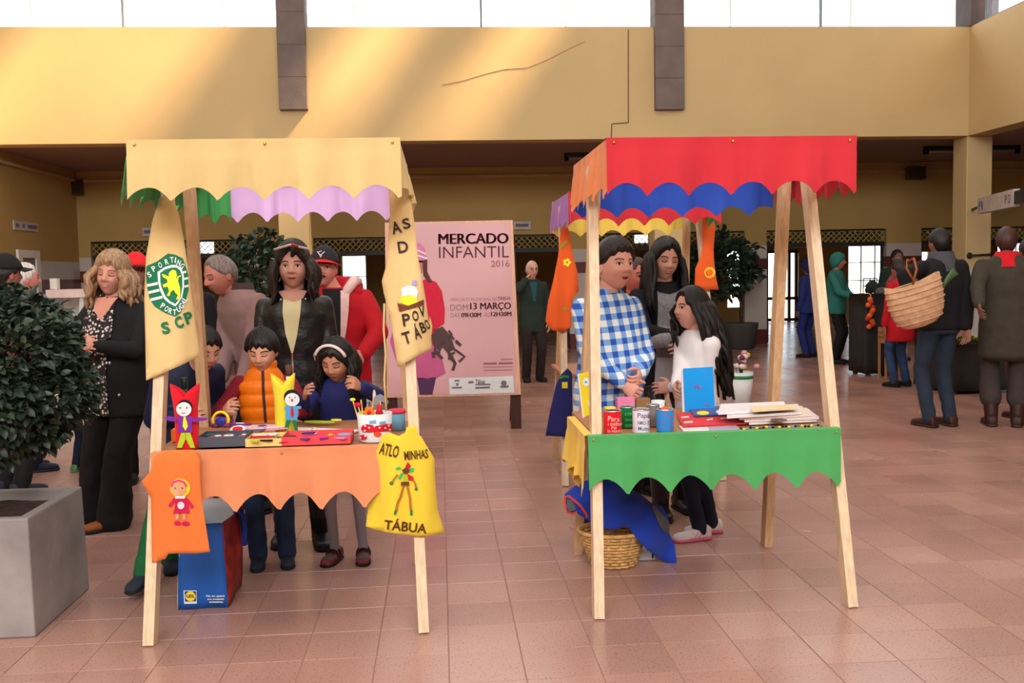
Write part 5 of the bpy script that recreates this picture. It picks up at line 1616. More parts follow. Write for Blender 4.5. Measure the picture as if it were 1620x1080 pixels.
tube_puppet(pb, 0.040, 0.268, cloth('yellow_card', 236, 216, 62), 'yellow paper tube puppet in blue shirt and red tie', 1, 430, 570, k6, 4.09, P6)
# bottle and glue stick behind the puppets
def bottle(u, v0, v1, Y, rpx, bm, cm, label, name='bottle'):
    a = at(u, v1, Y); b = at(u, v0, Y); r = rpx * Y / FPX
    t = empty(name, (a.x, Y, TZ + 0.001)); tag(t, label, 'bottle')
    H = b.z - TZ
    MB().lathe([(r * 1.6, 0), (r * 1.65, 0.01), (r * 1.65, H * 0.5), (r * 1.3, H * 0.6), (r, H * 0.68), (r, H * 0.84)], 18).build('body', bm, t, True)
    MB().lathe([(r * 1.1, H * 0.84), (r * 1.1, H), (r * 0.9, H * 1.005)], 16).build('cap', cm, t, True)
bottle(293, 598, 640, 4.02, 4.5, mat('dark_green_glass', rgb(22, 54, 34), 0.15), mat('dark_green_cap', rgb(20, 46, 30), 0.4), 'dark green bottle behind the red puppet')
bottle(458, 578, 610, 4.25, 5, felt_w, flat('brown_cap', 96, 56, 48), 'white glue bottle with brown cap behind the yellow puppet')
# boxes in a row along the front edge
def lidless(name, label, cat, u0, u1, vb, vt, depth, m_, inner, parent=None):
    a = tab(u0, vb); b = tab(u1, vb)
    Y = a.y; hgt = at(u0, vt, Y).z - TZ
    t = empty(name, ((a.x + b.x) / 2, Y, TZ + 0.006)); tag(t, label, cat)
    w = (b.x - a.x) / 2; th = 0.004
    MB().box((-w, 0, 0), (w, depth, th)).build('base', inner, t)
    MB().box((-w, 0, 0), (w, th, hgt)).build('side', m_, t)
    MB().box((-w, depth - th, 0), (w, depth, hgt)).build('side', m_, t)
    MB().box((-w, th, 0), (-w + th, depth - th, hgt)).build('side', m_, t)
    MB().box((w - th, th, 0), (w, depth - th, hgt)).build('side', m_, t)
    return t
lidless('craft_tray', 'dark grey shallow craft tray at the front of the table', 'tray', 312, 387, 712, 694, 0.15, flat('dark_grey_card', 78, 82, 92), flat('grey_card', 120, 118, 120))
lidless('craft_tray', 'small cream craft tray between grey and red trays', 'tray', 388.5, 444, 711, 697, 0.15, flat('cream_card', 226, 198, 124), flat('cream_card2', 206, 186, 140))
tr = lidless('craft_tray', 'long coral red craft tray beside the mushroom cup', 'tray', 445.5, 553, 709, 694, 0.16, flat('coral_card', 222, 72, 78), flat('pink_card', 214, 150, 150))
# felt pieces lying in and behind the trays
def felt_piece(label, cat, u, v, z, shape, m_, extra=None, name='felt_piece', tilt=0.0):
    p = gnd(u, v, z)
    t = empty(name, p, random.uniform(-0.5, 0.5)); tag(t, label, cat, 'felt crafts on the left table')
    n = len(shape)
    V = [Vector((x, y, 0.0 + tilt * y)) for x, y in shape] + [Vector((x, y, 0.006 + tilt * y)) for x, y in shape]
    F = [tuple(range(n - 1, -1, -1)), tuple(range(n, 2 * n))] + [(i, (i + 1) % n, n + (i + 1) % n, n + i) for i in range(n)]
    mk('felt', V, F, m_, t)
    if extra:
        for s2, m2 in extra:
            V = [Vector((x, y, 0.0065 + tilt * y)) for x, y in s2] + [Vector((x, y, 0.010 + tilt * y)) for x, y in s2]
            n2 = len(s2)
            F = [tuple(range(n2 - 1, -1, -1)), tuple(range(n2, 2 * n2))] + [(i, (i + 1) % n2, n2 + (i + 1) % n2, n2 + i) for i in range(n2)]
            mk('patch', V, F, m2, t)
    return t
def disc(r, ry=None, n=14): return circ(0, 0, r, n, ry)
def star(r, k=5): return [((r if i % 2 == 0 else r * 0.5) * math.cos(PI * i / k), (r if i % 2 == 0 else r * 0.5) * math.sin(PI * i / k)) for i in range(2 * k)]
rect = lambda a, b: [(-a, -b), (a, -b), (a, b), (-a, b)]
zt_ = TZ + 0.032
felt_piece('white and red felt disc near the grey tray', 'felt disc', 376, 681, TZ + 0.045, disc(0.032, 0.026), felt_w, [(disc(0.022, 0.012), felt_r)], tilt=0.5)
felt_piece('dark pink felt purse on the grey tray', 'felt purse', 345, 692, zt_, disc(0.045, 0.03), flat('raspberry_felt', 190, 40, 84), [(disc(0.014), felt_w)])
felt_piece('grey felt square behind the trays', 'felt square', 395, 684, TZ + 0.03, rect(0.05, 0.035), flat('slate_felt', 96, 98, 108))
felt_piece('red and white felt strip behind the cream tray', 'felt strip', 412, 691, zt_, rect(0.055, 0.02), felt_r, [(rect(0.03, 0.006), felt_w)])
felt_piece('black felt moustache lying on the cream tray', 'felt moustache', 419, 697, zt_, disc(0.036, 0.014), felt_k)
felt_piece('dark brown felt wallet by the red tray', 'felt wallet', 455, 693, zt_, rect(0.036, 0.024), flat('maroon_felt', 74, 30, 38))
felt_piece('green felt leaf in the red tray', 'felt leaf', 473, 694, zt_, disc(0.030, 0.014), flat('grass_felt', 96, 176, 66))
felt_piece('violet felt butterfly in the red tray', 'felt butterfly', 485, 695, zt_, star(0.026, 4), flat('violet_felt', 96, 52, 130))
felt_piece('magenta felt heart in the red tray', 'felt heart', 500, 692, zt_, disc(0.040, 0.022), flat('magenta_felt', 232, 44, 140))
felt_piece('orange felt flower in the red tray', 'felt flower', 523, 690, zt_, star(0.020, 5), felt_or, [(disc(0.007), felt_y)])
felt_piece('purple felt bow in the red tray', 'felt bow', 512, 694, zt_, star(0.022, 3), felt_p)
felt_piece('lilac felt strip at the right end of the red tray', 'felt strip', 538, 693, zt_, rect(0.03, 0.016), flat('lilac_felt', 186, 140, 196))
felt_piece('pale pink paper sheet behind the orange vest boy hands', 'paper sheet', 415, 676, TZ + 0.002, rect(0.09, 0.05), flat('pale_pink_paper', 232, 196, 204), [(star(0.02, 6), felt_p)], name='paper_sheet')
felt_piece('large white board under the yellow puppet', 'board', 508, 683, TZ + 0.002, rect(0.16, 0.06), flat('white_board', 232, 226, 228), name='white_board')
felt_piece('yellow green felt leaves in front of the girl', 'felt leaf', 505, 668, TZ + 0.012, disc(0.075, 0.020), felt_lg)
felt_piece('yellow felt leaf beside the larger one', 'felt leaf', 532, 665, TZ + 0.02, disc(0.026, 0.014), felt_y)
o = tag(box('patterned_box', tuple(tab(333, 676) + Vector((0, 0, 0.001))), tuple(tab(333, 676) + Vector((0.088, 0.07, 0.045))), mat('pink_black_pattern', rgb(150, 60, 100), 0.6, var=0.9, scale=60)), 'small pink and black patterned box behind the trays', 'box')
bevel(o, 0.003)
o = empty('felt_ring', tab(350, 686) + Vector((0, 0, 0.06))); tag(o, 'yellow felt arch with blue flower on the grey tray', 'felt arch', 'felt crafts on the left table')
MB().tube([Vector((0.034 * math.cos(a), 0.004 * math.sin(a), 0.036 * math.sin(a))) for a in [-0.4 + 3.94 * q / 14 for q in range(15)]], 0.006, 8).build('arch', felt_y, o, True)
MB().ball((0, 0, -0.005), (0.022, 0.010, 0.022), 10, 8).build('flower', mat('blue_pattern_felt', rgb(52, 62, 160), 0.8, var=0.6, scale=90), o, True)
tag(bevel(box('orange_box', tuple(tab(271, 700) + Vector((0, 0.0, 0.001))), tuple(tab(271, 700) + Vector((0.04, 0.05, 0.055))), felt_or), 0.003), 'small orange box left of the red puppet', 'box')
for lab, u, v_, sh, m1, ex in (
    ('white felt snowman face on the grey tray', 362, 690, disc(0.020), felt_w, [(disc(0.006), felt_or)]),
    ('teal felt square at the back of the grey tray', 331, 688, rect(0.024, 0.018), flat('teal_felt', 40, 120, 120), None),
    ('pink felt flower between grey and cream trays', 386, 690, star(0.022, 5), felt_pk, [(disc(0.008), felt_w)]),
    ('lime felt star on the cream tray', 403, 698, star(0.020, 5), felt_lg, None),
    ('white felt tooth behind the cream tray', 432, 688, disc(0.018, 0.024), felt_w, None),
    ('red felt star at the left of the red tray', 449, 701, star(0.018, 5), felt_r, None),
    ('light blue felt cloud at the right of the red tray', 546, 688, disc(0.030, 0.018), felt_lb, None),
    ('dark blue felt fish behind the red tray', 488, 686, disc(0.028, 0.012), flat('dark_blue_felt', 38, 48, 120), None),
    ('purple felt ribbon behind the trays', 380, 672, rect(0.05, 0.012), felt_p, [(rect(0.02, 0.005), felt_w)]),
    ('pink striped paper by the yellow puppet', 437, 678, rect(0.045, 0.03), flat('pink_striped', 232, 150, 176), [(rect(0.04, 0.004), felt_w)])):
    felt_piece(lab, 'felt piece', u, v_, zt_ + 0.004, sh, m1, ex)
# ring with wire on tray
tag(MB().tube([at(498, 681, 3.98) + Vector((0.013 * math.cos(a), 0, 0.013 * math.sin(a))) for a in [q * 2 * PI / 16 for q in range(17)]], 0.0016, 6).build('key_ring', steel, None, True), 'thin metal key ring standing in the red tray', 'key ring')
# mushroom cup with craft sticks
c0 = tab(594, 706); cy = 3.94; cr = 27.5 * cy / FPX
cup = empty('mushroom_cup', (at(594, 700, cy).x, cy, TZ + 0.001)); tag(cup, 'white cup with red spotted mushroom cutouts holding craft sticks', 'cup')
hc_ = 0.115
MB().lathe([(cr * 0.9, 0), (cr * 0.93, 0.004), (cr, hc_), (cr - 0.004, hc_), (cr * 0.87, 0.008)], 28).build('body', felt_w, cup, True)
ccx, ccy = cup.location.x, cy
def yfc(u, v):
    x = at(u, v, cy - cr).x - ccx
    return ccy - math.sqrt(max(0.0, (cr * 1.0) ** 2 - min(x * x, cr * cr * 0.99)))
inv = Matrix.Translation(-Vector(cup.location))
def C7(pts): return sc(pts, 550, 600, 0.1111)
for nm, polys, m_, off in (('mushroom', [C7([(185,700),(210,655),(270,635),(420,660),(560,635),(630,630),(640,740),(560,735),(440,745),(300,755),(215,750)]), C7(circ(220, 822, 56, 14, 36))], flat('mushroom_red', 206, 22, 40), 0.003),
        ('mushroom_dot', [C7(circ(x, y, 14, 10)) for x, y in ((250,660),(305,688),(383,664),(455,688),(538,692),(585,660),(600,715),(243,730),(180,828),(252,805))], felt_w, 0.006),
        ('mushroom_foot', [C7(circ(425, 780, 58, 14, 36))], flat('orange_red', 232, 70, 30), 0.003), ('scarf', [C7([(300,590),(400,575),(410,625),(305,625)]), C7([(450,600),(540,590),(550,630),(455,640)])], felt_lb, 0.005)):
    q = pxprint(nm, polys, yfc, m_, cup, off, 6); q.matrix_parent_inverse = inv
def stick(u0, v0, u1, v1, Y, m_, label, head=None, r=0.003):
    a = at(u0, v0, Y); b = at(u1, v1, Y - 0.0)
    t = empty('craft_stick', (b.x, b.y, b.z)); tag(t, label, 'craft stick', 'craft sticks in the mushroom cup')
    MB().tube([Vector((0, 0, 0)), a - b], r, 8).build('stick', m_, t, True)
    if head:
        kind, col, size = head
        d = a - b
        if kind == 'cone': MB().lathe([(size, -size), (size * 0.5, size * 0.6), (0.001, size * 1.8)], 14, d).build('ornament', col, t, True)
        elif kind == 'flower':
            for q in range(6): MB().ball(d + Vector((size * 0.7 * math.cos(q * 1.047), -0.004, size * 0.7 * math.sin(q * 1.047))), (size * 0.45, 0.004, size * 0.45), 8, 6).build('petal', col, t, True)
            MB().ball(d + Vector((0, -0.007, 0)), size * 0.4, 8, 6).build('middle', felt_r, t, True)
        elif kind == 'ball': MB().ball(d, (size, size * 0.6, size * 0.6), 12, 8).build('ornament', col, t, True)
        elif kind == 'card':
            V = []; sh = [(x * size, z * size) for x, z in ((-1.2, -0.2), (-0.9, 0.8), (0, 1.1), (0.9, 0.6), (1.3, -0.2), (1.0, -0.7), (0.7, -0.3), (0.2, -0.1), (-0.3, -0.5), (-0.9, -0.7))]
            V = [d + Vector((x, -0.002, z)) for x, z in sh] + [d + Vector((x, 0.002, z)) for x, z in sh]; n = len(sh)
            mk('cutout', V, [tuple(range(n)), tuple(range(2 * n - 1, n - 1, -1))] + [(i, n + i, n + (i + 1) % n, (i + 1) % n) for i in range(n)], col, t)
        elif kind == 'feather': MB().ball(d + Vector((0, 0, -size)), (size * 0.28, 0.003, size * 1.1), 8, 8).build('feather', col, t, True)
straw = flat('straw_wood', 226, 176, 96)
stick(566, 640, 578, 682, 3.95, straw, 'craft stick with red ladybird ball at left of the cup', ('ball', felt_r, 0.016))
stick(584, 652, 588, 684, 3.93, straw, 'craft stick with orange flower in the cup', ('flower', felt_or, 0.022))
stick(592, 617, 586, 684, 3.97, straw, 'tall craft stick with lilac feather in the cup', ('feather', flat('lilac_feather', 204, 196, 226), 0.026))
stick(602, 634, 598, 684, 3.96, straw, 'craft stick with grey elephant cutout', ('card', felt_gy, 0.026))
stick(600, 648, 600, 684, 3.93, straw, 'craft stick with red cone gnome hat', ('cone', felt_r, 0.017))
stick(573, 650, 574, 684, 3.93, felt_lg, 'lime green craft stick in the cup', None, 0.005)
stick(571, 632, 577, 684, 3.96, straw, 'plain straw craft stick in the cup')
stick(558, 632, 572, 682, 3.97, straw, 'craft stick with yellow leaf leaning left out of the cup', ('ball', felt_y, 0.012))
# round tin with red lid, right of the cup
a = at(629, 690, 4.2)
t = empty('round_tin', (a.x, 4.2, TZ + 0.001)); tag(t, 'pale blue round tin with pink red lid beside the post', 'tin')
MB().lathe([(0.036, 0), (0.036, 0.075), (0.034, 0.078)], 24).build('body', felt_lb, t, True)
MB().lathe([(0.039, 0.074), (0.040, 0.084), (0.036, 0.090)], 24).build('lid', flat('pink_red', 220, 62, 88), t, True)

# ================================================================== things on the right table
def tin(u0, u1, v0, v1, m_, label, lines, ink, inside=None, bold=0.0, group='decorated tins'):
    b = tab((u0 + u1) / 2, v1)
    Y = b.y + 0.035; r = (u1 - u0) / 2 * Y / FPX
    x = at((u0 + u1) / 2, v1, Y - r).x; h = at((u0 + u1) / 2, v0, Y - r).z - at((u0 + u1) / 2, v1, Y - r).z
    t = empty('decorated_tin', (x, Y, TZ + 0.001)); tag(t, label, 'tin', group)
    MB().lathe([(r * 0.97, 0), (r, 0.004), (r, h - 0.003), (r * 0.99, h), (r * 0.93, h), (r * 0.93, 0.006)], 28).build('can', m_, t, True)
    MB().lathe([(r * 1.01, h - 0.004), (r * 1.02, h - 0.001), (r * 1.01, h + 0.002), (r * 0.93, h + 0.002), (r * 0.93, h - 0.004)], 28).build('rim', steel, t, True)
    inv = Matrix.Translation(-Vector(t.location))
    def yf(u, v):
        q = at(u, v, Y - r).x - x
        return Y - math.sqrt(max(0, r * r - min(q * q, r * r * 0.98)))
    for s_, bx_, rot in lines:
        q = pxtext('writing', s_, bx_, yf, ink, t, bold, rot, 0.0015); q.matrix_parent_inverse = inv
    return t
pen_w = flat('white_pen', 240, 190, 186); pen_k = flat('grey_pen', 84, 92, 104); pen_g = flat('pale_green_pen', 110, 190, 130); pen_r = flat('magenta_pen', 176, 60, 130)
k8 = 140 / 1620
def L8(x0, y0, x1, y1): return (945 + x0 * k8, 630 + y0 * k8, 945 + x1 * k8, 630 + y1 * k8)
tin(957.5, 986, 651, 687, cloth('red_paint', 222, 22, 36), 'red tin with pale handwriting on the green-skirted table', [('Para', L8(195,330,410,420), 0.05), ('o melhor', L8(170,430,460,500), 0), ('Pai', L8(260,510,350,565), 0), ('do mundo', L8(170,565,455,625), 0)], pen_w)
tin(983, 1007.5, 645, 678, cloth('green_paint', 16, 116, 54), 'dark green tin between red and white tins', [('o meu', L8(505,262,650,310), 0), ('mmn', L8(510,375,640,415), 0), ('nnm', L8(510,470,640,525), 0)], pen_g)
tin(1025, 1046, 642, 676, mat('grey_tin_paint', rgb(140, 130, 128), 0.4, metal=0.3), 'plain grey tin behind the white one', [], pen_k)
tin(1003.5, 1031, 649, 686, flat('white_paint_tin', 226, 214, 232), 'white tin reading Papá in dark handwriting', [('Papá', L8(735,265,965,385), 0), ('AMO-TE', L8(730,410,985,485), 0.02), ('Muito', L8(745,515,965,590), 0)], pen_k, bold=0.006)
tb = tin(1041.5, 1069.5, 649, 684, cloth('sky_blue_paint', 44, 138, 214), 'sky blue tin with magenta writing and orange ball on top', [('m', L8(1190,275,1280,320), 0.5), ('nn', L8(1290,320,1370,370), 0.5), ('mn', L8(1170,410,1250,460), 0.1), ('m', L8(1320,430,1390,470), 0.3), ('n', L8(1180,520,1220,560), 0.1), ('m', L8(1310,515,1390,560), 0)], pen_r)
ob = gnd(1056, 684); 
tag(MB().ball((tb.location.x, tb.location.y, TZ + 0.09), (0.018, 0.018, 0.016), 14, 10).build('orange_ball', flat('orange_clay', 240, 96, 40), None, True), 'orange ball resting in the blue tin', 'ball')
# standing blue card and yellow book
def pxslab(name, poly, Y0, tilt, th, m_, label, cat, edge=None):
    yf = lambda u, v: Y0 + tilt * (poly[-1][1] - v) / 100.0
    o = pxcloth(name, poly, yf, m_, None, 14, th, False); tag(o, label, cat); return o, yf
ybc = tab(1105, 652).y
o, yfb = pxslab('blue_card', [(1081, 583), (1128, 580), (1131, 647), (1084, 652)], ybc - 0.012, 0.05, 0.006, cloth('bright_blue_card', 28, 146, 222), 'bright blue card standing upright with red scribbles', 'card')
pxprint('scribble', [stroke([(1098, 612), (1103, 609), (1106, 614), (1110, 612)], 1.6), stroke([(1117, 592), (1121, 591)], 1.6), stroke([(1114, 641), (1119, 638), (1122, 642)], 1.6), stroke([(1100, 610), (1107, 615)], 1.6)], yfb, pen_r, o, 0.003)
pxcloth('back_page', [(1078, 586), (1085, 583), (1087, 651), (1080, 652)], lambda u, v: yfb(u, v) + 0.012, flat('white_page', 224, 220, 226), o, 14, 0.004, False)
o, yfb = pxslab('yellow_book', [(916, 592), (937, 588), (937, 655), (924, 659)], 4.22, 0.03, 0.02, cloth('yellow_book_cover', 226, 204, 40), 'yellow flowered book leaning behind the front post', 'book')
pxprint('flower', [circ(927, 604, 5, 12, 7), circ(934, 638, 4, 10, 6)], yfb, felt_w, o, 0.003)
pxprint('flower_middle', [circ(927, 604, 2, 8), circ(934, 638, 1.8, 8)], yfb, felt_b, o, 0.006)
pxcloth('page_edge', [(914, 593), (918, 591), (926, 659), (922, 661)], lambda u, v: yfb(u, v) + 0.002, flat('white_page', 224, 220, 226), o, 14, 0.02, False)
# small pieces behind the tins
tag(bevel(box('yellow_carton', tuple(tab(958, 660) + Vector((0, 0, 0.001))), tuple(tab(958, 660) + Vector((0.05, 0.05, 0.045))), felt_y), 0.002), 'yellow carton behind the red tin', 'carton')
tag(bevel(box('pink_notebook', tuple(tab(977, 655) + Vector((0, 0.0, 0.001))), tuple(tab(977, 655) + Vector((0.085, 0.06, 0.075))), flat('pink_paper', 226, 130, 176)), 0.002), 'pink patterned notebook box behind the green tin', 'notebook')
tag(bevel(box('brown_carton', tuple(tab(1012, 654) + Vector((0, 0.08, 0.001))), tuple(tab(1012, 654) + Vector((0.07, 0.14, 0.06))), flat('kraft_card', 150, 112, 72)), 0.002), 'brown carton behind the white and grey tins', 'carton')
tag(MB().lathe([(0.028, 0), (0.032, 0.075), (0.029, 0.075), (0.025, 0.004)], 20, tab(1046, 662) + Vector((0, 0.06, 0.001))).build('paper_cup', felt_w, None, True), 'white paper cup behind the blue tin', 'cup')
# flat printed matter
def sheet(label, cat, corners, z, th, m_, name, prints=(), group='printed matter on the right table'):
    P = [gnd(u, v, z) for u, v in corners]
    P = [Vector((p.x, p.y, z)) for p in P]
    V = P + [p + Vector((0, 0, th)) for p in P]
    o = mk(name, V, [(3, 2, 1, 0), (4, 5, 6, 7), (0, 1, 5, 4), (1, 2, 6, 5), (2, 3, 7, 6), (3, 0, 4, 7)], m_)
    tag(o, label, cat, group)
    for polys, m2 in prints:
        mb = MB()
        for poly in polys:
            vs, fs = tri2d(poly, 6)
            mb.add([gnd(v.x, v.y, z + th + 0.0008) for v in vs], fs)
        q = mb.build('print', m2, o)
        bm = bmesh.new(); bm.from_mesh(q.data)
        for f in bm.faces:
            if f.normal.z < 0: f.normal_flip()
        bm.to_mesh(q.data); bm.free()
    return o
sheet('lilac grey leaflet at the front edge', 'leaflet', [(1122, 682), (1172, 680), (1160, 669), (1118, 671)], TZ + 0.001, 0.003, flat('lilac_paper', 172, 160, 184), 'leaflet')
sheet('white leaflet beside the blue tin', 'leaflet', [(1082, 684), (1132, 682), (1128, 672), (1074, 674)], TZ + 0.001, 0.002, flat('white_paper', 226, 216, 220), 'leaflet')
sheet('red comic magazine with white lettering', 'magazine', [(1080, 676), (1202, 670), (1180, 651), (1070, 654)], TZ + 0.005, 0.004, cloth('red_gloss_paper', 214, 26, 40), 'magazine', [([stroke([(1078, 660), (1090, 659)], 2), stroke([(1082, 668), (1096, 667)], 2.5), stroke([(1118, 664), (1128, 662)], 2), stroke([(1140, 662), (1150, 661)], 2)], felt_w)])
sheet('blue and orange comic magazine behind the red one', 'magazine', [(1098, 659), (1180, 655), (1166, 643), (1090, 646)], TZ + 0.013, 0.006, cloth('blue_gloss_paper', 60, 84, 150), 'magazine', [([circ(1140, 651, 8, 10, 3)], felt_w), ([circ(1160, 654, 5, 10, 2.5)], felt_or), ([circ(1112, 653, 10, 10, 3.4)], felt_y)])
for q, (lab, cor, dz, col) in enumerate([
    ('lowest white paper bag at the right end of the table', [(1185, 672), (1292, 667), (1280, 650), (1180, 655)], 0.004, (226, 214, 214)),
    ('white paper bag with dark print, second from the bottom', [(1178, 668), (1296, 663), (1276, 648), (1170, 652)], 0.016, (222, 208, 210)),
    ('beige paper bag in the middle of the pile', [(1170, 664), (1284, 658), (1268, 645), (1164, 649)], 0.028, (224, 206, 190)),
    ('white paper bag with twisted handles, near the top', [(1150, 662), (1268, 655), (1262, 642), (1152, 647)], 0.040, (230, 220, 222)),
    ('topmost white paper bag of the pile', [(1136, 656), (1246, 650), (1240, 638), (1140, 642)], 0.052, (228, 222, 226))]):
    pr = [([circ(1232, 664, 14, 10, 2.4)], flat('print_grey', 120, 90, 92))] if q == 1 else ([([circ(1205, 648, 16, 12, 2.0)], flat('print_grey', 120, 90, 92))] if q == 4 else ())
    sheet(lab, 'paper bag', cor, TZ + dz, 0.010, flat('paper_%d' % q, *col), 'paper_bag', pr, 'pile of paper bags')
sheet('cream strip of card lying on the pile of bags', 'card strip', [(1190, 652), (1262, 647), (1258, 642), (1190, 645)], TZ + 0.066, 0.008, flat('cream_strip', 232, 208, 166), 'card_strip')
cols = [felt_k, felt_y, felt_b, felt_k, flat('sea_green', 40, 140, 130), felt_y, felt_k]
bs = empty('bead_string', tab(1240, 677) + Vector((0, 0, 0.006))); tag(bs, 'multicoloured bead string along the front right edge', 'bead string')
for q in range(26):
    p = tab(1172 + q * 5.1, 680 - q * 0.22 + 1.2 * math.sin(q * 1.3)) + Vector((0, 0, 0.006))
    MB().ball(p - Vector(bs.location), (0.0065, 0.005, 0.005), 8, 6).build('bead', cols[q % 7], bs, True)

# ================================================================== under the stalls
# ---- blue shopping bag
fl_, fr_ = gnd(282, 964), gnd(361, 961); rr_ = gnd(395, 905)
by0 = (fl_.y + fr_.y) / 2; x0, x1 = fl_.x, fr_.x; dep = 0.30
bag = empty('shopping_bag', ((x0 + x1) / 2, by0, 0.002)); tag(bag, 'blue shopping bag with red printed side under the left table', 'shopping bag')
W = (x1 - x0) / 2; Hh = at(320, 830, by0).z
bagm = mat('blue_woven_plastic', rgb(34, 92, 176), 0.4, var=0.08, scale=8, bump=0.15, bscale=14)
bagr = mat('red_food_print', rgb(146, 34, 26), 0.45, var=0.5, scale=16)
white_in = mat('white_bag_lining', rgb(206, 208, 216), 0.6)
def panel(name, a, b, c, d, m_, nrm, bow=0.012, n=8):
    V = []; F = []
    for i in range(n + 1):
        for j in range(n + 1):
            s_, t_ = i / n, j / n
            p = a.lerp(b, s_).lerp(d.lerp(c, s_), t_)
            w = bow * math.sin(PI * s_) * math.sin(PI * min(1, t_ * 1.1)) + 0.004 * math.sin(7 * s_ + 5 * t_)
            V.append(p + Vector(nrm) * w)
    for i in range(n):
        for j in range(n):
            k = i * (n + 1) + j; F.append((k, k + n + 1, k + n + 2, k + 1))
    o = mk(name, V, F, m_, bag, True)
    o.data.materials.append(white_in)
    md = o.modifiers.new('th', 'SOLIDIFY'); md.thickness = 0.003; md.material_offset = 1; md.offset = -1
    return o
v = Vector
fp = panel('front_panel', v((-W, 0, 0)), v((W, 0, 0)), v((W - 0.01, 0.01, Hh)), v((-W + 0.015, 0.01, Hh)), bagm, (0, -1, 0), 0.004)
sp_ = panel('side_panel', v((W, 0, 0)), v((W - 0.005, dep, 0)), v((W + 0.02, dep, Hh * 1.02)), v((W - 0.01, 0.01, Hh)), bagr, (1, 0, 0), 0.02)
panel('side_panel', v((-W, dep, 0)), v((-W, 0, 0)), v((-W + 0.015, 0.01, Hh)), v((-W + 0.01, dep, Hh * 1.02)), mat('white_green_print', rgb(196, 200, 190), 0.5, var=0.4, scale=20), (-1, 0, 0), 0.008)
panel('back_panel', v((W - 0.005, dep, 0)), v((-W, dep, 0)), v((-W + 0.01, dep, Hh * 1.12)), v((W + 0.02, dep, Hh * 1.12)), bagm, (0, 1, 0), 0.01)
MB().box((-W + 0.004, 0.004, 0), (W - 0.01, dep - 0.004, 0.004)).build('bottom', bagm, bag)
MB().tube([v((W + 0.0, 0.20, Hh * 1.02)), v((W + 0.035, 0.19, Hh * 0.97)), v((W + 0.045, 0.18, Hh * 0.80)), v((W + 0.045, 0.17, Hh * 0.62)), v((W + 0.038, 0.21, Hh * 0.70)), v((W + 0.02, 0.24, Hh * 1.0))], 0.012, 8).build('handle', mat('blue_webbing', rgb(36, 66, 180), 0.7), bag, True)
inv = Matrix.Translation(-Vector(bag.location))
yfg = lambda u, v_: by0 - 0.006
k9 = 130 / 1620
def L9(pts): return sc(pts, 275, 900, k9)
for nm, polys, m_, off in (('logo_plate', [L9([(190,418),(450,418),(455,680),(205,685)])], felt_w, 0.002), ('logo_field', [L9([(212,436),(436,436),(440,632),(222,640)])], flat('logo_blue', 26, 60, 150), 0.004), ('logo_disc', [L9(circ(328, 535, 100, 24, 96))], flat('logo_yellow', 250, 222, 20), 0.006), ('slogan_bar', [L9([(700,640),(965,640),(965,660),(700,660)])], felt_w, 0.003)):
    q = pxprint(nm, polys, yfg, m_, bag, off, 10); q.matrix_parent_inverse = inv
for s_, bx_, m_, bd in (('LIDL', (250,500,410,560), flat('logo_ink', 20, 40, 120), 0.03), ('Sei, ao quero', (635,505,1005,560), felt_w, 0.03), ('sou poupado', (660,570,990,618), felt_w, 0.03)):
    p = L9([(bx_[0], bx_[1]), (bx_[2], bx_[3])])
    q = pxtext('lettering', s_, (p[0][0], p[0][1], p[1][0], p[1][1]), yfg, m_, bag, bd, 0.0, 0.009); q.matrix_parent_inverse = inv
# ---- wicker basket with blue jacket
wick = mat('wicker', rgb(206, 160, 98), 0.65, var=0.25, scale=30)
bkp = gnd(968, 888); bkx, bky = bkp.x, 4.50
bk = empty('wicker_basket', (bkx, bky, 0.002)); tag(bk, 'small wicker basket under the green-skirted table', 'basket')
hb2 = at(968, 838, bky).z
def bask_r(t): return (0.105 + 0.058 * t, 0.085 + 0.045 * t)
rows = 11
for j in range(rows):
    t_ = j / (rows - 1)
    a_, b_ = bask_r(t_); n = 64
    pts = []
    for q in range(n + 1):
        an = 2 * PI * q / n
        w = 0.0045 * math.sin(an * 16 + PI * j)
        pts.append(v(((a_ + w) * math.cos(an), (b_ + w) * math.sin(an), 0.008 + (hb2 - 0.012) * t_)))
    MB().tube(pts, 0.0072, 6, False).build('weave', wick, bk, True)
for q in range(16):
    an = 2 * PI * q / 16 + 0.1
    MB().tube([v((bask_r(0)[0] * math.cos(an), bask_r(0)[1] * math.sin(an), 0)), v((bask_r(1)[0] * math.cos(an), bask_r(1)[1] * math.sin(an), hb2))], 0.006, 6).build('stake', wick, bk, True)
MB().tube([v(((bask_r(1)[0] + 0.006) * math.cos(2 * PI * q / 48), (bask_r(1)[1] + 0.006) * math.sin(2 * PI * q / 48), hb2)) for q in range(49)], 0.010, 8, False).build('rim', wick, bk, True)
MB().lathe([(0.10, 0), (0.10, 0.006)], 24, sy=0.8).build('bottom', wick, bk)
MB().tube([v((-0.10, 0, hb2)), v((-0.09, 0, hb2 + 0.05)), v((-0.03, 0, hb2 + 0.085)), v((0.03, 0, hb2 + 0.085)), v((0.09, 0, hb2 + 0.05)), v((0.10, 0, hb2))], 0.008, 8).build('handle', wick, bk, True)
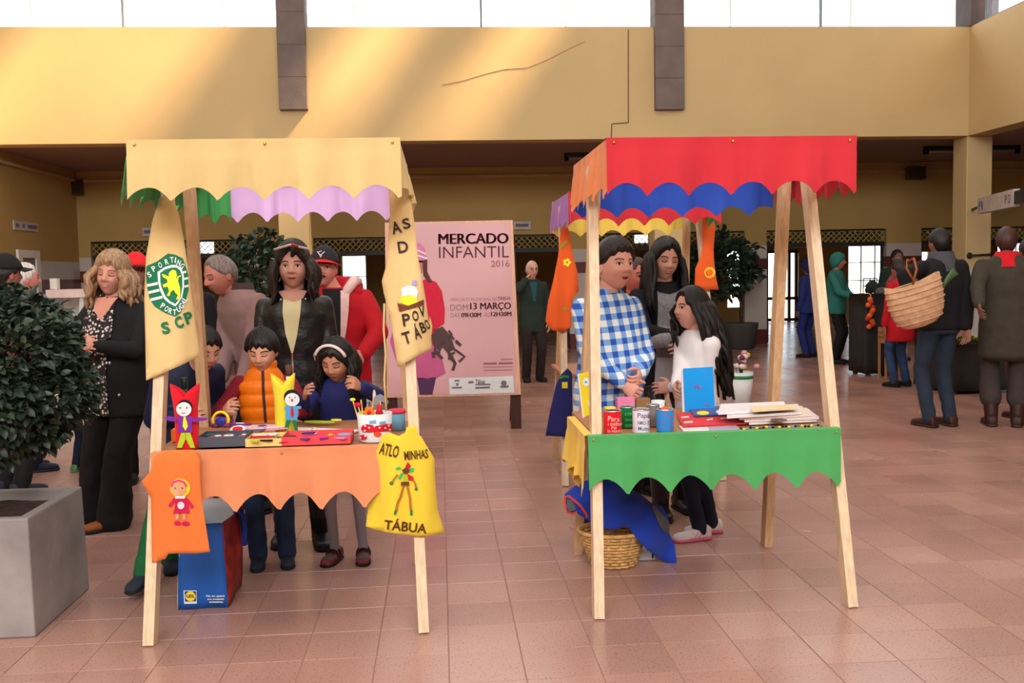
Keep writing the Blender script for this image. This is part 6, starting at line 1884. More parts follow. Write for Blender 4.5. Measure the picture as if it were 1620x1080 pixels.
# jacket heaped over it
kA = 220 / 1485
def LA(pts): return sc(pts, 860, 740, kA)
def yfj(u, v_):
    c = 4.36 + 0.0000 * u
    c += 0.07 * (sstep(1000, 900, u)) + 0.12 * sstep(1000, 1065, u) + 0.10 * sstep(800, 760, v_)
    return c + 0.018 * math.sin(u * 0.085 + v_ * 0.05) + 0.010 * math.sin(u * 0.05 - v_ * 0.12)
bj = cloth('royal_blue_fleece', 34, 62, 168, var=0.12)
jk = pxcloth('blue_jacket', LA([(225,285),(330,200),(450,140),(560,120),(760,150),(880,150),(960,240),(1060,300),(1160,380),(1270,410),(1340,560),(1340,690),(1400,820),(1420,1000),(1400,1045),(1340,1030),(1230,970),(1100,870),(1000,760),(920,650),(860,620),(760,660),(640,650),(500,580),(440,540),(350,480),(260,490)]), yfj, bj, None, 7, 0.012)
tag(jk, 'royal blue jacket heaped over the wicker basket', 'jacket')
for pl_ in ([LA([(1150,395),(1190,400),(1290,520),(1345,590),(1345,690),(1290,690),(1240,620),(1200,520)]), LA([(250,330),(300,350),(345,420),(340,450),(270,470),(250,420)])]): pxprint('grey_lining', [pl_], yfj, flat('grey_fleece', 88, 88, 90), jk, 0.008, 6)
pxprint('orange_trim', [LA(stroke([(225,400),(228,310),(270,300),(330,350),(400,410),(440,470),(470,530)], 26)), LA(stroke([(225,400),(250,470),(310,490),(360,465)], 22))], yfj, flat('orange_braid', 206, 66, 42), jk, 0.011, 6)
a = gnd(1018, 887)
wb = tag(bevel(box('white_box', (a.x - 0.04, a.y, 0.001), (a.x + 0.06, a.y + 0.09, 0.055), felt_w), 0.004), 'small white box on the floor beside the basket', 'box')
box('clasp', (a.x + 0.042, a.y - 0.003, 0.012), (a.x + 0.05, a.y, 0.045), felt_k, wb)
# ================================================================== poster on its easel
PY = 8.60
yp = lambda u, v_: PY - 0.0
pst = empty('poster_stand', (at(715, 600, PY).x, PY, 0)); tag(pst, 'pink event poster on a wooden easel between the stalls', 'poster')
invp = Matrix.Translation(-Vector(pst.location))
def pp(o): o.matrix_parent_inverse = invp; return o
pp(pxcloth('board', [(609, 352), (811, 348), (824, 624), (612, 629)], lambda u, v_: PY + 0.004, wood('pale_ply', 226, 176, 150), pst, 40, 0.025, False))
pp(pxcloth('sheet', [(614, 354), (806, 351), (817, 620), (616, 625)], yp, mat('pink_print_paper', rgb(214, 166, 170), 0.45, var=0.06, scale=1.2), pst, 30, 0.002, False))
dk = wood('dark_easel_wood', 70, 42, 34)
for u0, u1 in ((808, 824), (612, 628)):
    a = at(u0, 622, PY + 0.03); b = at(u1, 622, PY + 0.03)
    MB().box((a.x - pst.location.x, 0.032, 0), (b.x - pst.location.x, 0.10, a.z)).build('easel_leg', dk, pst)
    MB().bar(((a.x + b.x) / 2 - pst.location.x, 0.08, a.z + 0.3), ((a.x + b.x) / 2 - pst.location.x, 0.55, 0.0), 0.05, 0.03).build('easel_prop', dk, pst)
def pr(nm, polys, m_, off): pp(pxprint(nm, polys, yp, m_, pst, off, 12))
def pt(s_, bx_, m_, bold=0.0, rot=-0.012): pp(pxtext('lettering', s_, bx_, yp, m_, pst, bold, rot, 0.003))
ink = flat('poster_ink', 88, 42, 50); ink2 = flat('poster_ink_light', 150, 98, 104); ink3 = flat('poster_ink_pale', 176, 124, 130)
for du in (0, 0.9, 1.8): pt('MERCADO', (693.2 + du, 369, 803 + du, 385.5), ink, 0.0)
pt('INFANTIL', (694.5, 389.5, 805, 407.5), ink, -0.004)
pt('2016', (777, 412, 806, 422), ink2)
pt('MERCADO MUNICIPAL DE', (713, 471, 786, 475.5), ink3)
pt('TÁBUA', (787, 467.5, 808, 474.5), ink2, 0.02)
pt('DOM', (712.5, 481.5, 740, 491), ink2, -0.005)
for du in (0, 0.9): pt('13 MARÇO', (743.6 + du, 478.5, 807.5 + du, 491.5), ink, 0.0)
pt('DAS', (713, 495, 727, 502), ink3)
for du in (0, 0.7): pt('09H30M', (729.6 + du, 494.5, 760.5 + du, 501.5), ink, 0.0)
pt('ÀS', (766, 492.5, 774, 501), ink3)
for du in (0, 0.7): pt('12H30M', (776.6 + du, 493, 808.5 + du, 500), ink, 0.0)
pr('small_print', [stroke([(792, 568.5), (811, 568)], 2.2), stroke([(765, 580.5), (811, 580)], 1.6), stroke([(765, 585.5), (811, 585)], 1.6)], ink3, 0.002)
pr('small_print_bold', [stroke([(765, 575), (786, 574.7)], 3), stroke([(789, 574.6), (811, 574.3)], 3)], ink2, 0.002)
pr('logo_strip', [[(710, 598), (812, 594.5), (813, 621), (711.5, 624)]], felt_w, 0.002)
pr('logo', [[(719, 601), (727, 600.5), (727, 603), (719, 603.5)], [(721, 606), (726, 606), (725, 610), (722, 610)], [(715, 612), (731, 611.5), (731, 614), (715, 614.5)],
           [(741, 603), (749, 602.5), (749, 606), (741, 606.5)], [(752, 607.5), (776, 606.5), (776, 609), (752, 609.5)], [(752, 612), (775, 611), (775, 614), (752, 615)],
           circ(797, 606, 4.5, 12), [(791, 610), (805, 609.5), (804, 613), (792, 613.5)]], flat('logo_grey', 120, 108, 124), 0.004)
pt('Tábua', (752, 600, 767, 607), ink, 0.02)
# the photographed child on the poster
pr('coat', [[(664, 446), (676, 440), (690, 446), (699, 460), (704, 490), (703, 512), (694, 518), (688, 560), (664, 566), (640, 560), (622, 520), (616, 500), (628, 470), (645, 450)]], flat('print_red', 206, 34, 62), 0.002)
pr('skirt', [[(622, 520), (640, 552), (690, 545), (700, 570), (705, 590), (690, 598), (650, 600), (628, 575), (617, 540)]], flat('print_pink', 196, 92, 138), 0.003)
pr('tights', [[(660, 598), (690, 597), (684, 624), (664, 624)]], flat('print_plum', 86, 50, 90), 0.003)
pr('hat', [[(645, 415), (650, 392), (662, 383), (672, 392), (676, 410), (668, 415)]], flat('print_hat_pink', 214, 126, 168), 0.003)
pr('hat_stripe', [stroke([(647, 400), (662, 396), (674, 402)], 2.5), stroke([(646, 408), (662, 404), (676, 409)], 2.5)], felt_w, 0.004)
pr('child_hair', [[(668, 412), (676, 410), (676, 430), (684, 446), (678, 448), (670, 436)]], flat('print_hair', 92, 52, 50), 0.004)
pr('child_face', [[(650, 412), (670, 412), (670, 430), (660, 440), (650, 430)]], flat('print_face', 190, 120, 110), 0.003)
herb = flat('print_herb', 84, 62, 62)
rnd = random.Random(3)
hp = [[(682, 530), (692, 520), (700, 516), (710, 528), (716, 540), (720, 552), (712, 556), (704, 548), (696, 552), (686, 548)],
      stroke([(700, 545), (712, 560), (720, 575), (716, 586)], 5), stroke([(708, 545), (724, 556), (735, 564), (726, 572)], 4), stroke([(690, 540), (688, 555), (694, 562)], 4)]
for q in range(14):
    u, v_ = rnd.uniform(684, 722), rnd.uniform(520, 562)
    hp.append(stroke([(u, v_), (u + rnd.uniform(-7, 10), v_ + rnd.uniform(2, 12))], rnd.uniform(3, 6)))
for q, h_ in enumerate(hp): pr('herb', [h_], herb, 0.004 + q * 0.0006)
pr('bread', [[(680, 500), (684, 515), (682, 535), (676, 530)]], flat('print_bread', 220, 190, 110), 0.004)

# ================================================================== planter with round shrub
def leaf_mesh(L, Wd):
    V = [(0, 0, 0), (L * 0.3, -Wd / 2, 0.15 * L), (L * 0.7, -Wd * 0.42, 0.12 * L), (L, 0, -0.05 * L), (L * 0.7, Wd * 0.42, 0.12 * L), (L * 0.3, Wd / 2, 0.15 * L), (L * 0.35, 0, 0.06 * L), (L * 0.7, 0, 0.03 * L)]
    F = [(0, 1, 6), (1, 2, 7, 6), (2, 3, 7), (0, 6, 5), (6, 7, 4, 5), (7, 3, 4)]
    return V, F
leaf_m = mat('dark_glossy_leaf', rgb(44, 58, 42), 0.46, var=0.5, scale=7, spec=0.5)
leaf_m2 = mat('dull_green_leaf', rgb(48, 64, 46), 0.5, var=0.5, scale=4)
bark = mat('bark', rgb(80, 62, 48), 0.9, var=0.3, scale=20, bump=0.4, bscale=30)
def foliage(parent, c, R_, num, L, seed, single=0, m_=leaf_m, lump=0.12, fill=0.72):
    rnd = random.Random(seed); mb = MB(); lv, lf = leaf_mesh(L, L * 0.55)
    me = None
    if single:
        me = bpy.data.meshes.new('leaf'); me.from_pydata(lv, [], lf); me.materials.append(m_)
        me.polygons.foreach_set('use_smooth', [True] * len(me.polygons))
    c = Vector(c)
    cnt = 0
    for i in range(num):
        z = rnd.uniform(-1, 1); a = rnd.uniform(0, 2 * PI); q = math.sqrt(1 - z * z)
        n = Vector((q * math.cos(a), q * math.sin(a), z))
        rr = 1 + lump * mnoise.noise(n * 2.3 + Vector((seed, 0, 0))) * 2
        t = rnd.random() ** 0.35
        p = Vector((n.x * R_[0], n.y * R_[1], n.z * R_[2])) * rr * (fill + (1 - fill) * t)
        d = (n * 0.7 + Vector((rnd.uniform(-1, 1), rnd.uniform(-1, 1), rnd.uniform(-1, 0.8)))).normalized()
        M = d.to_track_quat('X', 'Z').to_matrix().to_4x4() @ Matrix.Rotation(rnd.uniform(-1.2, 1.2), 4, 'X')
        sc_ = rnd.uniform(0.7, 1.3)
        M = Matrix.Translation(p + c) @ M @ Matrix.Scale(sc_, 4)
        if single and cnt < single and n.y < -0.25 and n.x > -0.2 and t > 0.75:
            o = obj_from('leaf', me, parent); o.matrix_local = M; cnt += 1
        else:
            mb.add([M @ Vector(x) for x in lv], lf)
    o = mb.build('foliage', m_, parent, True); o['kind'] = 'stuff'
    return o
fx_, fy_ = -1.652, 3.873
zt2 = at(50, 820, fy_).z
wd, dp = 0.64, 0.60
pl = empty('planter_shrub', (fx_ - wd / 2, fy_ + dp / 2, 0)); tag(pl, 'clipped round shrub in a grey concrete planter in the near left corner', 'planter')
conc = mat('weathered_concrete', rgb(150, 142, 140), 0.85, var=0.22, scale=3.5, bump=0.35, bscale=22)
w2_, d2_ = wd / 2, dp / 2
mb = MB(); tp2 = 0.008; th = 0.055
def ring(w, d, z): return [(-w, -d, z), (w, -d, z), (w, d, z), (-w, d, z)]
V = ring(w2_, d2_, 0) + ring(w2_ - tp2, d2_ - tp2, zt2) + ring(w2_ - th, d2_ - th, zt2) + ring(w2_ - th - 0.01, d2_ - th - 0.01, zt2 - 0.12)
F = [(3, 2, 1, 0)] + [(i + 4 * k, (i + 1) % 4 + 4 * k, (i + 1) % 4 + 4 * (k + 1), i + 4 * (k + 1)) for k in range(3) for i in range(4)] + [(12, 13, 14, 15)]
tub = bevel(mk('tub', V, F, conc, pl), 0.008, 2)
sv, sf = [], []
n = 14
for i in range(n + 1):
    for j in range(n + 1):
        x, y = (i / n - 0.5) * 2 * (w2_ - th), (j / n - 0.5) * 2 * (d2_ - th)
        sv.append((x, y, zt2 - 0.045 + 0.02 * mnoise.noise(Vector((x * 9, y * 9, 1)))))
for i in range(n):
    for j in range(n): k = i * (n + 1) + j; sf.append((k, k + n + 1, k + n + 2, k + 1))
mk('soil', sv, sf, mat('dark_soil', rgb(54, 34, 28), 0.95, var=0.4, scale=40, bump=0.6, bscale=60), pl, True)
bc = at(150, 575, 4.17); bz1 = at(20, 450, 4.17).z; bz0 = at(20, 738, 4.17).z
cx_ = bc.x - 0.43 - pl.location.x; cz_ = (bz1 + bz0) / 2
MB().tube([(0, 0, zt2 - 0.06), (0.02, 0, zt2 + 0.1), (cx_ * 0.7, 0, cz_ - 0.1), (cx_, 0, cz_)], [0.03, 0.026, 0.022, 0.012], 10).build('trunk', bark, pl, True)
for q in range(7):
    a = q * 0.9
    MB().tube([(cx_ * 0.8, 0, cz_ - 0.2), (cx_ + 0.15 * math.cos(a), 0.15 * math.sin(a), cz_ - 0.02), (cx_ + 0.3 * math.cos(a), 0.3 * math.sin(a), cz_ + 0.1 * math.sin(q))], [0.012, 0.008, 0.004], 6).build('branch', bark, pl, True)
foliage(pl, (cx_, 0, cz_), (0.375, 0.40, (bz1 - bz0) / 2 * 0.93), 9000, 0.046, 5, 200, leaf_m, 0.10, 0.70)

# ================================================================== small trees in the background
def pot_tree(u, vtop, vbot, Y, rpx, label, seed, potm, vb=None, num=1500, offx=0.0, uc=None):
    x = at(u, 450, Y).x
    t = empty('potted_tree', (x, Y, 0)); tag(t, label, 'potted tree')
    zc = (at(u, vtop, Y).z + at(u, vbot, Y).z) / 2; rz_ = (at(u, vtop, Y).z - at(u, vbot, Y).z) / 2; r = rpx * Y / FPX
    MB().lathe([(0.20, 0), (0.24, 0.02), (0.30, 0.42), (0.31, 0.46), (0.27, 0.46), (0.26, 0.40)], 20).build('pot', potm, t, True)
    MB().lathe([(0.26, 0.40), (0.1, 0.41)], 16).build('soil', mat('dark_soil', rgb(54, 34, 28), 0.95), t)
    MB().tube([(0, 0, 0.4), (0.02, 0, 0.8), (-0.02 + offx * 0.5, 0, zc - rz_ * 0.5), (offx, 0, zc + 0.1)], [0.035, 0.03, 0.025, 0.012], 8).build('trunk', bark, t, True)
    foliage(t, (offx, 0, zc), (r, r, rz_), num, 0.10 * Y / 12, seed, 0, leaf_m2, 0.22, 0.35)
    return t
pot_tree(412, 372, 500, 11.5, 52, 'potted tree with dense dark crown behind the leather-jacketed woman', 11, mat('grey_pot', rgb(70, 68, 66), 0.8))
pot_tree(1172, 372, 470, 16.6, 58, 'potted tree with loose crown near the bright doorway', 12, mat('grey_pot', rgb(70, 68, 66), 0.8), num=1300, offx=-0.35)

# ================================================================== market tables and goods at the right
dark_cloth = mat('dark_table_cloth', rgb(46, 44, 44), 0.9, var=0.2, scale=5, bump=0.2, bscale=8)
def draped_table(u0, u1, Yf, dep, vt, label, m_, seed):
    a = at(u0, vt, Yf); b = at(u1, vt, Yf); z = a.z
    t = empty('market_table', ((a.x + b.x) / 2, Yf + dep / 2, 0)); tag(t, label, 'table')
    w = (b.x - a.x) / 2; d = dep / 2
    MB().box((-w, -d, z - 0.03), (w, d, z)).build('tabletop', wood('table_board', 120, 96, 74), t)
    for sx in (-1, 1):
        for sy in (-1, 1):
            MB().box((sx * (w - 0.06) - 0.025, sy * (d - 0.06) - 0.025, 0), (sx * (w - 0.06) + 0.025, sy * (d - 0.06) + 0.025, z - 0.03)).build('leg', wood('table_board', 120, 96, 74), t)
    V = []; F = []; per = []
    n = 20
    for s_, e_ in (((-w, -d), (w, -d)), ((w, -d), (w, d)), ((w, d), (-w, d)), ((-w, d), (-w, -d))):
        for q in range(n): per.append((s_[0] + (e_[0] - s_[0]) * q / n, s_[1] + (e_[1] - s_[1]) * q / n))
    N = len(per)
    for j in range(6):
        tt = j / 5
        for i, (x, y) in enumerate(per):
            o_ = 1 + (0.03 + 0.03 * math.sin(i * 0.8 + seed)) * tt
            V.append((x * o_, y * (1 + (0.05 + 0.04 * math.sin(i * 0.8 + seed)) * tt), z + 0.004 - (z - 0.03) * tt))
    for j in range(5):
        for i in range(N): F.append((j*N+i, j*N+(i+1)%N, (j+1)*N+(i+1)%N, (j+1)*N+i))
    F.append(tuple(range(N)))
    o = mk('cloth', V, F, m_, t, True)
    md = o.modifiers.new('th', 'SOLIDIFY'); md.thickness = 0.004
    return t, z, w, d
T1, z1, w1_, d1_ = draped_table(1370, 1432, 11.9, 0.5, 466, 'produce table with dark cloth near the teal shopper', dark_cloth, 1)
T2, z2, w2b, d2b = draped_table(1506, 1640, 10.0, 0.8, 545, 'low dark table with vegetables between basket man and coat', dark_cloth, 2)
def heap(label, cat, c, rx_, ry_, rz_, m_, seed, name, lab_m=None):
    b = MB(); gv_, gf_ = grid(20, 14)
    for n_ in gv_: pass
    V = [Vector((n_.x * rx_, n_.y * ry_, max(n_.z, -0.35) * rz_)) * (1 + 0.22 * mnoise.noise(n_ * 2.5 + Vector((seed, 0, 0)))) for n_ in gv_]
    mz = min(v_.z for v_ in V)
    t = empty(name, c); tag(t, label, cat)
    mk('sack', [v_ - Vector((0, 0, mz)) for v_ in V], gf_, m_, t, True)
    if lab_m: MB().box((-0.05, -ry_ * 1.02, rz_ * 0.5), (0.06, -ry_ * 0.95, rz_ * 1.0)).build('label', lab_m, t)
    return t
p = at(1416, 466, 12.2)
heap('red-brown sack with white label on the produce table', 'sack', (p.x, 12.2, z1 + 0.006), 0.13, 0.11, 0.18, mat('red_brown_sack', rgb(128, 58, 60), 0.9, var=0.2), 2, 'sack', felt_w)
p = at(1385, 466, 12.25)
heap('dark heap of greens on the produce table', 'vegetables', (p.x - 0.03, 12.28, z1 + 0.006), 0.09, 0.09, 0.12, mat('dark_greens', rgb(34, 42, 34), 0.9, var=0.5, scale=20), 5, 'greens')
p = at(1385, 480, 11.95)
heap('grey bundle at the front of the produce table', 'bundle', (p.x + 0.10, 12.0, z1 + 0.006), 0.08, 0.045, 0.06, mat('grey_bundle', rgb(92, 88, 90), 0.9, var=0.3, scale=12), 7, 'bundle')
fr = empty('fruit_garland', (T1.location.x - w1_ * 0.86, 11.84, z1 - 0.06)); tag(fr, 'hanging string of orange fruit at the table corner', 'fruit')
rnd = random.Random(4)
for q in range(11):
    MB().ball((rnd.uniform(-0.04, 0.04), rnd.uniform(-0.03, 0.03), -0.035 * q), 0.036, 10, 8).build('fruit', mat('orange_fruit_%d' % (q % 2), rgb(*((214, 96, 40), (196, 60, 36))[q % 2]), 0.5), fr, True)
MB().tube([(0, 0, 0.0), (0, 0.0, 0.05), (0, 0.05, 0.075)], 0.006, 6).build('string', straw, fr)
cr_ = at(1408, 496, 11.7)
crate = empty('wooden_crate', (cr_.x, 11.62, 0.45)); tag(crate, 'small pale wooden crate by the produce table', 'crate')
for q in range(3):
    for y in (-0.1, 0.1): MB().box((-0.14, y - 0.006, 0.02 + q * 0.06), (0.14, y + 0.006, 0.065 + q * 0.06)).build('slat', wood('crate_wood', 176, 126, 82), crate)
    for x in (-0.14, 0.14): MB().box((x - 0.006, -0.1, 0.02 + q * 0.06), (x + 0.006, 0.1, 0.065 + q * 0.06)).build('slat', wood('crate_wood', 176, 126, 82), crate)
MB().box((-0.14, -0.1, 0.0), (0.14, 0.1, 0.02)).build('base', wood('crate_wood', 176, 126, 82), crate)
for x in (-0.13, 0.13):
    for y in (-0.09, 0.09): MB().box((x - 0.012, y - 0.012, -0.448), (x + 0.012, y + 0.012, 0.2)).build('post', wood('crate_wood', 176, 126, 82), crate)
rk = empty('wire_rack', (at(1342, 452, 12.1).x, 12.02, z1 + 0.006)); tag(rk, 'black wire rack standing at the left end of the produce table', 'rack')
for x in (-0.09, 0.0, 0.09): MB().tube([(x, 0, 0), (x, 0, 0.2)], 0.008, 6).build('wire', dark_metal, rk, True)
for z in (0.1, 0.2): MB().tube([(-0.09, 0, z), (0.09, 0, z)], 0.008, 6).build('wire', dark_metal, rk, True)
rk.location.x = T1.location.x - w1_ + 0.11
# lettuces and greens on the low table
for q, (u, v_) in enumerate(((1511, 540), (1527, 543), (1543, 541), (1519, 536), (1536, 535))):
    p = at(u, v_, 10.3 if q > 2 else 10.12)
    t = empty('lettuce', (p.x, p.y, z2 + 0.006)); tag(t, ['leftmost yellow-green lettuce in the front row', 'middle yellow-green lettuce in the front row', 'rightmost yellow-green lettuce in the front row', 'left dark lettuce in the back row', 'right dark lettuce in the back row'][q], 'lettuce', 'lettuces on the low table')
    m_ = mat('lettuce_pale', rgb(150, 160, 40), 0.7, var=0.3, scale=20) if q < 3 else mat('lettuce_dark', rgb(70, 104, 48), 0.7, var=0.3, scale=20)
    rnd = random.Random(q)
    for w in range(11):
        a = w * 2.4; tilt = 0.25 + 0.08 * w
        lv, lf = leaf_mesh(0.075, 0.08)
        M = Matrix.Rotation(a, 4, 'Z') @ Matrix.Rotation(-1.45 + tilt, 4, 'Y')
        mk('leaf', [M @ Vector(x) for x in lv], lf, m_, t, True)
# straw basket on the man's shoulder
sby = 7.63
sc0 = at(1458, 478, sby)
sb = empty('straw_basket', (sc0.x, sby, at(1458, 520, sby).z)); tag(sb, 'pale straw shopping basket with a leek on the man\'s back', 'basket')
stw = mat('pale_straw', rgb(206, 160, 124), 0.8, var=0.18, scale=20, bump=0.5, bscale=50)
Hs = (at(1458, 432, sby).z - at(1458, 520, sby).z) * 0.80
sb.rotation_euler = (0.0, -0.22, 0.0); sb.location.z += 0.02
V = []; F = []; n = 32; prof = [(0.06, 0.0), (0.13, 0.015), (0.19, 0.06), (0.222, 0.13), (0.236, 0.22), (0.238, Hs), (0.235, Hs), (0.21, 0.2), (0.1, 0.02)]
for r, z in prof:
    for q in range(n):
        a = 2 * PI * q / n
        V.append(Vector((r * math.cos(a), r * 0.55 * math.sin(a), z + 0.10 * r * math.cos(a) * 0.6 + (0.03 * math.cos(2 * a) if z > 0.3 else 0))))
for j in range(len(prof) - 1):
    for q in range(n): F.append((j*n+q, j*n+(q+1)%n, (j+1)*n+(q+1)%n, (j+1)*n+q))
F.append(tuple(range(n - 1, -1, -1)))
Mt = Matrix.Rotation(0.0, 4, 'Z')
mk('basket', [v_ for v_ in V], F, stw, sb, True)
for j in range(7):
    z = 0.06 + j * (Hs - 0.08) / 6; r = 0.192 + 0.046 * min(1, j / 3.0)
    MB().tube([(r * 1.01 * math.cos(2 * PI * q / 32), r * 0.56 * math.sin(2 * PI * q / 32), z + 0.06 * r * math.cos(2 * PI * q / 32)) for q in range(33)], 0.006, 5, False).build('braid', stw, sb, True)
MB().tube([(-0.05, -0.10, Hs), (0.0, -0.12, Hs + 0.12), (0.04, -0.03, Hs + 0.20), (0.05, 0.1, Hs + 0.17)], 0.010, 8).build('strap', tan_leather, sb, True)
MB().tube([(0.05, 0.06, Hs), (0.02, 0.09, Hs + 0.12), (0.06, 0.12, Hs + 0.19)], 0.010, 8).build('strap', tan_leather, sb, True)
lk = empty('leek', (sc0.x + 0.17, sby, sb.location.z + Hs - 0.06)); tag(lk, 'green leek sticking out of the straw basket', 'leek')
for q in range(5):
    MB().tube([(0, 0, 0), (0.04 + 0.012 * q, 0.01 * q - 0.02, 0.09), (0.08 + 0.02 * q, 0.015 * q - 0.03, 0.17 - 0.012 * q)], [0.014, 0.016, 0.004], 6).build('leaf', mat('leek_green', rgb(84, 112, 70), 0.6, var=0.3), lk, True)
# flower bucket beyond the right stall
fbk = gnd(1172, 640); fby = 9.8; fbx = at(1172, 600, fby).x
fb = empty('flower_bucket', (fbx, fby, 0)); tag(fb, 'white bucket of mixed flowers on the floor behind the pile of bags', 'flowers')
zb_ = at(1172, 588, fby).z
MB().lathe([(0.10, 0), (0.13, zb_), (0.12, zb_), (0.09, 0.02)], 20).build('bucket', felt_w, fb, True)
MB().lathe([(0.128, zb_ * 0.8), (0.131, zb_ * 0.9), (0.126, zb_ * 0.9)], 20).build('band', flat('green_band', 40, 130, 80), fb, True)
rnd = random.Random(9)
fc = [(226, 206, 206), (226, 206, 206), (232, 214, 210), (230, 196, 60), (112, 44, 96), (206, 150, 160)]
for q in range(26):
    a = rnd.uniform(0, 6.28); r = rnd.uniform(0, 0.15); z = zb_ + 0.04 + rnd.uniform(0, 0.20) * (1 - r * 3)
    c = fc[q % 6]
    MB().ball((r * math.cos(a) + 0.02, r * math.sin(a) * 0.8, z), (0.035, 0.035, 0.028), 10, 7).build('blossom', flat('petal_%d' % c[0] + '_%d' % c[1], *c), fb, True)
    if q % 2 == 0: MB().tube([(0, 0, 0.1), (r * math.cos(a), r * math.sin(a) * 0.8, z)], 0.004, 5).build('stem', leaf_m2, fb, True)

# ================================================================== left counter, signs, speakers, lamps
cY = 12.2
ca_ = at(70, 470, cY); cb_ = at(232, 470, cY); ct = at(100, 458, cY).z
ctr = empty('display_counter', ((ca_.x + cb_.x) / 2, cY, 0)); tag(ctr, 'white glazed display counter behind the fair-haired woman', 'display counter')
w = (cb_.x - ca_.x) / 2
MB().box((-w, 0, 0), (w, 0.8, 0.8)).build('base', white_paint, ctr)
MB().box((-w, 0.05, ct - 0.10), (w, 0.8, ct)).build('top', mat('white_counter_top', rgb(232, 206, 200), 0.4), ctr)
MB().box((-w, 0.6, 0.8), (w, 0.64, ct - 0.1)).build('back', white_paint, ctr)
for x in (-w + 0.02, -w * 0.33, w * 0.33, w - 0.02):
    MB().bar((x, 0.02, 0.8), (x, 0.12, ct - 0.1), 0.05, 0.05, up=(0, 1, 0)).build('post', white_paint, ctr)
MB().box((-w, 0.03, 0.8), (w, 0.036, ct - 0.1)).build('pane', GLASS, ctr)
a = at(84, 457, cY + 0.3)
tag(bevel(box('till_box', (a.x - 0.04, cY + 0.3, ct + 0.001), (a.x + 0.05, cY + 0.4, ct + 0.14), white_paint), 0.006), 'small white till on the display counter', 'till')
def sign(label, corners, Y, txt, m_=white_paint, wall_x=None):
    V = []
    u0, v0, u1, v1 = corners
    o = pxcloth('wall_sign', [(u0, v0), (u1, v0), (u1, v1), (u0, v1)], lambda u, v_: Y, m_, None, 20, 0.02, False)
    tag(o, label, 'sign')
    for b_ in txt: pxprint('lettering', [[(b_[0], b_[1]), (b_[2], b_[1]), (b_[2], b_[3]), (b_[0], b_[3])]], lambda u, v_: Y, flat('sign_ink', 110, 106, 130), o, 0.006)
    return o
sg = mat('sign_white', rgb(196, 184, 178), 0.6)
sign('small white shop sign over the bay behind the fair-haired woman', (225, 360, 244, 374), YW - 0.06, [(228, 364, 241, 369)], sg)
sign('small white shop sign right of the pink poster', (812, 350, 840, 363), YW - 0.06, [(816, 354, 836, 358.5)], sg)
# sign on the left wall
p0 = Vector((XL + 0.012, 0, 0))
def left_pt(u, v_):
    d = ray(u, v_); t_ = (XL + 0.02 - CPOS.x) / d.x; return CPOS + d * t_
A_ = [left_pt(22, 350), left_pt(60, 353), left_pt(60, 367), left_pt(22, 364)]
zz0, zz1 = A_[2].z, A_[1].z
o = tag(box('wall_sign', (XL + 0.002, A_[0].y, zz0), (XL + 0.02, A_[1].y, zz1), sg), 'small white sign high on the left wall', 'sign')
for q, (a_, b_) in enumerate(((0.06, 0.2), (0.34, 0.42), (0.56, 0.95))):
    y0_, y1_ = A_[0].y + (A_[1].y - A_[0].y) * a_, A_[0].y + (A_[1].y - A_[0].y) * b_
    box('lettering', (XL + 0.02, y0_, zz0 + (zz1 - zz0) * 0.3), (XL + 0.023, y1_, zz0 + (zz1 - zz0) * 0.7), flat('sign_ink', 80, 76, 100), o)
# hanging lit-box sign at the right column, receding to the right towards the camera
a = at(1551, 326, 13.2); b = at(1608, 320, 11.6)
hs_ = empty('hanging_sign', a); tag(hs_, 'long white hanging sign reading P1 at both ends by the right column', 'sign')
dv = (b - a); dv.z = 0; L_ = dv.length; dn = dv.normalized()
hs_.rotation_euler = (0, 0, math.atan2(dn.y, dn.x))
MB().box((0, -0.04, -0.11), (L_, 0.04, 0.11)).build('panel', sg, hs_)
MB().box((L_, -0.03, -0.08), (L_ + 0.5, 0.03, 0.08)).build('bracket', dark_metal, hs_)
lp = hs_.rotation_euler.to_matrix().inverted() @ (Vector((XR + 0.1, YB + 0.03, a.z)) - a)
MB().bar((0.02, 0, 0), lp, 0.03, 0.03).build('arm', dark_metal, hs_)
for s_, x0_, x1_ in (('P', 0.08, 0.18), ('1', 0.22, 0.28), ('P', L_ - 0.34, L_ - 0.24), ('2', L_ - 0.20, L_ - 0.10)):
    vs, fs, q0, q1, q2, q3 = textfit(s_, 0.01)
    mk('lettering', [(x0_ + (x - q0) / (q1 - q0) * (x1_ - x0_), -0.044, -0.055 + (y - q2) / (q3 - q2) * 0.11) for x, y in vs], fs, flat('sign_ink', 80, 76, 100), hs_)
def speaker(label, u, v_, Y, w, h_):
    p = at(u, v_, Y)
    t = empty('loudspeaker', (p.x, Y, p.z)); tag(t, label, 'loudspeaker', 'wall loudspeakers')
    bevel(MB().box((-w / 2, -0.12, -h_ / 2), (w / 2, 0.0, h_ / 2)).build('case', mat('brown_grille', rgb(88, 70, 52), 0.8), t), 0.01)
    MB().box((-w / 2 + 0.02, -0.128, -h_ / 2 + 0.02), (w / 2 - 0.02, -0.12, h_ / 2 - 0.02)).build('grille', mat('grille_cloth', rgb(74, 58, 44), 0.95, bump=0.5, bscale=300), t)
    MB().box((-0.03, 0.0, -0.03), (0.03, 0.05, 0.03)).build('bracket', dark_metal, t)
speaker('wall loudspeaker in the left corner under the ceiling', 121, 297, YW - 0.07, 0.25, 0.26)
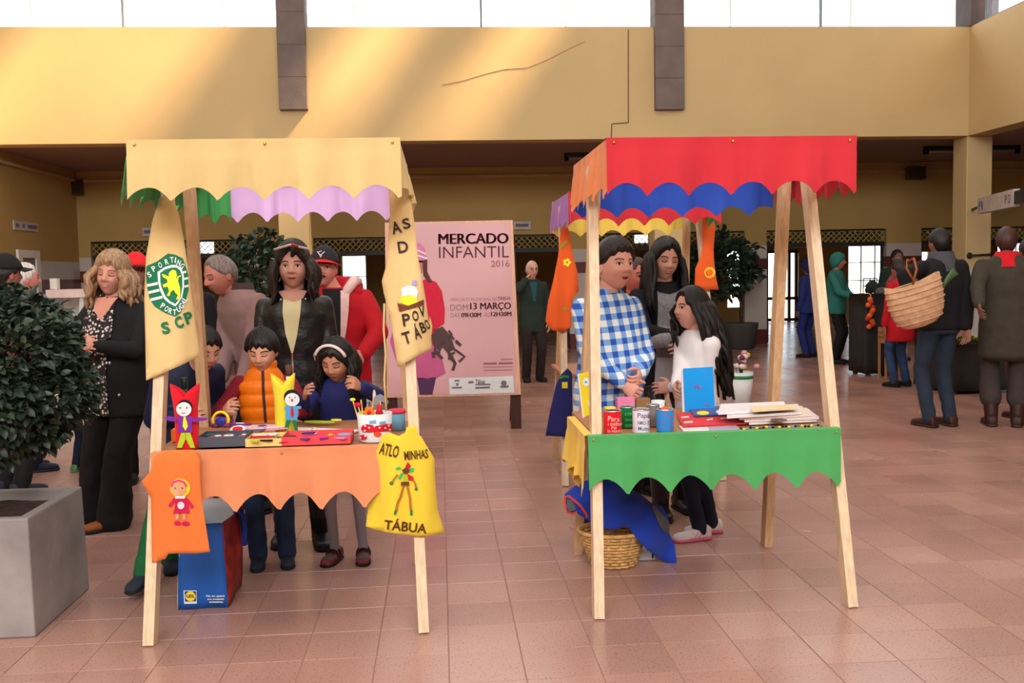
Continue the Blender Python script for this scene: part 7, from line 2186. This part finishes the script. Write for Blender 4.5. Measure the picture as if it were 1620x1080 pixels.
speaker('wall loudspeaker above the bright door', 1446, 274, YW - 0.07, 0.36, 0.24)
def tube_lamp(label, u, v_, Y, L):
    p = at(u, v_, Y)
    t = empty('ceiling_lamp', (p.x, Y, ZB)); tag(t, label, 'ceiling lamp', 'ceiling tube lamps')
    MB().box((-L / 2, -0.05, -0.06), (L / 2, 0.05, 0)).build('housing', dark_metal, t)
    MB().tube([(-L / 2 + 0.05, 0, -0.085), (L / 2 - 0.05, 0, -0.085)], 0.02, 10).build('tube', flat('unlit_tube', 150, 146, 140, 0.3), t, True)
    for s_ in (-1, 1): MB().box((s_ * L / 2 - 0.03, -0.04, -0.13), (s_ * L / 2 + 0.03, 0.04, 0)).build('end_cap', felt_k, t)
tube_lamp('unlit tube lamp left of the right column', 1500, 237, 15.2, 0.75)
tube_lamp('unlit tube lamp right of the right column', 1582, 237, 15.2, 0.6)
tube_lamp('unlit tube lamp above the orange side awning', 925, 243, 15.6, 0.6)
# bracket pipe on the right column
hk = at(1545, 404, YB)
hkx = XR + 0.02
t = empty('wall_tap', (XR + 0.05, YB + 0.012, hk.z)); tag(t, 'dark wall bracket on the right column behind the coat', 'bracket')
MB().tube([(0, 0, 0), (0, -0.06, 0), (0.02, -0.08, 0), (0.32, -0.08, 0.01)], 0.018, 8).build('arm', dark_metal, t, True)
MB().ball((0, -0.01, 0), (0.05, 0.014, 0.05), 12, 8).build('plate', dark_metal, t, True)

# white door frame on the left wall
ya, yb_ = left_pt(30, 430).y, left_pt(58, 430).y; zd = left_pt(44, 408).z
d2 = struct(empty('door_2', (XL, (ya + yb_) / 2, 0)))
for y_ in (ya, yb_): wchild(box('door_frame', (XL + 0.021, y_ - 0.07, 0), (XL + 0.06, y_ + 0.07, zd), white_paint), d2)
wchild(box('door_frame', (XL + 0.021, ya - 0.07, zd), (XL + 0.06, yb_ + 0.07, zd + 0.12), white_paint), d2)
wchild(box('door_leaf', (XL + 0.021, ya + 0.07, 0.01), (XL + 0.035, yb_ - 0.07, zd), mat('grey_door', rgb(120, 118, 116), 0.5)), d2)
